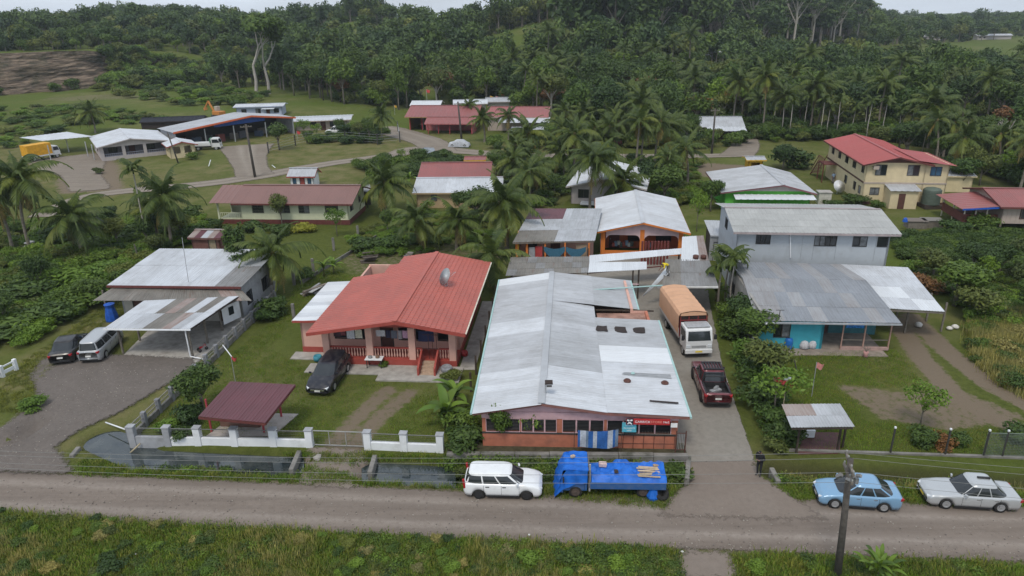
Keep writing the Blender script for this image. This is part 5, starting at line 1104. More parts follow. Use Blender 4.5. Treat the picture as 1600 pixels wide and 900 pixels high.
# pipes and planks lying about
def stick(name,lb,p0,p1,r,m,cat='pipe'): 
    o=MB().path([Vector((0,0,0)),p1-p0],r,8).build(name,m,None,True,loc=p0); return tag(o,lb,cat)
stick('white_pipe','white plastic pipe lying on the bank by the fence corner',at(165,660,.15),at(196,671,.25),.045,WHITE); stick('bamboo_pole','pale pole slanting into the ditch water',at(203,708,-.35),at(219,693,.1),.05,mat('bamboo',(.45,.38,.25)),'pole')
stick('white_pipe','white pipe propped on the side fence rails',at(348,539,1.1),at(364,560,.6),.04,WHITE); stick('white_pipe','short white pipe stuck in the ditch beside the drive',at(1226,742,.1),at(1240,750,-.2),.04,WHITE)
stick('white_post','white post leaning on the grass bank by the workshop drive',at(326,260,.1),at(329,250,.9),.07,WHITE,'post'); stick('white_post','white stake lying on the bank across the road',at(425,258,.2),at(430,262,.2),.06,WHITE,'post')
stick('black_post','black stake standing in the right lawn',at(1250,602,0),at(1241,562,1.9),.04,FRAME_D,'post')
# ------------------------------------------------------------ flags on poles
RED_F=cloth((.5,.07,.07)); YEL_F=cloth((.6,.35,.06)); PNK_F=cloth((.55,.22,.2))
for k,(px_,py_,h,m,s,lb) in enumerate(((1221,655,2.9,RED_F,.6,'red prayer flags on a pole beside the roadside shelter'),(1268,620,2.6,PNK_F,.55,'faded red flag on a thin pole on the right lawn'),(368,598,2.1,RED_F,.35,'small red flag on a thin pole above the gazebo'),(668,172,5.5,RED_F,1.0,'red flag on the tall pole above the red compound'),(642,200,3.6,YEL_F,.9,'leftmost yellow flag before the red compound'),(662,202,3.6,YEL_F,.9,'second yellow flag before the red compound'),(683,205,3.,PNK_F,.8,'orange flag at the lower red roof'),(766,168,3.2,YEL_F,.9,'orange flag behind the fan palm'),(775,170,3.4,PNK_F,.9,'pale pink flag behind the fan palm'),(465,219,2.0,RED_F,.8,'red triangular flag by the beige flat house'),(617,180,2.6,YEL_F,.7,'small yellow flag left of the red compound'))):
    t_=thing('flag_pole',lb,'flag',at(px_,py_,0)); MB().path([(0,0,0),(0,0,h)],.025 if k<3 else .05,6).build('pole',STEEL if k else mat('bamboo',(.45,.38,.25)),t_)
    mb=MB(); 
    for j in range(4):
        for i in range(5): mb.v.append((s*i/4*(1-.2*j/3), .06*math.sin(i*2), h-.05-j*s*.25-i*.06*s+.04*math.sin(i*1.7)))
    for j in range(3):
        for i in range(4): mb.f.append((j*5+i,(j+1)*5+i,(j+1)*5+i+1,j*5+i+1))
    mb.build('flag',m,t_,True)
    if k==0: MB().obox((-.35,0,h-.15),(.6,.03,.35),(0,.4,0)).build('flag',RED_F,t_); MB().obox((.0,-.03,h+.02),(.5,.03,.2),(0,0,0)).build('flag',WHITE,t_)
# ------------------------------------------------------------ poles and wires
POLE = mat('pole_timber',(.085,.075,.066),.9,.3,5,bump=.3)
def pole(lb, base, top, r0, r1, arms):
    t_=thing('utility_pole',lb,'utility pole',base); d=top-base; MB().path([Vector((0,0,-.3)),d*.5,d],[r0,(r0+r1)/2,r1],12).build('post',POLE,t_,True)
    for (o,dx,ln,up) in arms:
        c=d+Vector((0,0,-o)); a=MB().beam(c-dx*ln/2+Vector((0,0,-up)),c+dx*ln/2+Vector((0,0,up)),.1,.12).build('crossarm',WOOD_G,t_)
        for s in (-.46,-.2,.2,.46): MB().lathe([(.02,0),(.04,.04),(.03,.07),(.045,.1),(.02,.14)],8).build('insulator',mat('porcelain',(.3,.3,.28),.3),a,True,loc=c+dx*ln*s+Vector((0,0,.06+up*2*s)))
    return t_
base=at(1309,900,0); top_z=7.0
tp=base+Vector((-.38,.0,6.35))
pole('dark timber utility pole with crossarms in the foreground by the road',base,tp,.17,.12,[(.25,Vector((.25,.97,0)),1.7,0),(.75,Vector((.2,.98,0)),1.5,0)])
ex=thing
mb=MB()
for k,(dx,dy,dz,s) in enumerate(((.25,-.3,-.9,.14),(.32,.1,-1.1,.16),(-.25,.2,-1.0,.15),(.2,-.5,-.5,.12),(-.2,-.5,-.7,.12))): mb.obox(tp+Vector((dx,dy,dz)),(s,s,s*2),(.3*k,.2*k,0))
tag(mb.build('pole_fittings',mat('fuse_grey',(.2,.2,.2),.6),None),'cluster of dark fuse boxes on the foreground pole top','fuse boxes')
wires=[]
def wire(p,q,sag,lb,r=.008):
    pts=[]; 
    for i in range(25): s=i/24; v=p.lerp(q,s); v.z-=sag*4*s*(1-s); pts.append(v-p)
    o=MB().path(pts,r,5).build('overhead_wire',mat('wire_grey',(.22,.22,.21),.6,.1),None,True,loc=p); tag(o,lb,'wire','overhead wires from the foreground pole')
WL='overhead wire stretched from the foreground pole along the road'
for k,(dy,dz) in enumerate(((.65,-.1),(.25,-.12),(-.25,-.5),(-.6,-.75))): wire(tp+Vector((0,dy,dz)),Vector((-42,29.4+dy*.8+k*.5,6.2-.35*k)),.75,WL); wire(tp+Vector((.1,dy,dz)),Vector((52,21.5+dy,6.3-.3*k)),.6,WL)
b2=at(399,278,0); pole('grey utility pole standing at the workshop drive entrance',b2,b2+Vector((-.3,0,8.6)),.22,.16,[(.4,Vector((.9,.3,0)),1.8,0)])
b3=at(722,224,0); pole('grey utility pole beside the covered car at the red compound',b3,b3+Vector((-.5,0,8.2)),.22,.16,[(.4,Vector((.9,.3,0)),1.8,0)])
b4=at(1112,240,0); pole('pale utility pole among the palms at the side lane',b4,b4+Vector((0,0,8.0)),.2,.14,[(.4,Vector((1,0,0)),1.6,0)])
b5=at(279,255,0); pole('short leaning dark pole on the grass bank by the gatehouse',b5,b5+Vector((-1.0,0,5.5)),.14,.1,[])
b6=at(219,412,0); pole('short dark post with a lamp behind the carport house',b6,b6+Vector((-.2,0,2.2)),.07,.06,[])
# fence posts on the bank above the village road and round the palm garden
PF=thing('bank_fence','wire fence on dark posts along the bank above the village road','fence',at(420,240,0)); pts=[at(420,240),at(462,228),at(480,224),at(540,222),at(590,226),at(625,222),at(622,205)]
for p in pts: MB().box(p.x-b_.x*0-.1-at(420,240).x,p.y-.1-at(420,240).y,0,p.x+.1-at(420,240).x,p.y+.1-at(420,240).y,2.2).build('post',FRAME_D,PF)
mw=MB(); o0=at(420,240)
for p,q in zip(pts[:-1],pts[1:]):
    for z in (.5,1.0,1.5,2.0): mw.beam(p-o0+Vector((0,0,z)),q-o0+Vector((0,0,z)),.03,.03)
mw.build('wire',STEEL,PF)
GF=thing('garden_fence','dark concrete posts of the garden fence left of the red house','fence',at(427,470,0)); o0=at(427,470)
for q in ((427,470),(460,445),(490,426),(522,392),(460,500),(560,372)): p=at(*q); MB().box(p.x-o0.x-.12,p.y-o0.y-.12,0,p.x-o0.x+.12,p.y-o0.y+.12,1.5).build('post',CONCD,GF)
pa,pb_=at(470,445)-o0,at(600,365)-o0; MB().beam(pa+Vector((0,0,.15)),pb_+Vector((0,0,.15)),.12,.5).build('kerb',CONCD,GF)
# posts of the boundary right of the red house
BF=thing('boundary_fence','row of dark posts and wire between red house and store','fence',at(735,640,0)); o0=at(735,640)
for q in ((736,612),(744,585),(752,560),(759,536),(765,512),(770,490),(775,470)): p=at(*q); MB().box(p.x-o0.x-.07,p.y-o0.y-.07,0,p.x-o0.x+.07,p.y-o0.y+.07,1.5).build('post',WOOD_D,BF)
tc_=thing('play_trike','small red tricycle under the carport edge','tricycle',at(317,548,.06),R(40)); RD=mat('plastic_red',(.5,.02,.03),.4)
for k,(x,y) in enumerate(((.3,0),(-.25,.18),(-.25,-.18))): w_=MB().lathe([(.1,-.03),(.14,-.02),(.14,.02),(.1,.03)],12,axis='y').build('wheel',FRAME_D,tc_,loc=(x,y,.14))
MB().path([(.3,0,.14),(.25,0,.55),(.0,0,.3),(-.25,0,.2)],.025,6).build('frame',RD,tc_); MB().beam((.25,-.2,.56),(.25,.2,.56),.03,.03).build('handlebar',FRAME_D,tc_); MB().box(-.2,-.1,.3,.0,.1,.36).build('seat',RD,tc_)

# ------------------------------------------------------------ yard clutter
PRL=thing('pipe_railing','rusty pipe railing in front of the right half of the store','railing',at(925,700,.3),R(-3.2)); rp=MB()
for k in range(9): rp.path([(k*.6,0,0),(k*.6,0,1.0)],.018,6)
for z in (.35,.98): rp.path([(0,0,z),(4.8,0,z)],.016,6)
rp.build('rails',mat('rust_iron',(.10,.045,.035)),PRL)
def heap(name,lb,cat,p,n,size,cols,flat=.08,rz=0.,piece='board'):
    t_=thing(name,lb,cat,p,rz)
    for k in range(n): MB().obox((rng.uniform(-.3,.3)*size[1],rng.uniform(-.5,.5)*size[1],flat*(k+.5)/2),(size[0]*rng.uniform(.7,1.1),size[2]*rng.uniform(.7,1.3),flat*.6),(rng.uniform(-.06,.06),rng.uniform(-.06,.06),rng.uniform(-.25,.25))).build(piece,cloth(cols[k%len(cols)]),t_)
heap('timber_stack','stack of boards and roofing offcuts beside the red house wing','timber',at(492,456),9,(2.6,1.0,.3),((.2,.17,.14),(.33,.33,.34),(.12,.1,.09),(.42,.42,.42)),.12,R(60))
heap('log_heap','dark heap of cut logs in the garden behind the red house','log heap',at(578,408),10,(1.5,1.4,.25),((.07,.055,.045),(.12,.1,.085)),.16,R(10),'log')
heap('rubble_heap','grey rubble heap in the bare garden behind the red house','rubble',at(640,410),12,(.8,1.8,.5),((.14,.13,.12),(.2,.18,.16)),.14,0,'stone')
heap('junk_pile','pile of pale junk under the palms at the left edge','junk',at(55,392),9,(1.0,2.2,.7),((.4,.4,.4),(.12,.1,.1),(.25,.12,.1),(.55,.55,.53)),.22,0,'scrap')
heap('roof_offcut','grey sheet lying in the left field','sheet',at(38,442),2,(1.6,.3,1.0),((.4,.4,.38),),.3,R(10),'sheet')
heap('board_pile','loose boards behind the carport house roof','boards',at(228,408),5,(1.8,1.2,.2),((.35,.3,.25),(.2,.17,.15)),.1,R(35))
heap('plank_bridge','weathered planks lying in the scrub right of the crops','planks',at(1585,418),5,(2.4,1.5,.3),((.25,.23,.2),),.14,R(-8))
for k,(px_,py_,lb) in enumerate(((27,873,'scrap of white paper low on the left verge'),(212,866,'white plastic scrap on the left verge'),(652,851,'white bottle on the near verge, middle'),(668,868,'white lid on the near verge, middle'),(827,836,'pale rag on the road edge below the lorry'),(1046,866,'white can left of the field entrance'),(1066,862,'pale stone at the field entrance corner'),(1588,500,'white bag in the dry scrub at the right edge'),(497,716,'heap of pale stones by the gate crossing'))):
    r_=random.Random(k); s=.07 if k<7 else .3; b=MB().lathe([(s*.3,0),(s,.02),(s*.8,s*.5),(s*.2,s*.7)],7); b.v=[(x*r_.uniform(.6,1.3),y*r_.uniform(.6,1.3),z) for x,y,z in b.v]; tag(b.build('litter_scrap' if k<8 else 'stone_heap',cloth((.6,.6,.58) if k<8 else (.3,.28,.25)),None,loc=at(px_,py_,.05)),lb,'litter' if k<8 else 'stones')
# ------------------------------------------------------------ vehicles
TYRE = mat('tyre', (.022,.021,.02), .9, .3, 12); RIM = mat('alloy_rim', (.45,.46,.47), .35, .1, 8, metal=.6); PLASTIC = mat('black_plastic', (.025,.025,.027), .6, .2, 8)
HEADL = mat('headlamp', (.62,.65,.68), .15, .2, 15, spec=.7); TAILL = mat('tail_lamp', (.35,.015,.02), .2, .2, 12); CHROME = mat('chrome', (.6,.6,.6), .15, .1, 8, metal=.9); CARGL = glassmat('car_glass', (.025,.03,.034), .05); PLATE = mat('plate_white', (.65,.65,.62), .5); PLATEY = mat('plate_yellow', (.65,.5,.08), .5)
def wheel(parent, x, y, r, wd, m=None, steel=False):
    s = 1 if y > 0 else -1
    t_ = MB().lathe([(r*.62,-wd/2),(r*.93,-wd/2),(r,-wd*.35),(r,wd*.35),(r*.93,wd/2),(r*.62,wd/2)], 24, axis='y').build('wheel', TYRE, parent, True, loc=(x,y,r))
    rm_ = MB().lathe([(r*.6,-wd*.42),(r*.64,-wd*.48)] if False else [(r*.64,s*wd*.49),(r*.64,s*wd*.535),(r*.57,s*wd*.53),(r*.55,s*wd*.505)], 20, axis='y')
    rm_.build('rim', m or RIM, t_, True)
    sp = MB()
    if not steel:
        for k in range(5): a = k*math.pi*2/5; sp.obox((math.cos(a)*r*.3, s*wd*.5, math.sin(a)*r*.3), (r*.56, .02, r*.17), (0,-a,0))
        sp.lathe([(r*.13,s*wd*.48),(r*.13,s*wd*.54)],10,axis='y')
    else: sp.lathe([(r*.55,s*wd*.5),(r*.5,s*wd*.52),(r*.2,s*wd*.52),(r*.15,s*wd*.56)],14,axis='y')
    sp.build('hub', m or RIM, t_)
    return t_
def car(name, label, loc, rz, pm, L, W, top, cab, xw, r, zr, plate=PLATE, side=((.06,.34),(.37,.63),(.66,.93)), bed=None, rimm=None, dark_lower=False, rear_lamp=None, group=None, roofrack=False, glass=None, hood_dark=False, steel=False, plate_rear=True):
    """front faces +x; top = [(x, z)] bonnet/belt/boot line; cab = rear-bottom, rear-top, front-top, front-bottom x"""
    root = thing(name, label, 'car' if not bed else 'pickup truck', loc, rz, group); glass = glass or CARGL
    txs, tzs = [p[0] for p in top], [p[1] for p in top]; N = 64; zs = .22 if not bed else .34; mb = MB(); secs = []
    for i in range(N+1):
        f = i/N; f = .5 - .5*math.cos(math.pi*f)*(1-.25*(1-abs(math.cos(math.pi*f)))); f = min(1, max(0, f)); x = -L/2 + L*f
        e = abs(x)/(L/2); w_ = W/2*(1-.05*e**4); ed = (L/2-abs(x)); w_ *= 1 - .16*max(0, 1-ed/.16)**2
        zt = float(np.interp(x, txs, tzs)); zb = zs + .10*max(0, 1-ed/.25)
        arch = zb
        for xc in xw:
            ra = r + .055; d = abs(x-xc)
            if d < ra: arch = max(arch, r + math.sqrt(ra*ra-d*d)*.98)
        arch = min(arch, zt-.1); tk = 1 - .35*max(0, 1-ed/.12)**2; bl = .035*max(0,1-ed/.1)
        sec = [(0,zb),(w_-.28,zb),(w_-.03,arch),(w_,arch+(zt-arch)*.25),(w_+.008,arch+(zt-arch)*.5),(w_*.985,arch+(zt-arch)*.86-bl),(w_*.945,zt-.012-bl),(w_*.8,zt+.008),(w_*.4,zt+.022),(0,zt+.026)]
        secs.append((x, sec))
    M_ = 10; ring = []
    for x, sec in secs:
        o = len(mb.v); mb.v += [(x, y, z) for y, z in sec] + [(x, -y, z) for y, z in sec[1:-1]][::-1]
    K = 2*M_-2
    for i in range(N):
        xm = (secs[i][0]+secs[i+1][0])/2
        for k in range(K):
            j = k if k < M_-1 else K-1-k
            if bed and bed[0] < xm < bed[1] and j >= 7: continue
            mb.f.append((i*K+k, i*K+(k+1)%K, (i+1)*K+(k+1)%K, (i+1)*K+k))
    mb.f += [tuple(range(K)), tuple(range(N*K, N*K+K))[::-1]]
    # cabin: stacked rounded outlines
    xb0, xt0, xt1, xb1 = cab; zb_ = float(np.interp((xb0+xb1)/2, txs, tzs)) - .03; n_ = 5.5
    def lev(t):
        te = t**.92; a = xb0+(xt0-xb0)*te; b = xb1+(xt1-xb1)*te; wd = W/2*(.93-.17*t**1.4); return a, b, wd, zb_+(zr-zb_)*t
    def edge(t, y):
        a, b, wd, z = lev(t); return ((b-a)/2)*(1-min(1,abs(y)/wd)**n_)**(1/n_), (a+b)/2, z
    NL = 9; NA = 48; o0 = len(mb.v)
    for j in range(NL+1):
        t = j/NL; tt_ = min(1, t); a, b, wd, z = lev(tt_); sh = 1
        for k in range(NA):
            an = 2*math.pi*k/NA; cx, sy = math.cos(an), math.sin(an)
            mb.v.append(((a+b)/2+(b-a)/2*math.copysign(abs(cx)**(2/n_),cx), wd*math.copysign(abs(sy)**(2/n_),sy), z))
    for j in range(NL):
        for k in range(NA): mb.f.append((o0+j*NA+k, o0+j*NA+(k+1)%NA, o0+(j+1)*NA+(k+1)%NA, o0+(j+1)*NA+k))
    o1 = len(mb.v); a, b, wd, z = lev(1)
    for s, dz in ((.93,.03),(.7,.05),(.35,.06)):
        for k in range(NA):
            an = 2*math.pi*k/NA; cx, sy = math.cos(an), math.sin(an); mb.v.append(((a+b)/2+s*(b-a)/2*math.copysign(abs(cx)**(2/n_),cx), s*wd*math.copysign(abs(sy)**(2/n_),sy), z+dz))
    for j in range(3):
        A0 = o0+NL*NA if j == 0 else o1+(j-1)*NA; B0 = o1+j*NA
        for k in range(NA): mb.f.append((A0+k, A0+(k+1)%NA, B0+(k+1)%NA, B0+k))
    mb.f.append(tuple(o1+2*NA+k for k in range(NA)))
    body = mb.build('body', pm, root, True)
    # glass
    def pane(fn, nu, nv, nm='window'):
        g = MB()
        for j in range(nv+1):
            for i in range(nu+1): g.v.append(fn(i/nu, j/nv))
        for j in range(nv):
            for i in range(nu): g.f.append((j*(nu+1)+i, j*(nu+1)+i+1, (j+1)*(nu+1)+i+1, (j+1)*(nu+1)+i))
        return g.build(nm, glass, root, True)
    def front(sg):
        def fn(u, v):
            t = .06+.86*v; wd = lev(t)[2]; y = (-1+2*u)*wd*(.9-.03*v); h, c, z = edge(t, y); return (c+sg*(h+.012), y, z+.004)
        return fn
    pane(front(1), 12, 6, 'windscreen'); pane(front(-1), 12, 6, 'rear_window')
    for s0, s1 in side:
        for sg in (1, -1):
            def fn(u, v, s0=s0, s1=s1, sg=sg):
                t = .1+.78*v; a, b, wd, z = lev(t); s = s0+(s1-s0)*u; x = a+(b-a)*s; q = abs(x-(a+b)/2)/((b-a)/2); return (x, sg*(wd*(1-q**n_)**(1/n_)+.01), z)
            pane(fn, 6, 4, 'side_window')
    for xc in xw:
        for sg in (1, -1): wheel(root, xc, sg*(W/2-.11), r, .2 if not bed else .26, rimm, steel)
        MB().box(xc-r-.02,-W/2+.24,.15,xc+r+.02,W/2-.24,r+.3).build('wheel_well', PLASTIC, root)
    zf, zt_ = float(np.interp(L/2-.12, txs, tzs)), float(np.interp(-L/2+.1, txs, tzs))
    for sg in (1, -1):
        MB().obox((L/2-.19, sg*(W/2-.29), zf-.06), (.34,.34,.14), (0,R(18),sg*R(-28))).build('headlight', HEADL, root, bevel=.03)
        if rear_lamp == 'tall': MB().obox((-L/2+.05, sg*(W/2-.1), zt_-.02), (.12,.12,.55), (0,R(-6),0)).build('tail_light', TAILL, root, bevel=.02)
        else: MB().obox((-L/2+.11, sg*(W/2-.22), zt_-.13), (.22,.34,.15), (0,R(-8),sg*R(22))).build('tail_light', TAILL, root, bevel=.02)
        MB().obox((cab[3]-.35, sg*(W/2+.06), zb_+.12), (.1,.2,.13), (0,0,sg*R(15))).build('mirror', pm if not dark_lower else PLASTIC, root, bevel=.03)
        for xh in (cab[3]-1.05, cab[3]-1.95):
            if xh > cab[0]+.2: MB().box(xh-.1, sg*(W/2+.012)-.012, zb_-.14, xh+.1, sg*(W/2+.012)+.012, zb_-.105).build('door_handle', CHROME if not steel else PLASTIC, root)
        dl = MB()
        for xl in (cab[3]-.25, cab[3]-1.2, cab[3]-2.15):
            if xl > cab[0]+.1: dl.box(xl-.006, sg*(W/2+.003)-.006, zs+.12, xl+.006, sg*(W/2+.003)+.006, zb_-.05)
        dl.box(xw[1]+r+.1, sg*W/2-.012, zs-.02, xw[0]-r-.1, sg*W/2+.006, zs+.06); dl.build('door_seam', PLASTIC, root)
    MB().box(L/2-.05,-W*.27,zf-.27,L/2+.012,W*.27,zf-.13).build('grille', PLASTIC if not hood_dark else CHROME, root, bevel=.02); MB().box(L/2-.06,-W*.36,zs+.06,L/2+.008,W*.36,zs+.16).build('bumper_intake', PLASTIC, root)
    MB().box(L/2-.0,-.2,zs+.16,L/2+.022,.2,zs+.28).build('number_plate', plate, root); MB().box(-L/2-.02,-.2,zs+.38,-L/2+.02,.2,zs+.5).build('number_plate', plate, root)
    MB().box(-L/2-.012,-W*.38,zs+.08,-L/2+.05,W*.38,zs+.2).build('rear_bumper', PLASTIC, root)
    if bed:
        x0, x1 = bed; wi = W/2*.8; zt2 = float(np.interp((x0+x1)/2, txs, tzs)); fz = .72; g = MB()
        g.quad((x0,-wi,fz),(x1,-wi,fz),(x1,wi,fz),(x0,wi,fz)).quad((x0,-wi,fz),(x0,-wi,zt2),(x1,-wi,zt2),(x1,-wi,fz)).quad((x0,wi,fz),(x1,wi,fz),(x1,wi,zt2),(x0,wi,zt2)).quad((x0,-wi,fz),(x0,wi,fz),(x0,wi,zt2),(x0,-wi,zt2)).quad((x1,-wi,fz),(x1,-wi,zt2),(x1,wi,zt2),(x1,wi,fz))
        g.build('bed_liner', PLASTIC, root)
        for sg in (1,-1): MB().box(x0-.02,sg*wi-.06,zt2+.005,x1+.02,sg*wi+.06,zt2+.05).build('bed_rail', PLASTIC, root, bevel=.01)
        MB().path([(x1+.05,-wi,zt2),(x1-.25,-wi*.85,zr-.1),(x1-.25,wi*.85,zr-.1),(x1+.05,wi,zt2)],.05,8).build('roll_bar', PLASTIC, root)
    if roofrack:
        a, b, wd, z = lev(1)
        for k in range(7): y=-wd*.8+wd*1.6*k/6; MB().box(a+.15,y-.05,z+.06,b-.15,y+.05,z+.12).build('rack_bar', PLASTIC, root)
        MB().box(a+.1,-wd*.9,z+.03,a+.22,wd*.9,z+.14).build('rack_rail', PLASTIC, root); MB().box(b-.22,-wd*.9,z+.03,b-.1,wd*.9,z+.14).build('rack_rail', PLASTIC, root)
    return root
def sedan_top(L, hood=.86, belt=.9, boot=.95, nose=.68): return [(-L/2,boot-.14),(-L/2+.12,boot-.03),(-L/2+.5,boot),(-L*.2,belt),(L*.14,belt),(L*.2,hood+.03),(L/2-.55,hood-.07),(L/2-.2,nose+.06),(L/2,nose-.1)]
gp = lambda px_, py_, z=.03: at(px_, py_, z)
# light blue saloon (front towards the left)
c0 = gp(1336,783); car('parked_car', 'light blue saloon parked on the verge behind the foreground pole', c0, R(180-9), paint('car_light_blue',(.20,.37,.55)), 4.37, 1.7, sedan_top(4.37,.9,.93,1.02), (-1.95,-.98,.28,1.22), (1.33,-1.24), .31, 1.45, side=((.10,.36),(.39,.63),(.66,.92)))
c1 = gp(1513,783); car('parked_car', 'silver taxi saloon with a roof bar parked on the right verge', c1, R(180-8), paint('car_silver',(.50,.52,.53),.3,.5,.4), 4.75, 1.72, sedan_top(4.75,.88,.9,.93,.72), (-1.72,-1.05,.18,.92), (1.42,-1.33), .32, 1.43, plate=PLATEY, hood_dark=True)
c1z = bpy.data.objects[[o.name for o in COL.objects if o.get('label','').startswith('silver taxi')][0]]
MB().box(-.95,-.14,1.47,-.3,.0,1.56).build('roof_bar', PLASTIC, c1z, bevel=.02)
c2 = gp(787,766); car('parked_car', 'white estate wagon parked at the road edge beside the blue lorry', c2, R(-4), paint('car_white',(.75,.77,.78),.3,.5,0), 4.2, 1.69, [(-2.1,.8),(-2.05,.95),(-1.5,.97),(1.0,.95),(1.25,.95),(1.7,.86),(1.95,.76),(2.1,.6)], (-2.03,-1.82,.42,1.15), (1.28,-1.27), .3, 1.43, side=((.05,.3),(.33,.6),(.63,.9)), rear_lamp='tall', steel=True, rimm=PLASTIC)
c3 = gp(516,594); car('parked_car', 'black people carrier parked on the lawn of the red house', c3, R(-97), paint('car_black_blue',(.008,.009,.016),.3,.25,0), 4.8, 1.82, [(-2.4,.9),(-2.3,1.02),(.9,1.02),(1.3,1.0),(1.8,.9),(2.15,.78),(2.4,.62)], (-2.25,-1.95,.35,1.35), (1.45,-1.35), .34, 1.52, hood_dark=True)
c4 = gp(111,552); car('parked_car', 'black saloon with red tail lights beside the silver minivan', c4, R(104), paint('car_black',(.008,.008,.009),.3,.25,0), 4.5, 1.74, sedan_top(4.5,.9,.93,1.0), (-1.9,-1.1,.3,1.2), (1.35,-1.3), .32, 1.45)
c5 = gp(161,549); car('parked_car', 'silver grey minivan parked beside the open carport', c5, R(95), paint('car_grey_silver',(.42,.44,.46),.35,.4,.2), 4.5, 1.7, [(-2.25,.95),(-2.2,1.08),(1.3,1.05),(1.75,.98),(2.05,.85),(2.25,.62)], (-2.2,-2.05,.95,1.85), (1.45,-1.2), .32, 1.68, rear_lamp=None, side=((.05,.3),(.33,.6),(.63,.88)))
c6 = gp(1109,609); car('pickup_truck', 'dark red double cab pickup with roof rack on the concrete drive', c6, R(86), paint('car_dark_red',(.13,.012,.02),.25,.8,.2), 5.25, 1.9, [(-2.62,1.05),(-2.55,1.12),(-.95,1.12),(.9,1.14),(1.25,1.14),(2.2,1.06),(2.45,.95),(2.62,.7)], (-.95,-.72,.55,1.3), (1.6,-1.55), .4, 1.8, bed=(-2.45,-1.0), roofrack=True, dark_lower=True, rimm=PLASTIC, side=((.08,.46),(.52,.92)))
tag(MB().obox((0,0,.0),(.8,.3,.12),(0,0,.4)).obox((.1,.2,.1),(.6,.2,.15),(0,.2,1)).build('tool_pile',STEEL,None,loc=at(1118,610,.8)),'grey tools lying in the red pickup bed','tools')
# small vehicles far off
car('parked_car','dark red van parked among the palms',at(954,227,.05),R(172),paint('car_maroon',(.12,.01,.02)),4.3,1.7,[(-2.15,.9),(1.4,.98),(1.8,.9),(2.15,.6)],(-2.1,-1.9,.7,1.5),(1.35,-1.25),.32,1.7)
car('parked_car','small white car at the kiosk by the side lane',at(1163,279,.05),R(185),paint('car_white',(.75,.77,.78)),4.0,1.66,sedan_top(4.0),(-1.7,-.9,.3,1.1),(1.2,-1.2),.3,1.42)
cc=at(718,229,.05); cv=thing('covered_car','car under a grey fabric cover beside the pole at the compound','car',cc,R(-12))
mb=MB(); nn=20
for i in range(nn+1):
    x=-2.1+4.2*i/nn; zt=float(np.interp(x,[-2.1,-1.9,-1.2,-.5,.8,1.5,1.95,2.1],[.35,.85,1.0,1.42,1.42,.95,.8,.3])); 
    for k in range(9): a=math.pi*k/8; mb.v.append((x,.86*math.copysign(abs(math.cos(a))**.5,math.cos(a))*(1-.12*(math.sin(a)>.9)),max(.05,zt*abs(math.sin(a))**.45)))
for i in range(nn):
    for k in range(8): mb.f.append((i*9+k,i*9+k+1,(i+1)*9+k+1,(i+1)*9+k))
mb.build('cover',mat('cover_grey',(.4,.42,.45),.7,.2,3),cv,True)
for x in (-1.25,1.25):
    for y in (-.75,.75): wheel(cv,x,y,.3,.2)
# lorries ---------------------------------------------------------
def cab_mesh(root, W, x0, x1, z0, zt, pm, slant=.25):
    """cab-over: front face at x1"""
    mb=MB(); zm=z0+(zt-z0)*.48
    prof=[(x0,z0),(x1-.02,z0),(x1,z0+.25),(x1,zm),(x1-slant,zt-.12),(x1-slant-.14,zt),(x0+.05,zt),(x0,zt-.06)]
    mb.prism([(x,-W/2,z) for x,z in prof],(0,W,0)); c=mb.build('cab',pm,root,bevel=.06)
    def sx(z): return x1-slant*max(0,(z-zm))/(zt-.12-zm)
    za,zc=zm+.02,zt-.2
    g=MB().quad((sx(za)+.012,-W/2+.13,za),(sx(za)+.012,W/2-.13,za),(sx(zc)+.012,W/2-.2,zc),(sx(zc)+.012,-W/2+.2,zc)).build('windscreen',CARGL,root)
    MB().beam((sx(za)+.03,-.5,za+.03),(sx(za+.3)+.03,.1,za+.05),.02,.02).build('wiper',PLASTIC,root)
    for s in (1,-1):
        MB().add([(sx(za)-.12,s*(W/2+.012),za),(x0+.2,s*(W/2+.012),za),(x0+.2,s*(W/2+.012),zc),(sx(zc)-.1,s*(W/2+.012),zc)],[(0,1,2,3)]).build('side_window',CARGL,root)
        MB().box(x1-.02,s*(W/2-.2)-.17,z0+.28,x1+.03,s*(W/2-.2)+.17,z0+.55).build('headlight',HEADL,root,bevel=.02)
        MB().obox((x1-.1,s*(W/2+.22),zm+.25),(.08,.2,.36),(0,0,0)).build('mirror',PLASTIC,root); MB().path([(x1-.15,s*W/2,zm+.5),(x1-.1,s*(W/2+.22),zm+.45)],.015,5).build('mirror_arm',PLASTIC,root)
        MB().box(x0+.15,s*(W/2+.003)-.004,z0+.1,x0+.17,s*(W/2+.003)+.004,zt-.2).build('door_seam',PLASTIC,root)
    MB().box(x1-.02,-W*.27,z0+.3,x1+.02,W*.27,z0+.48).build('grille',STEEL,root); MB().box(x1-.1,-W/2-.02,z0-.16,x1+.07,W/2+.02,z0+.16).build('bumper',pm,root,bevel=.03)
    MB().box(x1+.07,-.26,z0-.06,x1+.085,.26,z0+.08).build('number_plate',PLATEY,root)
    return c
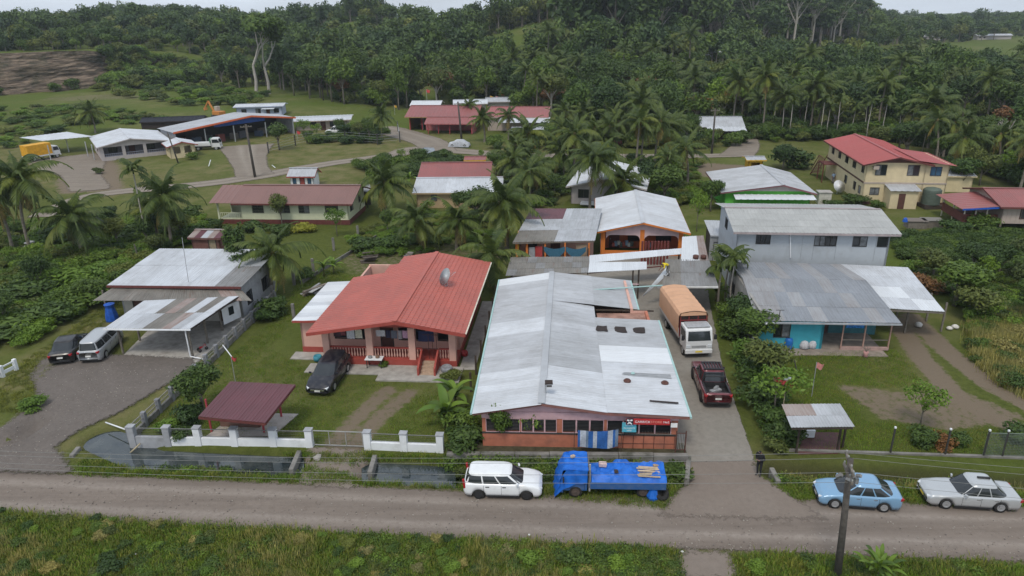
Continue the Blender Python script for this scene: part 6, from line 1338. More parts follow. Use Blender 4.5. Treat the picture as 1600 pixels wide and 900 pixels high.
# box lorry under an orange canvas
BTp=at(1072,533,.05); BT=thing('canvas_lorry','white cab lorry with orange canvas cargo cover on the drive','lorry',BTp,R(-87))
WHC=paint('lorry_white',(.68,.69,.69),.35,.4,0); cab_mesh(BT,2.0,1.5,3.1,.62,2.35,WHC)
MB().box(1.75,-.85,2.36,2.75,.85,2.48).build('cab_visor',STEEL,BT,bevel=.03)
MB().box(-4.2,-.45,.5,2.6,.45,.75).build('chassis',PLASTIC,BT)
MB().box(-4.3,-1.08,.95,1.3,1.08,1.1).build('deck',mat('lorry_deck',(.3,.29,.28)),BT)
for s in (1,-1): MB().box(-4.3,s*1.08-.03,1.11,1.3,s*1.08+.03,1.75).build('side_board',mat('side_board',(.5,.48,.46),.7,.1,2),BT)
CAN=mat('orange_canvas',(.58,.34,.21),.9,.07,1.6,stain=(.40,.23,.14),stain_amt=.5,bump=.15,bscale=4)
mb=MB(); prof=[(-1.12,1.3),(-1.13,2.75),(-1.0,2.98),(-.5,3.07),(0,3.12),(.5,3.07),(1.0,2.98),(1.13,2.75),(1.12,1.3)]; nn=14
for i in range(nn+1):
    x=-4.35+5.7*i/nn; sg=.025*math.cos(i*math.pi)
    for y,z in prof: mb.v.append((x,y*(1+.006*math.sin(i*2.2)),z+(sg if z>2.8 else 0)))
for i in range(nn):
    for k in range(8): mb.f.append((i*9+k,(i+1)*9+k,(i+1)*9+k+1,i*9+k+1))
mb.f.append(tuple(range(9))); mb.f.append(tuple(nn*9+k for k in (1,2,3,4,5,6,7)) )
mb.f[-1]=(nn*9+1,nn*9+2,nn*9+3,nn*9+4,nn*9+5,nn*9+6,nn*9+7); mb.f.pop()
mb.build('canvas_cover',CAN,BT)
MB().prism([(1.3,-1.0,2.75),(1.3,1.0,2.75),(1.3,.95,2.95),(1.3,0,3.08),(1.3,-.95,2.95)],(.03,0,0)).build('canvas_front',CAN,BT)
hb=MB(); RDK=mat('dark_red_frame',(.2,.03,.03))
for y in (-1.0,-.35,.35,1.0): hb.beam((1.36,y,1.1),(1.36,y,2.7),.06,.06)
for z in (1.75,2.1,2.4): hb.beam((1.36,-1.05,z),(1.36,1.05,z),.05,.08)
hb.build('headboard',RDK,BT); MB().box(1.2,-1.0,1.1,1.24,1.0,2.7).build('bulkhead',CHAR,BT)
for x,y in ((2.3,.85),(2.3,-.85),(-2.6,.82),(-2.6,-.82)): wheel(BT,x,y,.4,.3,RIM,True)
# blue tarped lorry
TB=mat('tarp_bright_blue',(.010,.125,.52),.5,.22,2.2,stain=(.008,.08,.4),stain_amt=.6,bump=.5,bscale=3.5); LB=paint('lorry_blue',(.018,.09,.26),.4,.3,0)
BLp=at(950,764,.03); BL=thing('tarped_lorry','blue flatbed lorry with cab and load wrapped in bright blue tarpaulin','lorry',BLp,R(180-3))
cab_mesh(BL,1.85,1.35,2.9,.6,2.35,LB)
mb=MB(); r_=random.Random(4)
def tarp_shell(prof_fn, nx_, ny_):
    g=MB()
    for i in range(nx_+1):
        for j in range(ny_+1): g.v.append(prof_fn(i/nx_, j/ny_))
    for i in range(nx_):
        for j in range(ny_): g.f.append((i*(ny_+1)+j,(i+1)*(ny_+1)+j,(i+1)*(ny_+1)+j+1,i*(ny_+1)+j+1))
    return g
def cabtarp(u,v):
    # from rear of cab roof over the windscreen to the ground in front
    pts=[(1.3,2.42),(2.0,2.46),(2.72,2.42),(3.0,1.7),(3.12,1.0),(3.35,.05)]; k=min(4,int(u*5)); t=u*5-k; x=pts[k][0]*(1-t)+pts[k+1][0]*t; z=pts[k][1]*(1-t)+pts[k+1][1]*t
    y=-1+2*v; wr=.04*math.sin(v*23+u*9)+.03*math.sin(u*31+v*7); return (x+wr*(u>.4), y*(1.02+.12*(u>.5)*u), z+(wr if u<=.5 else 0)-.02*abs(y))
tarp_shell(cabtarp,24,20).build('cab_tarp',TB,BL,True)
for s in (1,-1):
    def sidet(u,v,s=s):
        x=1.35+1.75*u+.25*v*v*u; z0_=2.44-.0*u-(.9*max(0,u-.72)/.28); zl=1.35-1.2*u**2.2; z=z0_*(1-v)+zl*v; return (x, s*(1.0+.05*math.sin(u*17+v*5)+.05*v), z)
    tarp_shell(sidet,14,10).build('cab_tarp_side',TB,BL,True)
MB().box(1.2,-.98,.9,1.28,.98,2.4).build('headboard',mat('headboard_grey',(.12,.12,.13)),BL); MB().box(1.16,.86,.6,1.26,.96,2.85).build('pillar',STEEL,BL)
MB().box(-3.3,-.4,.55,2.5,.4,.8).build('chassis',PLASTIC,BL); MB().box(-3.35,-1.0,.85,1.18,1.0,1.0).build('deck',LB,BL)
for s in (1,-1): MB().box(-3.35,s*1.0-.03,.86,1.18,s*1.0+.03,1.42).build('side_board',LB,BL,bevel=.01)
MB().box(-3.38,-1.0,.86,-3.33,1.0,1.42).build('tail_board',LB,BL)
def bedt(u,v):
    x=1.1-4.5*u; y=-1.0+2*v; e=min(1,min(v,1-v)*6); z=1.42+e*(.1+.34*float(vnoise(x*1.0,y*1.0,.55,6))+.2*float(vnoise(x,y,.22,7))+.12*math.exp(-((x+.9)/.7)**2)); return (x,y*1.01,z)
tarp_shell(bedt,60,30).build('load_tarp',TB,BL,False)
for x,y in ((2.05,.8),(2.05,-.8),(-2.05,.72),(-2.05,-.72)):
    w_=wheel(BL,x,y,.41,.28,mat('rusty_rim',(.08,.06,.05),.8,.3,6),True); w_.scale=(1,1,1.19); w_.location.z=.485
BL.scale=(.88,.86,.74)
o=MB().box(-.25,-.2,0,.25,.2,.02).build('tarp_hole',CHAR,BL,loc=(-.55,.35,1.83))
for k,(x,y,c,s,lb) in enumerate(((.35,-.35,(.55,.42,.4),.28,'pale bundle lying on the lorry tarpaulin'),(-2.9,-.3,(.35,.25,.17),.2,'small timber block on the lorry tarpaulin tail'),(2.2,-.3,(.45,.36,.28),.17,'small timber block weighing down the cab tarpaulin'))):
    o=MB().obox((0,0,s*.4),(s*1.5,s,s*.8),(0,.1,.3*k)).build('timber_block' if k else 'bundle',cloth(c),None,loc=BLp+Matrix.Rotation(R(177),3,'Z')@Vector((x*.88,y*.86,(1.72 if k<2 else 2.47)*.74)),bevel=.03); tag(o,lb,'block' if k else 'bundle')
pl=thing('plank_pile','pale planks laid across the tail of the blue lorry','planks',BLp+Matrix.Rotation(R(177),3,'Z')@Vector((-2.07,.26,1.32)),R(177))
for k in range(7): MB().obox((rng.uniform(-.05,.05),-.4+k*.14,.03+.025*(k%2)),(1.15,.1,.03),(0,0,R(rng.uniform(-9,9)))).build('plank',mat('new_timber',(.42,.33,.23),.8,.2,4,objrand=.2),pl)
ty=MB().lathe([(.2,-.1),(.38,-.1),(.43,-.05),(.43,.05),(.38,.1),(.2,.1),(.2,-.1)],24).build('spare_tyre',TYRE,None,True,loc=at(1033,770,.35)); ty.rotation_euler=(R(35),R(20),0); tag(ty,'worn grey tyre lying at the tail of the blue lorry','tyre')
tag(MB().lathe([(.0,0),(.3,0),(.35,.2),(.2,.55),(.05,.6)],8).build('tarp_scrap',TB,None,loc=at(1020,779,.02)),'scrap of blue tarpaulin hanging at the lorry tail','tarpaulin')
# white tipper and white pickup far left, yellow truck in the carport
WT=thing('white_truck','white flatbed truck standing before the workshop shed','lorry',at(326,234,.05),R(8)); cab_mesh(WT,1.9,.9,2.5,.6,2.3,WHC); MB().box(-3.0,-1.0,.9,.8,1.0,1.05).build('deck',WHC,WT)
for s in (1,-1): MB().box(-3.0,s*1.0-.03,1.06,.8,s*1.0+.03,1.5).build('side_board',WHC,WT)
MB().box(.6,-.95,1.06,.75,.95,2.3).build('headboard',mat('green_board',(.1,.25,.15)),WT); MB().box(-2.8,-.4,.5,2.2,.4,.8).build('chassis',PLASTIC,WT)
for x,y in ((1.7,.8),(1.7,-.8),(-1.7,.75),(-1.7,-.75)): wheel(WT,x,y,.4,.28,RIM,True)
WPk=car('pickup_truck','white pickup with blue canopy behind the garden bushes',at(528,210,.05),R(176),WHC,5.2,1.85,[(-2.6,1.0),(-2.5,1.08),(1.2,1.1),(2.2,1.02),(2.45,.9),(2.6,.7)],(-.6,-.4,.8,1.5),(1.6,-1.55),.4,1.8,bed=(-2.4,-.7)); MB().box(-2.5,-.85,1.1,-.65,.85,1.9).build('canopy',mat('canopy_blue',(.03,.13,.33)),WPk,bevel=.05)
YT=thing('yellow_truck','truck with yellow cargo body under the white carport','lorry',at(67,249,.05),R(62)); MB().box(-3,-1.05,1.0,1.5,1.05,3.0).build('cargo_body',mat('cargo_yellow',(.65,.33,.02),.6),YT,bevel=.03); MB().box(-3,-1.1,.75,1.5,1.1,.99).build('deck',WHC,YT); cab_mesh(YT,1.9,1.6,3.0,.6,2.3,WHC)
for x,y in ((2.3,.8),(2.3,-.8),(-1.9,.75),(-1.9,-.75)): wheel(YT,x,y,.4,.28,RIM,True)
EX=thing('excavator','small orange digger standing behind the workshop shed','excavator',at(342,184,1.5),R(150)); OG=mat('digger_orange',(.5,.2,.05),.6,.2,3)
MB().box(-1.4,-1.1,0,1.4,-.5,.7).build('track',PLASTIC,EX,bevel=.1); MB().box(-1.4,.5,0,1.4,1.1,.7).build('track',PLASTIC,EX,bevel=.1); MB().box(-1.5,-1,.75,1.0,1,1.6).build('engine_housing',OG,EX,bevel=.08); MB().box(.1,-.9,1.6,1.1,.1,2.7).build('cab',mat('digger_cab',(.4,.36,.3)),EX,bevel=.05)
MB().beam((1,.3,1.4),(2.6,.3,3.9),.3,.4).build('boom',OG,EX); MB().beam((2.6,.3,3.9),(4.0,.3,2.4),.25,.3).build('dipper_arm',OG,EX); MB().prism([(3.8,0,2.4),(4.4,0,2.3),(4.3,0,1.6),(3.7,0,1.8)],(0,.6,0)).build('bucket',OG,EX)

for o in list(COL.objects):
    l=o.get('label','')
    if l.startswith('light blue saloon'): o.scale=(.93,.95,.95)
    if l.startswith('silver taxi'): o.scale=(.95,.97,.97); o.location.x-=.12
# ------------------------------------------------------------ people
SKIN=mat('skin_dark',(.16,.085,.055),.6,.1,8); HAIR=mat('hair_black',(.012,.01,.01),.7)
def person(label, loc, rz, J, rad, cols, cat='person', holds=None):
    """J: joint name -> point; one skin-modifier body, materials by nearest limb"""
    edges=[('pelvis','chest'),('chest','neck'),('neck','head'),('head','crown')]
    for s in 'LR': edges+=[('chest','sh'+s),('sh'+s,'el'+s),('el'+s,'wr'+s),('wr'+s,'ha'+s),('pelvis','hi'+s),('hi'+s,'kn'+s),('kn'+s,'an'+s),('an'+s,'to'+s)]
    names=list(J); ix={n:i for i,n in enumerate(names)}
    vs=[Vector(J[n]) for n in names]; es=[(ix[a],ix[b]) for a,b in edges]
    # fingers: five short chains from each palm
    extra=[]; 
    for s in 'LR':
        h=Vector(J['ha'+s]); d=(h-Vector(J['wr'+s])).normalized(); sd=d.cross(Vector((0,0,1)))
        sd=sd.normalized() if sd.length>.1 else Vector((1,0,0)); bend=d.cross(sd)
        for k,(o,ln) in enumerate(((-.03,.07),(-.01,.085),(.012,.08),(.032,.065))):
            a=len(vs); vs+= [h+sd*o+d*.03, h+sd*o+d*(.03+ln*.55)+bend*.01, h+sd*o+d*(.03+ln)+bend*.03]; es+=[(ix['ha'+s],a),(a,a+1),(a+1,a+2)]; extra+=[.011,.0095,.008]
        a=len(vs); w_=Vector(J['wr'+s]).lerp(h,.55); vs+=[w_-sd*.045, w_-sd*.07+d*.05]; es+=[(ix['ha'+s],a),(a,a+1)]; extra+=[.012,.009]
    me=bpy.data.meshes.new('body'); me.from_pydata([tuple(v) for v in vs],es,[]); tmp=bpy.data.objects.new('tmp_body',me); COL.objects.link(tmp)
    sm=tmp.modifiers.new('Skin','SKIN'); sm.use_smooth_shade=True; ss=tmp.modifiers.new('Sub','SUBSURF'); ss.levels=1; ss.render_levels=1
    if not me.skin_vertices: me.skin_vertices.add() if hasattr(me.skin_vertices,'add') else None
    lay=me.skin_vertices[0] if me.skin_vertices else None
    if lay:
        for i in range(len(vs)):
            r_=rad[names[i]] if i<len(names) else extra[i-len(names)]; lay.data[i].radius=r_ if isinstance(r_,tuple) else (r_,r_)
        lay.data[ix['pelvis']].use_root=True
    dg=bpy.context.evaluated_depsgraph_get(); nm=bpy.data.meshes.new_from_object(tmp.evaluated_get(dg)); bpy.data.objects.remove(tmp)
    nm.name='body'; nm.materials.clear(); ml=[SKIN,cols['top'],cols['leg'],cols['shoe'],HAIR]
    for m_ in ml: nm.materials.append(m_)
    bone={}
    for a,b in edges:
        bone[(a,b)]= 1 if (a in('pelvis','chest') and b in('chest','neck')) or b.startswith('sh') else 0
        if b.startswith('el'): bone[(a,b)]=1
        if b.startswith('wr'): bone[(a,b)]=1 if cols.get('long') else 0
        if b.startswith(('hi','kn','an')): bone[(a,b)]=2
        if b.startswith('to'): bone[(a,b)]=3
        if (a,b)==('head','crown'): bone[(a,b)]=4
    sg=[(Vector(J[a]),Vector(J[b]),bone[(a,b)]) for a,b in edges]
    for p in nm.polygons:
        c=p.center; best=(9,0)
        for a,b,k in sg:
            d=b-a; t=max(0,min(1,(c-a).dot(d)/max(1e-6,d.dot(d)))); ds=(c-a-d*t).length
            if ds<best[0]: best=(ds,k)
        p.material_index=best[1]
    root=thing('person',label,cat,loc,rz); b_=link('body',nm,root)
    hd=Vector(J['head']); up=(Vector(J['crown'])-hd).normalized()
    fw=Vector(J.get('_f',(0,-1,0))); fw=(fw-up*fw.dot(up)).normalized(); sd=fw.cross(up)
    def ball(c,r): return [(c[0]+r*math.cos(a)*math.cos(b),c[1]+r*math.sin(a)*math.cos(b),c[2]+r*math.sin(b)) for b in (-1.2,-.5,.3,1.2) for a in [k*1.05 for k in range(6)]]
    def sph(c,r,m_,nm_,par):
        g=MB(); vs=ball(c,r); g.v=vs; g.f=[(j*6+k,j*6+(k+1)%6,(j+1)*6+(k+1)%6,(j+1)*6+k) for j in range(3) for k in range(6)]+[tuple(range(6))[::-1],tuple(range(18,24))]; return g.build(nm_,m_,par,True)
    hc=hd+up*.02
    for s in (1,-1): sph(hc+fw*.082+sd*.032*s+up*.01,.012,FRAME_W,'eye',b_); sph(hc+sd*.088*s,.022,SKIN,'ear',b_)
    sph(hc+fw*.095-up*.02,.016,SKIN,'nose',b_); sph(hc+fw*.085-up*.05,.014,mat('lips',(.12,.04,.035)),'mouth',b_)
    return root
def std(h=1.7): return None
RADS=dict(pelvis=(.17,.13),chest=(.19,.13),neck=.058,head=.085,crown=.092,shL=.075,shR=.075,elL=.052,elR=.052,wrL=.036,wrR=.036,haL=.038,haR=.038,hiL=.098,hiR=.098,knL=.062,knR=.062,anL=.045,anR=.045,toL=.038,toR=.038)
def stand(lean=0,spread=.1,arm=((-.0,-.05),(.0,-.05)),hands=None):
    J=dict(pelvis=(0,0,.95),chest=(0,.0-lean*.4,1.32),neck=(0,-lean*.55,1.5),head=(0,-lean*.6-.02,1.6),crown=(0,-lean*.62-.01,1.69))
    for s,x in (('L',1),('R',-1)):
        J['sh'+s]=(x*.19,-lean*.48,1.42); J['el'+s]=(x*.25,-lean*.4+.03,1.14); J['wr'+s]=(x*.24,-.1-lean*.3,.9); J['ha'+s]=(x*.23,-.13-lean*.3,.82)
        J['hi'+s]=(x*.095,0,.88); J['kn'+s]=(x*spread,-.03,.5); J['an'+s]=(x*spread,.03,.09); J['to'+s]=(x*(spread+.02),-.13,.04)
    return J
# man at the drive, looking down at a phone held in both hands
J=stand(.12); J['elL']=(.27,.0,1.12); J['wrL']=(.1,-.24,1.12); J['haL']=(.04,-.3,1.16); J['elR']=(-.27,.0,1.12); J['wrR']=(-.1,-.24,1.12); J['haR']=(-.04,-.3,1.16); J['head']=(0,-.14,1.59); J['crown']=(0,-.13,1.68)
BLK=cloth((.018,.018,.022)); pm_=person('person in black top and trousers standing at the end of the concrete drive',at(1185,743,.08),R(-50),J,RADS,dict(top=BLK,leg=BLK,shoe=cloth((.05,.045,.04)),long=True))
# roofer bending forward over the sheet
J=dict(pelvis=(0,.05,.9),chest=(0,-.32,1.08),neck=(0,-.5,1.08),head=(0,-.6,1.04),crown=(0,-.68,1.0))
for s,x in (('L',1),('R',-1)):
    J['sh'+s]=(x*.19,-.42,1.05); J['el'+s]=(x*.25,-.5,.76); J['wr'+s]=(x*.2,-.66,.58); J['ha'+s]=(x*.18,-.72,.52); J['hi'+s]=(x*.1,.06,.86); J['kn'+s]=(x*.14,-.04,.47); J['an'+s]=(x*.16,.06,.08); J['to'+s]=(x*.18,-.1,.04)
person('roof worker in a yellow top and grey trousers bending over a loose sheet',at(1043,430,3.06),R(-75),J,RADS,dict(top=cloth((.62,.48,.02)),leg=cloth((.16,.15,.14)),shoe=BLK))
lsq=[at(1041,418,3.45),at(1047,425,3.35),at(1008,461,1.15),at(1003,463,1.15)]
o=ribbed(*lsq,.2,.03).build('loose_sheet',RW_NEW,None); tag(o,'loose white sheet slanting down from the roof worker','roof sheet')
for k,(px_,py_,c,lb) in enumerate(((1301,287,(.25,.35,.5),'person in a pale blue top by the outside stair'),(1309,288,(.4,.25,.2),'person in a reddish top under the stair landing'),(1315,289,(.6,.6,.6),'person in a white top at the foot of the cream house'))):
    person(lb,at(px_,py_,.02),R(20*k),stand(),RADS,dict(top=cloth(c),leg=cloth((.08,.08,.12)),shoe=BLK))
# ------------------------------------------------------------ vegetation
BARK=mat('bark_grey',(.19,.165,.135),.95,.3,4,bump=.3); BARKD=mat('bark_dark',(.07,.055,.042),.95,.3,4); BARKP=mat('bark_pale',(.38,.35,.31),.9,.2,3)
LPALM=leafmat('palm_leaf',(.034,.049,.018),(.075,.090,.032),.5,.3,.18); LPALMY=leafmat('palm_leaf_yellow',(.07,.082,.024),(.115,.118,.036),.5,.3,.15); LDEAD=leafmat('dead_frond',(.12,.08,.045),(.2,.14,.08),.9,.1)
LDARK=leafmat('leaf_dark',(.024,.040,.015),(.052,.076,.025),.55,.2,.3); LMID=leafmat('leaf_mid',(.035,.058,.017),(.075,.105,.028),.55,.25,.28); LBRI=leafmat('leaf_bright',(.065,.105,.02),(.12,.165,.038),.55,.3,.2); LOLIVE=leafmat('leaf_olive',(.05,.06,.022),(.10,.105,.04),.6,.2,.25)
LRED=leafmat('leaf_reddish',(.10,.045,.028),(.17,.075,.045),.6,.2,.2); LDRY=leafmat('leaf_dry',(.12,.095,.05),(.21,.17,.10),.8,.15,.2); LBLUE=leafmat('leaf_far',(.032,.050,.027),(.066,.092,.043),.6,.2,.3); LYEL=leafmat('leaf_yellow',(.13,.13,.03),(.22,.20,.05),.55,.3,.2)
def quads_mesh(name, C, U, V, m, extra=None):
    """diamond leaves centred at C with half axes U, V (n x 3)"""
    n=len(C); P=np.stack([C-U, C-V*.9, C+U, C+V*.9],1).reshape(-1,3); F=np.arange(4*n).reshape(n,4)
    me=bpy.data.meshes.new(name); vv=P.tolist(); ff=F.tolist()
    if extra: 
        o=len(vv); vv+= [list(p) for p in extra.v]; ff+=[[i+o for i in f] for f in extra.f]
    me.from_pydata(vv,[],ff); me.materials.append(m)
    if extra:
        me.materials.append(BARKD if extra is not None and not hasattr(extra,'m') else extra.m); 
        mi=np.zeros(len(ff),np.int32); mi[n:]=1; me.polygons.foreach_set('material_index',mi)
    me.update(); return me
def crown(name, m, n, leaf, lobes, seed, extra=None, flat=.0, droop=0., aspect=.5):
    """lobes: (x,y,z,rx,ry,rz) ellipsoids; leaves fill a thick uneven shell of each"""
    g=np.random.default_rng(seed); vol=np.array([l[3]*l[4]+l[3]*l[5]+l[4]*l[5] for l in lobes]); k=g.choice(len(lobes),n,p=vol/vol.sum()); Lb=np.array(lobes)[k]
    d=g.normal(size=(n,3)); d/=np.linalg.norm(d,axis=1)[:,None]; r=(1-.5*g.random(n)**1.8)*(1+.16*np.sin(d[:,0]*5+k)*np.cos(d[:,1]*4+2*k)+.1*g.normal(size=n))
    C=Lb[:,:3]+d*Lb[:,3:]*r[:,None]
    nrm=d*.7+g.normal(size=(n,3))*.55+np.array([0,0,.45+flat]); nrm/=np.linalg.norm(nrm,axis=1)[:,None]
    U=np.cross(nrm,g.normal(size=(n,3))); U/=np.linalg.norm(U,axis=1)[:,None]; U[:,2]-=droop; W_=np.cross(nrm,U)
    s=leaf*g.uniform(.55,1.35,n)[:,None]
    return quads_mesh(name,C,U*s,W_*s*aspect,m,extra)
def limbs(h, r, spread, n, seed, m=None, fork=.45, zt=None):
    g=random.Random(seed); b=MB(); b.path([(0,0,-.3),(g.uniform(-.1,.1)*h*.2,g.uniform(-.1,.1)*h*.2,h*fork),(0,0,h*.75)],[r,r*.75,r*.4],8)
    for k in range(n):
        a=k*6.283/n+g.uniform(-.4,.4); z=h*g.uniform(fork*.8,fork*1.25); e=spread*g.uniform(.6,1); b.path([(0,0,z),(math.cos(a)*e*.45,math.sin(a)*e*.45,z+h*.16),(math.cos(a)*e,math.sin(a)*e,z+h*g.uniform(.28,.42))],[r*.5,r*.32,r*.1],6)
    if m: b.m=m
    return b
def rl(seed, n, rx, rz, zc, sx=.55, lr=.5):
    """random lobes about a crown centre"""
    g=random.Random(seed); out=[]
    for k in range(n):
        a=g.uniform(0,6.283); q=math.sqrt(g.random())*sx; z=g.uniform(-.5,.55); s=g.uniform(.7,1.15)*lr
        out.append((math.cos(a)*q*rx,math.sin(a)*q*rx,zc+z*rz*(1-q*.4),rx*s,rx*s,rz*s*.9))
    return out
# kinds: (crown mesh, trunk mesh); unit sizes in metres
def kind(nm, m, n, leaf, lob, seed, tr, flat=0., droop=0., aspect=.5): return (crown('crown',m,n,leaf,lob,seed,None,flat,droop,aspect), tr.mesh('trunk', getattr(tr,'m',BARK), True))
K={}
K['round']=kind('r',LMID,2600,.22,rl(1,9,2.6,1.9,4.0),1,limbs(4.6,.16,1.6,5,1))
K['dark']=kind('d',LDARK,2600,.24,rl(2,10,2.8,2.4,4.4),2,limbs(5.2,.2,1.7,5,2))
K['airy']=kind('a',LBRI,700,.2,rl(3,9,2.0,1.7,3.6,.8,.42),3,limbs(4.2,.09,1.4,5,3))
K['olive']=kind('o',LOLIVE,2200,.22,rl(4,9,2.6,1.8,3.8),4,limbs(4.4,.15,1.7,5,4))
K['red']=kind('e',LRED,1800,.22,rl(5,8,2.5,1.6,3.6),5,limbs(4.2,.15,1.5,5,5))
K['tall']=kind('t',LDARK,2600,.3,rl(6,11,2.4,4.2,7.5,.5,.42),6,limbs(9,.22,1.6,7,6,fork=.5))
BUSH=[crown('foliage',m,1500,lf,rl(s,7,1.15,.75,.75,.6,.5),s) for s,(m,lf) in enumerate(((LMID,.11),(LBRI,.11),(LDARK,.13),(LOLIVE,.12),(LYEL,.12),(LDRY,.13),(LRED,.12)),20)]
STEMS=limbs(1.0,.035,.7,6,30,fork=.2).mesh('stem',BARKD,True)
def zat(p): return float(height(np.array([p[0]]),np.array([p[1]]))[0])
def tree(kd, label, p, s, sz=None, rz=None, group=None, name='tree', cat='tree'):
    t_=thing(name,label,cat,(p[0],p[1],zat(p)),rng.uniform(0,6.28) if rz is None else rz,group); t_.scale=(s,s,sz or s)
    link('crown',K[kd][0],t_); link('trunk',K[kd][1],t_); return t_
def bush(k, label, p, s, sz=None, group=None, name='bush', cat='bush'):
    t_=thing(name,label,cat,(p[0],p[1],zat(p)-.05),rng.uniform(0,6.28),group); t_.scale=(s,s,sz or s); link('foliage',BUSH[k],t_); link('stem',STEMS,t_); return t_
# --- palms
def frond_mesh(el, L, droop, m, seed, nl=36, wid=.085, ll=.85):
    g=random.Random(seed); b=MB(); pts=[]; a=el; p=Vector((0,0,0)); n=10
    for i in range(n+1):
        pts.append(p.copy()); p=p+Vector((math.cos(a),0,math.sin(a)))*(L/n); a-=droop/n*(1+.8*i/n)
    b.path(pts,[.05*(1-.8*i/n)+.006 for i in range(n+1)],4,False)
    for k in range(nl):
        s=.1+.9*k/(nl-1); f=s*n; i=min(n-1,int(f)); q=pts[i].lerp(pts[i+1],f-i); d=(pts[i+1]-pts[i]).normalized(); up=Vector((-d.z,0,d.x))
        ln=ll*(math.sin(min(1,s*1.15+.12)*math.pi)**.6*.9+.15)*g.uniform(.85,1.1)
        for sg in (1,-1):
            di=(Vector((0,sg,0))*.8+d*.62-up*g.uniform(.1,.35)).normalized(); tip=q+di*ln-Vector((0,0,ln*g.uniform(.25,.6))); mid=q+di*ln*.55-Vector((0,0,ln*.08)); w_=d*wid
            b.add([q-w_*.5,q+w_*.5,mid+w_*.8,mid-w_*.8,tip],[(0,1,2,3),(3,2,4)])
    return b.mesh('frond',m)
FR=[frond_mesh(R(e),L,R(dr),LPALM,i) for i,(e,L,dr) in enumerate(((78,3.6,55),(55,4.3,85),(38,4.5,85),(20,4.5,75),(2,4.3,65),(-18,3.9,55)))]
FRY=[frond_mesh(R(e),L,R(dr),LPALMY,i+9) for i,(e,L,dr) in enumerate(((35,4.2,85),(5,4.2,70),(-15,3.8,55)))]
FRD=frond_mesh(R(-55),3.3,R(30),LDEAD,40,18)
COCO=MB()
for k in range(9): a=k*2.4; COCO.lathe([(.02,-.14),(.1,-.1),(.13,0),(.09,.1),(.02,.14)],8,(math.cos(a)*.3,math.sin(a)*.3,-.25-.12*(k%3)))
COCO.lathe([(.16,-.6),(.22,-.2),(.2,.1),(.05,.35)],10)
COCOM=COCO.mesh('crown_heart',mat('coconut',(.13,.10,.035),.7,.3,5),True)
PTR={}
def palm(label, base, hgt, fl=1.0, n=19, yel=.2, lean=(0,0), dead=2, group=None, pale=False):
    z=zat(base); root=thing('coconut_palm',label,'palm tree',(base[0],base[1],z),rng.uniform(0,6.28),group); b=MB(); pts=[]
    for i in range(8): s=i/7; pts.append((lean[0]*s*s+.12*math.sin(s*4),lean[1]*s*s,hgt*s-.2*(i==0)))
    b.path(pts,[.2-.09*i/7+(.07 if i==0 else 0) for i in range(8)],8,False); b.build('trunk',BARKP if pale else BARK,root,True)
    cr=link('crown',COCOM,root,pts[-1])
    for k in range(n):
        a=k*2.39996; e=k/(n-1); v=min(5,int(e*5.6+rng.uniform(-.35,.35)+.1)) if k else 0; v=max(0,v)
        m_=FRY[min(2,max(0,v-2))] if (rng.random()<yel and v>=2) else FR[v]
        f=link('frond',m_,cr,(0,0,.05),a+rng.uniform(-.2,.2)); s=fl*rng.uniform(.75,1.15); f.scale=(s,s*rng.uniform(.75,1.1),s*rng.uniform(.85,1.15)); f.rotation_euler.x=rng.uniform(-.25,.25)
    for k in range(dead): f=link('frond',FRD,cr,(0,0,-.1),rng.uniform(0,6.28)); f.scale=(fl,)*3
    return root
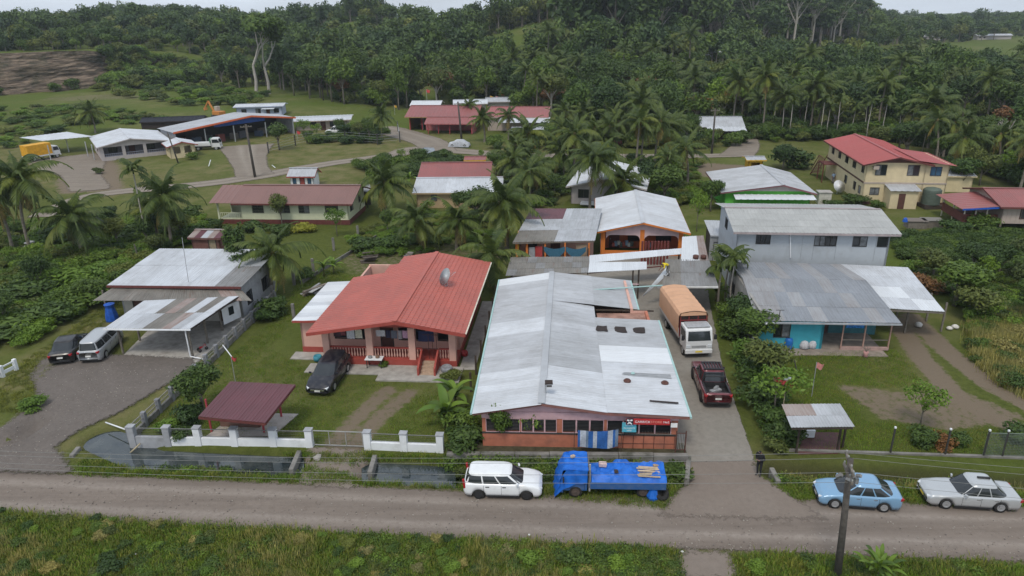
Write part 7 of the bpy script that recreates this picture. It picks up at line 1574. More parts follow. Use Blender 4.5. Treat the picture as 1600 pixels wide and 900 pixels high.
for lb,q,top,fl,n,yel,dead in (
  ('big coconut palm at the left edge below the village road',(50,398),283,1.05,20,.25,3),('coconut palm leaning beside the big one at the left edge',(20,392),300,.95,18,.3,2),
  ('bushy coconut palm with white banded trunk left of the thin areca palm',(129,402),338,.95,20,.15,1),('coconut palm right of the thin areca palm',(268,386),308,.9,20,.2,1),('short coconut palm behind the thin areca palm',(246,372),330,.75,15,.25,1),
  ('young coconut palm beside the carport house rear corner',(428,462),398,.85,17,.3,1),('coconut palm with leaning trunk right of the cream bungalow',(602,337),285,.95,20,.12,1),
  ('left of two squat palms behind the red tiled house',(660,391),345,.78,18,.3,3),('right of two squat palms behind the red tiled house',(714,390),345,.72,17,.35,2),
  ('large coconut palm left of the open kitchen wing',(792,388),318,1.05,21,.15,2),('low coconut palm at the rear left of the store',(768,442),398,.85,15,.35,1),('coconut palm behind the large palm near the yellow hut',(804,306),252,.8,18,.2,1),
  ('yellowish low palm left of the white roofed house',(840,300),262,.8,16,.6,1),('tall coconut palm in front of the white roofed house',(922,330),250,1.0,22,.12,2),('drooping coconut palm right of the tall one',(972,322),283,.9,18,.4,2),
  ('tall coconut palm at the village road, right of centre',(1046,252),197,.95,20,.25,1),('slender tall coconut palm behind the village road',(998,228),160,.95,20,.15,1),('coconut palm left of the slender tall one',(962,228),190,.9,18,.3,1),
  ('fan shaped palm in front of the red white hall',(757,222),185,.75,18,.35,1),('coconut palm in the garden above the bank fence',(597,217),180,.75,18,.3,1),('low coconut palm right of the red compound',(735,198),165,.7,15,.2,0),
  ('spreading coconut palm behind the veranda house',(150,212),178,.95,17,.3,1),('palm beside the pole left of the white roofed house',(828,322),270,.75,14,.4,1),
  ('big coconut palm before the forest right of the red roof',(1449,232),165,1.15,19,.25,2),('tall coconut palm left of the red roofed cream house',(1264,212),135,1.0,18,.3,2),('coconut palm above the side lane',(1190,212),120,1.0,18,.35,1),('coconut palm with drooping fronds near the grey roof house',(1145,204),128,1.0,18,.3,1),
  ('coconut palm right of the stilt house',(1558,268),212,.9,17,.35,1),('leaning pale palm behind the stilt house',(1530,262),222,.8,15,.5,1),('palm at the right edge by the bare tree',(1592,300),215,.8,14,.4,1),('coconut palm in the grove right of the side lane',(1222,212),150,.95,17,.4,1)):
    b=at(*q); d=b.y; hh=(at(q[0],q[1]).y); 
    # trunk height so that the crown heart shows at photograph row `top`
    lo_,hi_=.5,25.
    for _ in range(30):
        m_=(lo_+hi_)/2; v=Vector((b.x,b.y,m_))-Vector((0,0,CAMH)); rot=(Matrix.Rotation(R(90)-PITCH,3,'X')@Matrix.Rotation(-ROLL,3,'Z')).transposed()@v; py_=450+FPX*(rot.y/rot.z)
        if py_>top: lo_=m_
        else: hi_=m_
    palm(lb,b,max(1.0,lo_),fl*1.3,n+4,yel,(rng.uniform(-.5,.5),rng.uniform(-.3,.3)),dead)
# areca palms: thin pale trunk, short feathery head
FA=[frond_mesh(R(e),1.7,R(70),LPALM,i+60,20,.08,.55) for i,e in enumerate((70,45,20,0))]
def areca(label,base,hgt,s=1.,n=9,group=None):
    root=thing('areca_palm',label,'palm tree',(base[0],base[1],zat(base)),rng.uniform(0,6),group); MB().path([(0,0,-.2),(.1,0,hgt*.5),(-.05,.05,hgt)],[.09,.075,.06],8).build('trunk',BARKP,root,True); c=MB().path([(0,0,0),(0,0,.7)],[.08,.05],8).build('crown',mat('crownshaft',(.06,.10,.03)),root,True,loc=(-.05,.05,hgt))
    for k in range(n): f=link('frond',FA[k%4],c,(0,0,.6),k*2.4); f.scale=(s,)*3
    return root
areca('thin areca palm with a tall white trunk left of the cream bungalow',at(233,388),8.6,1.25,10)
for k,(x,y) in enumerate(((1208,200),(1220,215),(1232,218),(1290,218),(1305,220),(1330,215),(1348,213),(1352,228),(1376,222),(1400,225),(1420,222),(1440,240),(1475,245),(1255,214),(1280,220),(1502,248))):
    areca('slender areca palm with pale stem at the dark grove edge',at(x,y),rng.uniform(5,7.5),1.2,8,'areca palms along the grove edge')
mp_=[(1122,478),(1133,470),(1140,484)]
for k,q in enumerate(mp_): areca(('left','middle','right')[k]+' of three bright areca palms beside the drive',at(*q),3.2+.5*k,1.15,10)
# banana / taro clumps: big paddle leaves as pieces
def blade(L,w_,el,dr,m,seed):
    b=MB(); a=el; p=Vector((0,0,0)); n=6; pts=[]
    for i in range(n+1): pts.append((p.copy(),a)); p=p+Vector((math.cos(a),0,math.sin(a)))*(L/n); a-=dr/n
    for i,(q,a) in enumerate(pts):
        s=i/n; w2=w_*math.sin(min(1,.12+s*.9)*math.pi)**.7 if i<n else .01; up=Vector((-math.sin(a),0,math.cos(a))); b.v+= [tuple(q+Vector((0,w2,0))+up*w2*.35),tuple(q),tuple(q-Vector((0,w2,0))+up*w2*.35)]
    for i in range(n): o=3*i; b.f+=[(o,o+3,o+4,o+1),(o+1,o+4,o+5,o+2)]
    return b.mesh('leaf',m,True)
BL_=[blade(1.7,.24,R(e),R(85),m,i) for i,(e,m) in enumerate(((80,LBRI),(62,LMID),(45,LBRI),(30,LMID)))]
def banana(label,base,s=1.,n=9,group=None,h=1.0):
    root=thing('banana_plant',label,'banana plant',(base[0],base[1],zat(base)),rng.uniform(0,6),group); root.scale=(s,)*3
    MB().path([(0,0,-.1),(0,0,h)],[.14,.09],8).build('stem',mat('banana_stem',(.14,.15,.05)),root,True)
    for k in range(n): f=link('leaf',BL_[k%4],root,(0,0,h-.05*k/ n),k*2.4+rng.uniform(-.3,.3)); q=rng.uniform(.8,1.1); f.scale=(q,)*3
for k,(x,y,s,lb) in enumerate(((507,432,.9,'bright banana clump behind the red house wing'),(522,428,.8,'smaller banana clump right of the bright one'),(697,668,1.15,'banana plant at the left corner of the store'),(712,645,1.2,'taller banana plant behind the store corner'),(1118,470,.9,'banana plant under the driveway palms'),(1060,285,1.0,'banana plant beside the green walled house'),(1105,325,1.,'banana plant left of the green walled house'),(640,292,1.1,'banana plant behind the red white roof house'),(1548,245,1.3,'banana plant right of the grove'))): banana(lb,at(x,y),s)
# papaya style tree
for k,(lb,q,kd,s,sz) in enumerate((
 ('round topped bare stemmed tree before the cream bungalow',(441,354),'olive',.52,.78),('leafy young tree at the right end of the cream bungalow',(527,369),'airy',.62,.72),('dark tree rising behind the carport house',(378,450),'tall',.55,.6),('second dark tree behind the carport house',(398,462),'dark',.6,.75),
 ('rounded lemon tree behind the gazebo',(318,645),'dark',.62,.55),('slim leafy tree against the store front, left',(783,701),'round',.36,.55),('light leafy sapling against the store front',(826,701),'airy',.42,.52),('young tree on the right lawn by the mesh fence',(1437,668),'airy',.62,.65),
 ('dark tree beside the workshop drive',(437,235),'dark',.95,.85),('leafy bush tree in the bank garden',(475,215),'airy',.8,.8),('round tree beside the white pickup',(562,218),'olive',.62,.7),('dense dark tree left of the cream two storey house',(1222,268),'dark',.85,.7),
 ('spreading dark tree right of the drooping palm',(1038,320),'dark',1.0,.85),('bushy tree behind the drooping palm',(1010,300),'dark',.8,.7),('thin papaya like tree behind the driveway roof',(1088,362),'airy',.55,1.0),('leafy tree over the green walled house',(1110,330),'round',.7,.75),
 ('large leafy bush tree right of the lean-to',(1490,478),'round',1.1,.72),('second leafy bush tree right of the lean-to',(1525,500),'olive',.85,.55),('bushy tree by the two storey house corner',(1455,440),'olive',.75,.6),('big round tree behind the stilt house',(1500,300),'round',1.0,.85),('round tree right of the cream house shed',(1530,290),'olive',1.0,.85),
 ('tree with reddish leaves in the drive hedge',(1178,545),'round',.75,.6),('leafy tree at the lower end of the drive hedge',(1195,600),'olive',.75,.65),('dense tree in the middle of the drive hedge',(1160,520),'dark',.6,.5),('tall weedy tree beside the roadside shelter',(1208,650),'airy',.85,.75),
 ('dark tree at the back of the garden behind red house',(745,350),'dark',.8,.75),('small tree by the yellow hut',(700,275),'dark',.7,.5),('leafy tree right of the yellow hut',(775,275),'round',.7,.7),('dark round bush tree left of the white roof house',(865,310),'dark',.6,.55),('red leaved tree in the palm grove',(975,150),'red',1.6,1.2),('second red leaved tree in the grove',(1330,128),'red',1.8,1.3))):
    tree(kd,lb,at(*q),s,sz)
# hedge and bushes one can tell apart
for k,(lb,q,i,s,sz) in enumerate((
 ('bright low bush at the left edge of the gravel yard',(50,640),1,1.0,.6),('dark bush beside the white wall corner',(285,690),2,.75,.7),('bright bush inside the fence corner',(268,672),1,.9,.6),('dark bush under the gazebo left side',(300,660),2,1.0,.9),('weedy bush in the ditch bank',(345,730),0,.55,.5),('weedy bush at the store retaining wall',(870,690),1,.8,.5),('leafy bush at the left end of the retaining wall',(725,700),2,1.3,1.0),('leafy bush beside the store left eave',(718,670),0,1.2,1.1),('creeper clump behind the white wagon',(705,735),2,.8,.55),('creeper clump right of the blue lorry',(1055,735),2,1.0,.5),
 ('round hedge bush by the mesh fence, left',(1443,695),2,.9,.75),('round hedge bush by the mesh fence, middle',(1472,698),6,.75,.6),('round hedge bush by the mesh fence, right',(1497,697),2,.7,.6),('bush behind the mesh fence at the right edge',(1590,690),2,1.1,.7),
 ('bush at the upper end of the drive hedge',(1140,500),0,1.2,1.1),('second bush down the drive hedge',(1150,530),2,1.4,1.2),('third bush down the drive hedge',(1165,565),1,1.5,1.2),('fourth bush down the drive hedge',(1178,600),0,1.5,1.3),('fifth bush down the drive hedge',(1190,632),2,1.5,1.2),('lowest bush of the drive hedge',(1208,666),0,1.2,1.1),('bright bush in the drive hedge behind the pickup',(1200,575),1,1.3,1.0),('red tipped bush in the drive hedge',(1205,610),6,.9,1.3),('bush beside the roadside shelter',(1225,690),2,1.1,1.0),
 ('tall weeds at the lower drive edge',(1212,704),3,.8,.7),('bush beside the carport fence',(432,490),2,1.4,1.1),('bush by the side fence top',(420,500),0,1.1,.8),('bush beside the red house back yard',(475,438),0,1.1,.9),('shrub at the red house steps',(705,592),3,.8,.6),('small round shrub on the red house apron',(599,574),0,.4,.4),
 ('yellow leaved hedge bush below the cream bungalow',(475,362),4,1.3,.8),('dark hedge bush below the cream bungalow, left',(395,362),2,1.6,.9),('dark hedge bush below the cream bungalow, middle',(440,366),2,1.5,.9),('yellow flowering bush left of the cream bungalow',(300,355),4,1.6,.9),('round bush by the cream bungalow corner',(335,356),2,1.4,.8),
 ('dark bush in the back garden',(570,395),2,1.8,1.2),('leafy garden bush behind the red house',(620,390),0,1.7,1.2),('bright creeper mound behind the carport house',(175,440),1,2.6,1.4),('creeper mound at the left field',(110,450),1,2.8,1.2),('dark thicket at the left edge',(40,470),2,2.8,1.3),('creeper mound near the left fence',(140,480),0,2.4,1.3),('dark thicket along the left drive',(85,500),2,2.2,1.1),('lower thicket at the left edge',(20,520),2,2.4,1.1),
 ('round bush below the two storey cream house',(1370,328),0,1.0,1.0),('bush before the ground dish',(1335,320),2,1.6,1.0),('bush at the pump house',(1300,325),0,1.2,.9),('large dark bush left of the outside stair',(1240,262),2,3.0,2.2),('bush on the bank by the gatehouse',(300,250),0,1.2,1.0),('agave like clump on the bank lawn',(155,272),3,.9,.9),('round bush in the bank garden',(500,222),0,1.8,1.2),('dark bush by the bank fence corner',(540,224),2,1.8,1.1),('small papaya bush below the bank',(558,262),0,1.0,1.1),('bush beside the village road',(900,240),1,2.0,1.0),
 ('orange brown weed tree at the right edge',(1440,455),6,1.6,1.2),('bush by the crates behind the crops',(1490,365),0,1.6,1.2),('bush at the stilt house corner',(1530,360),0,1.7,1.4))): bush(i,lb,at(*q),s,sz)
# bare tree at the right edge, pale umbrella trees
def bare(label,p,h,seed,m=BARKP,leafy=None):
    g=random.Random(seed); b=MB(); lobes=[]
    def br(p0,d,l,r,dep):
        p1=p0+d*l; b.path([p0,(p0+p1)/2+Vector((g.uniform(-.06,.06),g.uniform(-.06,.06),0))*l,p1],[r,r*.8,r*.6],6,False)
        if dep==0: lobes.append((p1.x,p1.y,p1.z)); return
        for k in range(3 if dep<3 else 2): br(p1,(d+Vector((g.uniform(-.75,.75),g.uniform(-.75,.75),g.uniform(-.1,.45)))).normalized(),l*g.uniform(.55,.8),r*.58,dep-1)
    br(Vector((0,0,-.3)),Vector((g.uniform(-.1,.1),0,1)),h*.34,h*.022,4)
    t_=thing('tree',label,'tree',(p[0],p[1],zat(p)),0); b.build('trunk',m,t_,True)
    if leafy:
        lb=[(x,y,z,1.6*h/14,1.6*h/14,.5*h/14) for x,y,z in lobes]; link('crown',crown('crown',leafy,2600,.34*h/14,lb,seed,None,.5),t_)
    return t_
bare('leafless pale tree at the right edge of the photo',at(1570,268),10.5,3)
bare('tall pale trunked umbrella tree above the workshop shed',at(402,158),27,5,BARKP,LDARK); bare('second pale trunked umbrella tree beside it',at(422,156),25,8,BARKP,LMID)
# ------------------------------------------------------------ footprints to keep plants out of the buildings
bpy.context.view_layer.update(); FOOT=[]
for o in COL.objects:
    if o.parent is None and o.get('category') in ('house','shed','hall','store','carport','roof','hut','annex','shrine','shack','cabin','pavilion','shelter','gazebo','kiosk','lorry','car'):
        c=[ch.matrix_world@Vector(v) for ch in [o]+list(o.children_recursive) if ch.type=='MESH' for v in ch.bound_box]
        if c: m_=o.matrix_world.inverted(); l=[m_@v for v in c]; FOOT.append((m_,min(v.x for v in l),max(v.x for v in l),min(v.y for v in l),max(v.y for v in l)))
def free(xy,mg=.8):
    k=np.ones(len(xy),bool)
    for m_,x0,x1,y0,y1 in FOOT:
        a=np.array(m_)[:2]; lx=a[0,0]*xy[:,0]+a[0,1]*xy[:,1]+a[0,3]; ly=a[1,0]*xy[:,0]+a[1,1]*xy[:,1]+a[1,3]; k&=~((lx>x0-mg)&(lx<x1+mg)&(ly>y0-mg)&(ly<y1+mg))
    return k
# ------------------------------------------------------------ scattering
SRC=bpy.data.collections.new('sources')
def scatter(name,label,cat,pts,scl,meshes,kindv='stuff',szf=1.,tilt=0.):
    """one object: points carrying instances (index chooses the mesh)"""
    n=len(pts); me=bpy.data.meshes.new(name); me.from_pydata(np.asarray(pts).tolist(),[],[])
    for k,a in (('sc',np.asarray(scl)),('rz',nr.uniform(0,6.283,n)),('sz',nr.uniform(.8,1.2,n)*szf)): q=me.attributes.new(k,'FLOAT','POINT'); q.data.foreach_set('value',a.astype(np.float32))
    q=me.attributes.new('ix','INT','POINT'); q.data.foreach_set('value',nr.integers(0,len(meshes),n).astype(np.int32))
    o=link(name,me); tag(o,label,cat,None,kindv)
    c=bpy.data.collections.new('src_'+name)
    for i,m_ in enumerate(meshes): so_=bpy.data.objects.new('%s_source_%02d'%(name,i),m_); c.objects.link(so_)
    ng=bpy.data.node_groups.new('scatter_'+name,'GeometryNodeTree'); ng.interface.new_socket('Geometry',in_out='INPUT',socket_type='NodeSocketGeometry'); ng.interface.new_socket('Geometry',in_out='OUTPUT',socket_type='NodeSocketGeometry')
    N=ng.nodes.new; l=ng.links.new; gi=N('NodeGroupInput'); go=N('NodeGroupOutput'); ip=N('GeometryNodeInstanceOnPoints'); ci=N('GeometryNodeCollectionInfo'); ci.inputs['Collection'].default_value=c; ci.inputs['Separate Children'].default_value=True; ci.inputs['Reset Children'].default_value=True
    m2p=N('GeometryNodeMeshToPoints')
    def at_(nm,ty='FLOAT'): a=N('GeometryNodeInputNamedAttribute'); a.data_type=ty; a.inputs['Name'].default_value=nm; return a.outputs['Attribute']
    cx=N('ShaderNodeCombineXYZ'); l(at_('rz'),cx.inputs[2]); cs=N('ShaderNodeCombineXYZ'); s=at_('sc'); mz=N('ShaderNodeMath'); mz.operation='MULTIPLY'; l(s,mz.inputs[0]); l(at_('sz'),mz.inputs[1]); l(s,cs.inputs[0]); l(s,cs.inputs[1]); l(mz.outputs[0],cs.inputs[2])
    l(gi.outputs[0],m2p.inputs[0]); l(m2p.outputs[0],ip.inputs['Points']); l(ci.outputs[0],ip.inputs['Instance']); ip.inputs['Pick Instance'].default_value=True; l(at_('ix','INT'),ip.inputs['Instance Index'])
    e2r=N('FunctionNodeEulerToRotation'); l(cx.outputs[0],e2r.inputs[0]); l(e2r.outputs[0],ip.inputs['Rotation']); l(cs.outputs[0],ip.inputs['Scale']); l(ip.outputs[0],go.inputs[0])
    md=o.modifiers.new('Scatter','NODES'); md.node_group=ng; return o
def rpoly(poly,n,seed):
    g=np.random.default_rng(seed); a=np.array(poly); lo,hi=a.min(0),a.max(0); out=np.zeros((0,2))
    while len(out)<n:
        q=g.uniform(lo,hi,(n*2,2)); out=np.vstack([out,q[inpoly(q[:,0],q[:,1],poly)]])
    return out[:n]
def withz(xy,dz=0.): return np.column_stack([xy,height(xy[:,0],xy[:,1])+dz])
def tuft(m,n,h,sp,seed,w_=.012,bend=.5):
    g=np.random.default_rng(seed); b=MB()
    for k in range(n):
        a=g.uniform(0,6.283); x,y=g.normal(0,sp,2); hh=h*g.uniform(.5,1.15); d=np.array([math.cos(a),math.sin(a)]); be=hh*bend*g.uniform(.2,1.1); s=np.array([-d[1],d[0]])*w_*g.uniform(.7,1.4)
        b.add([(x-s[0],y-s[1],-.02),(x+s[0],y+s[1],-.02),(x+d[0]*be*.4+s[0]*.8,y+d[1]*be*.4+s[1]*.8,hh*.6),(x+d[0]*be*.4-s[0]*.8,y+d[1]*be*.4-s[1]*.8,hh*.6),(x+d[0]*be,y+d[1]*be,hh)],[(0,1,2,3),(3,2,4)])
    return b.mesh('tuft',m)
GR1=leafmat('grass_green',(.058,.092,.014),(.108,.15,.03),.7,.3,.3); GR2=leafmat('grass_olive',(.085,.09,.026),(.15,.145,.05),.7,.3,.3); GR3=leafmat('grass_dry',(.17,.135,.07),(.27,.22,.13),.85,.2,.2)
T1=[tuft(GR1,34,.2,.18,1,.015,.8),tuft(GR2,34,.22,.18,2,.014,.8),tuft(GR1,26,.15,.2,3,.016,.9)]; TD=[tuft(GR3,40,.6,.2,4,.012,.45),tuft(GR3,30,.45,.22,5),tuft(GR2,34,.5,.2,6)]; TL=[tuft(GR1,18,.10,.16,7,.012,.7),tuft(GR2,16,.09,.16,8,.012,.7)]
WEED=[crown('weed',m,260,.045,[(0,0,.14,.3,.3,.16),(.15,.1,.1,.2,.2,.12)],s,None,.3) for s,m in enumerate((LMID,LBRI,LDARK,LOLIVE),50)]
near=px((-420,812),(0,803),(400,828),(800,850),(1060,862),(1062,930),(-400,960)); near2=px((1150,868),(1600,884),(2000,890),(2000,980),(1145,930))
def filt(p,f): return p[f(p[:,0],p[:,1])]
pA=rpoly(near,9000,1); pB=rpoly(near2,1800,2); pp=np.vstack([pA,pB])
pq=rpoly(near,260,61); scatter('verge_clumps','taller leafy weed clumps on the near verge',None,withz(pq,-.03),nr.uniform(.18,.42,260),[BUSH[0],BUSH[1],BUSH[3],BUSH[2],BUSH[5]],szf=.75)
scatter('verge_grass','rough green grass on the near verge',None,withz(pp),nr.uniform(.7,1.4,len(pp)),T1)
pw=np.vstack([rpoly(near,2000,3),rpoly(near2,200,4)]); pw=pw[(vnoise(pw[:,0],pw[:,1],3,70)>.52)]
scatter('verge_weeds','leafy weeds on the near verge',None,withz(pw),nr.uniform(.5,1.2,len(pw)),WEED)
pd_=rpoly(near,3000,5); pd_=pd_[vnoise(pd_[:,0],pd_[:,1],4,77)>.62]; scatter('verge_dry_grass','brown dead grass patches on the near verge',None,withz(pd_),nr.uniform(.5,.9,len(pd_)),TD)
for k,(q,i,s) in enumerate((((170,892),2,1.0),((330,890),2,.9),((560,885),1,.8),((830,882),1,1.1),((900,876),2,1.1),((960,885),1,1.0),((1180,890),1,.9),((710,890),1,.8))): bush(i,('leafy weed bush at the bottom left corner','second weed bush along the near verge','bright weed bush on the near verge','bright weed bush left of the field entrance','dark weed bush left of the field entrance','weed bush nearest the field entrance','bright weed bush right of the field entrance','low bright weed bush on the near verge')[k],at(*q),s*.62,s*.4)
pap=thing('cassava_shrub','palmate leaved shrub at the foot of the foreground pole','shrub',at(1368,915),0)
for k in range(34): a=k*2.4; f=link('leaf',BL_[k%4],pap,(.5*math.cos(a)*(k%5)/3,.5*math.sin(a)*(k%5)/3,.9+.06*(k%7)),a); f.scale=(.42,.4,.42)
link('stem',STEMS,pap)
lawnL=px((420,545),(480,480),(560,430),(500,420),(470,440),(430,500),(250,640),(215,665),(480,690),(690,698),(700,610),(520,590)); lawnR=px((1215,560),(1400,545),(1440,600),(1330,610),(1350,660),(1600,672),(1600,712),(1340,706),(1225,700))
pl_=np.vstack([rpoly(lawnL,3800,6),rpoly(lawnR,3800,7)]); b_=masks(pl_[:,0],pl_[:,1])[0]; pl_=pl_[b_<.3]; scatter('lawn_grass','mown lawn grass of the two front yards',None,withz(pl_),nr.uniform(.6,1.3,len(pl_)),TL)
ver=px((120,742),(130,720),(240,735),(480,728),(560,745),(700,748),(1070,745),(1040,795),(700,762),(420,752)); vr2=px((1200,735),(1600,750),(1660,795),(1240,780)); bank=px((200,700),(480,706),(690,712),(1060,725),(1060,740),(690,735),(450,720),(210,712))
pv=np.vstack([rpoly(ver,2200,8),rpoly(vr2,1600,9),rpoly(bank,1500,10)]); zz=height(pv[:,0],pv[:,1]); pv=pv[(zz>-.2)&(np.minimum(pdist(pv[:,0],pv[:,1],DITCH1),pdist(pv[:,0],pv[:,1],DITCH2))>1.15)]; scatter('ditch_grass','rank grass along the ditch banks',None,withz(pv),nr.uniform(.45,1.0,len(pv)),T1)
pw2=np.vstack([rpoly(px((690,725),(860,745),(1060,760),(1060,730),(700,715)),260,11),rpoly(px((1215,735),(1600,748),(1600,765),(1215,752)),160,12),rpoly(px((250,735),(450,742),(450,730),(250,725)),90,13),rpoly(px((600,742),(690,748),(690,735)),60,14)]); scatter('ditch_weeds','creeping weeds over the ditch banks',None,withz(pw2),nr.uniform(.7,1.7,len(pw2)),WEED)
pz=rpoly(px((1225,735),(1600,750),(1640,768),(1225,752)),420,55); scatter('ditch_dry_grass','dead brown grass along the right hand ditch',None,withz(pz),nr.uniform(.5,1.0,len(pz)),TD)
dg_=px((1510,510),(1620,480),(1640,640),(1560,600),(1520,560)); pg=rpoly(dg_,1700,15); scatter('dry_thicket','tangle of dry brown grass at the right edge',None,withz(pg),nr.uniform(.6,1.5,len(pg)),TD)
yl=px((-30,640),(40,560),(180,470),(290,430),(260,470),(130,530),(60,600),(40,650)); py2=rpoly(yl,1600,16); scatter('yard_grass','thin yellow grass beside the gravel yard',None,withz(py2),nr.uniform(.4,.9,len(py2)),[TL[1],T1[1]])
VRP=px((60,340),(150,305),(300,290),(400,277),(520,255),(610,243),(660,232),(800,242),(1000,244),(1170,243))
LUSH=[crown('foliage',m,1700,.085,rl(s,9,1.2,.7,.7,.75,.4),s) for s,m in enumerate((LBRI,LMID,LOLIVE,LBRI),200)]
STN=[]
for s in range(3):
    b=MB().lathe([(.25,0),(.5,.12),(.42,.35),(.12,.5)],6); r_=random.Random(s); b.v=[(x*r_.uniform(.6,1.3),y*r_.uniform(.6,1.3),z*r_.uniform(.6,1.2)) for x,y,z in b.v]; STN.append(b.mesh('pebble',mat('pebble_%d'%s,((.24,.2,.17),(.16,.14,.125),(.34,.31,.27))[s],.9,.2,3)))
gq_=[rpoly(px((-60,742),(400,764),(800,775),(1250,800),(1640,812),(1640,870),(1100,858),(800,846),(400,824),(-60,800)),2600,71),rpoly(px((-20,735),(110,735),(90,690),(290,575),(190,560),(75,565),(55,620),(0,675)),1500,72),rpoly(px((0,795),(400,818),(800,838),(1600,860),(1600,875),(800,852),(400,830),(0,806)),1300,73)]
gq_=np.vstack(gq_); zq=withz(gq_,.035); zq[2600:4100,2]+=.06; scatter('loose_gravel','loose pebbles on the road and the gravel yard',None,zq,.02+.07*nr.random(len(gq_))**2.5,STN)
def belt(name,label,poly,n,seed,meshes,s0,s1,sz=1.):
    q=rpoly(poly,n,seed); q=q[free(q)]; q=q[(pdist(q[:,0],q[:,1],VRP)>4)]; n=len(q); return scatter(name,label,None,withz(q,-.05),nr.uniform(s0,s1,n),meshes,szf=sz)
belt('dry_thicket_bushes','green bushes growing through the dry tangle',dg_,40,56,[BUSH[0],BUSH[5],BUSH[2]],.4,.9,.8)
belt('left_undergrowth','tangled green undergrowth left of the carport house',px((-60,560),(-60,400),(150,395),(270,400),(235,440),(150,475),(60,530)),330,17,LUSH+[BUSH[0]],.6,1.5,.75)
belt('crop_rows','dark green root crop leaves behind the turquoise house',px((1395,372),(1600,362),(1640,420),(1480,415),(1400,405)),330,18,[BUSH[2],BUSH[0]],.5,.85,.9)
belt('right_undergrowth','mixed green undergrowth at the right below the crops',px((1420,420),(1640,415),(1640,520),(1540,520),(1480,470)),190,19,LUSH,.5,1.3,.75)
belt('garden_undergrowth','garden plants and shrubs behind the red tiled house',px((540,375),(640,335),(790,330),(790,375),(650,398),(560,405)),110,20,LUSH,.5,1.2,.7)
belt('far_left_undergrowth','shrubs below the village road at left',px((-60,400),(-60,330),(60,345),(230,335),(330,345),(330,370),(250,395)),230,21,LUSH+[BUSH[2]],.7,1.6,.7)
belt('centre_undergrowth','shrubs between the middle houses',px((780,330),(790,250),(880,250),(1090,258),(1100,300),(1060,330),(1010,318),(880,325)),300,22,LUSH+[BUSH[2]],.7,1.7,.8)
belt('grove_undergrowth','dark undergrowth beneath the palm grove',px((770,232),(850,200),(960,200),(1080,190),(1200,200),(1300,205),(1500,232),(1640,250),(1640,300),(1500,285),(1460,232),(1290,222),(1100,232),(900,236)),420,23,[BUSH[2],BUSH[0],BUSH[3]],.9,2.2,1.)
belt('bank_undergrowth','bushes on the bank by the red compound',px((480,225),(600,225),(620,205),(560,200),(480,215)),60,24,[BUSH[0],BUSH[2]],.8,1.5,.9)
belt('pole_undergrowth','bushes under the palms beside the bend',px((560,262),(700,245),(725,268),(660,275),(600,300)),70,25,[BUSH[0],BUSH[2]],.8,1.6,.9)
belt('quarry_scrub','bright creepers below the quarry',px((-80,215),(0,180),(120,175),(200,185),(260,190),(270,200),(120,205),(20,240)),120,26,[BUSH[1],BUSH[0],BUSH[3]],.9,2.2,.5)
ci=[]
for k in range(170):
    s=rng.random(); q=Vector((-145,272,0)).lerp(Vector((-138,285,0)),s*2) if s<.5 else Vector((-138,285,0)).lerp(Vector((-108,315,0)),s*2-1); h=rng.random(); ci.append((q.x+4*(1-h),q.y-3*(1-h),float(np.interp(q.x,[-150,-138,-110,-96],[14,12.5,5,0]))*h-.5))
scatter('quarry_creepers','green creepers hanging over the right end of the quarry face',None,np.array(ci),nr.uniform(1.4,3.2,170),[BUSH[1],BUSH[0],BUSH[3]])
cs=rpoly([(-143,272),(-138,285),(-118,302),(-96,335),(-84,322),(-104,286),(-120,262),(-140,250)],150,31); scatter('quarry_shoulder_scrub','creepers and bushes draped over the quarry shoulder',None,withz(cs),nr.uniform(2.2,4.6,150),[BUSH[0],BUSH[1],BUSH[2],BUSH[3]])
ct=rpoly([(-330,207),(-230,229),(-172,251),(-150,265),(-152,256),(-172,241),(-230,219),(-330,196)],70,32); zz_=height(ct[:,0],ct[:,1]); scatter('quarry_face_scrub','dark bushes at the foot of the quarry face',None,withz(ct),nr.uniform(1.2,3.0,70),[BUSH[2],BUSH[0]])
belt('quarry_slope_scrub','scrub and reeds on the quarry shoulder',px((160,150),(260,140),(300,150),(420,160),(420,175),(330,180),(200,165)),90,27,[BUSH[1],BUSH[3],BUSH[0]],1.3,2.8,.7)
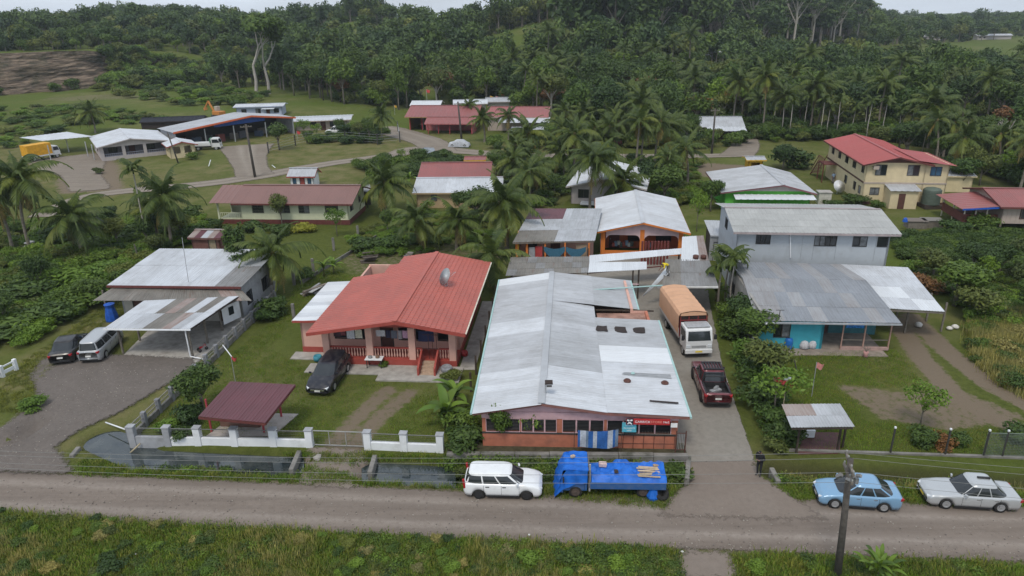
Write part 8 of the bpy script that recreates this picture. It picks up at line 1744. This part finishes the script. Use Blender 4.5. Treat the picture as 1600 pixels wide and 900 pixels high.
# individual trees and palms crowding between the houses
for nm,poly,n,seed,lo,hi,pal in (('below the village road at the left',((-40,400),(-40,330),(60,362),(230,362),(320,372),(240,405)),9,41,.4,.7,.1),('in the garden behind the red tiled house',((560,395),(600,345),(640,335),(790,330),(785,380),(650,395)),7,42,.35,.6,.1),
  ('between the white roofed middle houses',((790,320),(800,255),(880,252),(1080,262),(1090,300),(1050,325),(1010,318),(880,322)),26,43,.6,1.0,.45),('around the yellow hut and bend',((560,300),(590,262),(700,250),(790,252),(790,300),(640,262)),5,44,.35,.6,.0),
  ('beside the crops at the right',((1420,440),(1480,425),(1620,425),(1620,520),(1540,510),(1470,470)),10,45,.4,.75,0),('behind the cream two storey house',((1220,255),(1290,228),(1480,240),(1620,262),(1620,300),(1500,290),(1470,262),(1300,225)),20,46,.7,1.2,.3),('along the side lane and village road',((800,238),(960,238),(1100,236),(1090,222),(900,214),(790,225)),16,47,.6,1.1,.4),('on the bank garden by the beige house',((470,222),(600,222),(620,208),(560,205),(480,212)),7,48,.4,.7,0),('in the left field beside the gravel yard',((-40,470),(60,420),(200,420),(230,440),(120,490),(20,525)),9,49,.35,.6,0)):
    made=[]; q=rpoly(px(*poly),n*3,seed); q=q[free(q,1.6)&(pdist(q[:,0],q[:,1],VRP)>5.5)][:n]
    for p in q:
        if rng.random()<pal: made.append(palm('coconut palm '+nm,p,rng.uniform(4,8.5),rng.uniform(.85,1.25),15,.25,(rng.uniform(-.8,.8),0),1,'coconut palms '+nm))
        else:
            k=rng.choice(('round','dark','airy','olive','dark')); made.append(tree(k,{'round':'leafy mid green tree ','dark':'dense dark tree ','airy':'light airy tree ','olive':'olive leaved tree '}[k]+nm,p,rng.uniform(lo,hi),rng.uniform(lo,hi),None,{'round':'mid green trees ','dark':'dark trees ','airy':'airy trees ','olive':'olive trees '}[k]+nm))
    def pxx(o): return (o.location.x/ max(1.,o.location.y))
    for lb in {o['label'] for o in made}:
        ms=sorted([o for o in made if o['label']==lb],key=pxx)
        if len(ms)>1:
            for r_,o in enumerate(ms): o['label']=('leftmost ' if r_==0 else 'rightmost ' if r_==len(ms)-1 else ('','second ','third ','fourth ','fifth ','sixth ','seventh ','eighth ','ninth ','tenth ')[min(9,r_)])+lb+('' if r_ in (0,len(ms)-1) else ', counted from left')
# ------------------------------------------------------------ forest
def bigcrown(nm,m,n,leaf,lob,seed,h,r,mt=BARK): b=limbs(h,r,2.2,5,seed,mt); return crown(nm,m,n,leaf,lob,seed,b)
FOR=[bigcrown('forest_tree',m,620,.62,rl(s,10,rx,rz,zc,.6,.5),s,zc+.5,.28) for s,(m,rx,rz,zc) in enumerate(((LBLUE,4.2,3.6,7.5),(LDARK,4.6,3.4,7.8),(LBLUE,3.6,4.4,8.0),(LMID,4.0,3.0,6.8),(LDARK,3.8,4.6,8.6),(LOLIVE,4.2,3.0,6.6)),80)]
UMB=[]
for s in range(3):
    g=random.Random(s+5); lob=[]
    for k in range(13): a=g.uniform(0,6.283); q=math.sqrt(g.random())*6.2; lob.append((math.cos(a)*q,math.sin(a)*q,17+g.uniform(-3.5,3.5)-q*.2,2.1,2.1,.55))
    UMB.append(crown('umbrella_tree',LBLUE,900,.55,lob,s+95,limbs(18.5,.36,5.5,8,s+3,BARKP,.5),.5))
def pixof(x,y,z):
    X=np.asarray(x); Y=np.asarray(y); Z=np.asarray(z)-CAMH; cp,sp=math.cos(PITCH),math.sin(PITCH); d=Y*cp-Z*sp; dn=-(Y*sp+Z*cp); u=X/d; v=dn/d; c,s=math.cos(ROLL),math.sin(ROLL); return 800+FPX*(u*c+v*s),450+FPX*(-u*s+v*c)
g=np.random.default_rng(77); xs=[];ys=[]; y=128.
while y<980:
    st=5.4+ max(0,y-200)*.011; n=int(1.75*y/st)+14; x=-.875*y-50+np.arange(n)*st+g.uniform(-.45,.45,n)*st; xs.append(x); ys.append(y+g.uniform(-.45,.45,n)*st); y+=st
FX=np.concatenate(xs); FY=np.concatenate(ys); FZ=height(FX,FY); PXX,PYY=pixof(FX,FY,FZ)
edge=np.interp(PXX,[-100,0,140,160,290,330,420,480,560,620,700,800,860,1000,1150,1250,1350,1420,1600,1700],[128,128,118,128,132,140,138,158,166,172,168,182,212,220,196,210,214,222,246,256])
ok=PYY<edge
d=pdist(FX,FY,FACE); yf=np.interp(FX,[p[0] for p in FACE],[p[1] for p in FACE]); ok&=~((FX<-96)&(FY<yf+16)&(FY>yf-60)); ok&=~((FX<-140)&(FY<yf+26))
clear=[((725,100),(735,66),(805,52),(870,58),(885,84),(860,100),(790,108)),((1190,112),(1240,80),(1345,68),(1370,100),(1300,118)),((1395,118),(1400,96),(1480,72),(1640,52),(1640,110),(1560,125)),((632,150),(640,112),(662,100),(678,140),(672,168)),((1140,112),(1180,98),(1220,95),(1210,118)),((1060,118),(1150,100),(1150,122),(1070,130))]
for c in clear: ok&=~inpoly(PXX,PYY,[tuple(p) for p in c])
VRP=px((60,340),(150,305),(300,290),(400,277),(520,255),(610,243),(660,232),(800,242),(1000,244),(1170,243)); SLP=px((1150,245),(1165,225),(1150,200),(1140,190))
ok&=(pdist(FX,FY,VRP)>7)&(pdist(FX,FY,SLP)>4.5)
for bx0,by0,br in ((4.5,149,9),(46,151,9),(44,143,7),(24,138,5),(-20,170,16),(-8,166,14),(6,168,12),(-44,170,14),(53,108,13),(60,98,12),(-20,180,8),(-8,182,9),(0,184,7)): ok&=np.hypot(FX-bx0,FY-by0)>br
ok&=free(np.column_stack([FX,FY]),2.5)&(np.hypot(FX-2,FY-318)>34)&(np.hypot(FX+70,(FY-405)*.8)>26)
far=(PXX>1345)&(PYY<66)
ok&=(PXX>-120)&(PXX<1720)&(g.random(len(FX))<np.where(PXX>1380,.7,.93))
ok&=~((PXX>1340)&(PYY>66)&(PYY<130)&(g.random(len(FX))<.72))
FX,FY,FZ,PXX,PYY=(a[ok] for a in (FX,FY,FZ,PXX,PYY)); dist=np.hypot(FX,FY); order=np.argsort(dist); print('forest trees',len(FX))
sc_=np.where((FX<-105)&(FY<345),.62,1.)*g.uniform(.6,1.45,len(FX))*np.where(PYY>120,.82,1.)
ui=[]
nearN=430
NTR=[kind('n',m,1500,.36,rl(s,11,rx,rz,zc,.6,.46),s,limbs(zc+.8,.24,2.2,6,s,mt)) for s,(m,rx,rz,zc,mt) in enumerate(((LMID,3.9,3.4,7.0,BARK),(LDARK,4.3,3.4,7.4,BARKD),(LDARK,3.4,4.4,7.8,BARK),(LOLIVE,4.0,2.8,6.4,BARKP),(LBRI,3.2,2.8,5.8,BARKP),(LRED,3.4,2.2,5.4,BARKD)),120)]
NLAB=('mid green broadleaf tree at the forest edge','dark spreading tree at the forest edge','dark tall tree at the forest edge','olive green tree at the forest edge','bright green tree at the forest edge','russet leaved tree at the forest edge')
PALMC=MB()
def palmc(seed):
    g=random.Random(seed); b=MB(); b.path([(0,0,0),(.3,0,4),(0,0,8)],[.2,.15,.12],6,False); vs=[]
    for k in range(16):
        a=k*2.4; m_=FR[min(5,1+k//4)]; c,s=math.cos(a),math.sin(a)
        vs.append((m_,a))
    return b,vs
def merge_palm(h,seed,mat_i=0):
    V_=[];F_=[];MI=[]; b=MB(); b.path([(0,0,-.3),(.25,0,h*.5),(0,0,h)],[.2,.15,.12],6,False); V_+=b.v; F_+=b.f; MI+=[1]*len(b.f); g=random.Random(seed)
    for k in range(16):
        a=k*2.4+g.uniform(-.2,.2); me=FR[max(0,min(5,int(k/16*5.6)))]; c,s=math.cos(a),math.sin(a); o=len(V_); sc=g.uniform(.9,1.1)
        V_+=[((v.co.x*c-v.co.y*s)*sc,(v.co.x*s+v.co.y*c)*sc,v.co.z*sc+h) for v in me.vertices]; F_+=[tuple(i+o for i in p.vertices) for p in me.polygons]; MI+=[0]*len(me.polygons)
    me=bpy.data.meshes.new('palm'); me.from_pydata(V_,[],F_); me.materials.append(LPALM); me.materials.append(BARK); me.polygons.foreach_set('material_index',np.array(MI,np.int32)); me.update(); return me
PMS=[merge_palm(h,s) for s,h in enumerate((5.0,6.5,8.0,9.5,11))]
rest=[]
for r_,i in enumerate(order):
    if r_<nearN:
        zone_palm=(PXX[i]>560)&(PYY[i]>112)
        if zone_palm and g.random()<.26:
            o=link('coconut_palm',PMS[g.integers(5)],None,(FX[i],FY[i],FZ[i]),g.uniform(0,6.28)); s=g.uniform(.85,1.4); o.scale=(s,s,s*g.uniform(.6,1.1)); o.rotation_euler.x=g.uniform(-.1,.1); o.rotation_euler.y=g.uniform(-.1,.1); tag(o,'coconut palm in the mixed grove behind the village','palm tree','coconut palms in the grove')
        else:
            k=int(g.choice(6,p=[.26,.3,.18,.14,.07,.05])); t_=thing('forest_tree',NLAB[k],'tree',(FX[i],FY[i],FZ[i]-.2),g.uniform(0,6.28),NLAB[k].replace('tree','trees')); s=sc_[i]*1.05; t_.scale=(s,s,s*g.uniform(.85,1.2)); link('crown',NTR[k][0],t_); link('trunk',NTR[k][1],t_)
    else: rest.append(i)
rest=np.array(rest); um=(PXX[rest]>880)&(PXX[rest]<1345)&(PYY[rest]<80)&(g.random(len(rest))<.5)
u_=rest[um]; n_=rest[~um]; 
tallf=np.where((PXX[n_]>870)&(PXX[n_]<1345)&(PYY[n_]<85),1.75,1.)
scatter('forest','dense dark forest covering the hills behind the village',None,np.column_stack([FX[n_],FY[n_],FZ[n_]-.3]),sc_[n_]*tallf,FOR)
ul=u_[:150]
for i in u_: 
    pass
scatter('umbrella_tree_stand','tall flat topped umbrella trees along the skyline',None,np.column_stack([FX[u_],FY[u_],FZ[u_]]),g.uniform(1.2,1.75,len(u_)),UMB)

fi=g.choice(len(FX),3800); jx=FX[fi]+g.uniform(-3,3,3800); jy=FY[fi]+g.uniform(-3,3,3800)
scatter('forest_undergrowth','shadowy shrubs filling the gaps between forest trees',None,np.column_stack([jx,jy,height(jx,jy)-.2]),g.uniform(1.6,3.8,3800),[BUSH[2],BUSH[0],BUSH[3]],szf=1.1)
# ------------------------------------------------------------ haze in the air
hm=bpy.data.materials.new('haze_air'); hm.use_nodes=True; ht=hm.node_tree; ht.nodes.clear(); ho=ht.nodes.new('ShaderNodeOutputMaterial'); hv=ht.nodes.new('ShaderNodeVolumePrincipled')
hv.inputs['Color'].default_value=(.84,.92,1,1); hv.inputs['Density'].default_value=.00018; hv.inputs['Anisotropy'].default_value=.2
ht.links.new(hv.outputs[0],ho.inputs['Volume'])
tag(MB().box(-2100,-30,-4,2100,2500,66).build('haze',hm),'thin pale haze over the valley',None,None,'stuff')
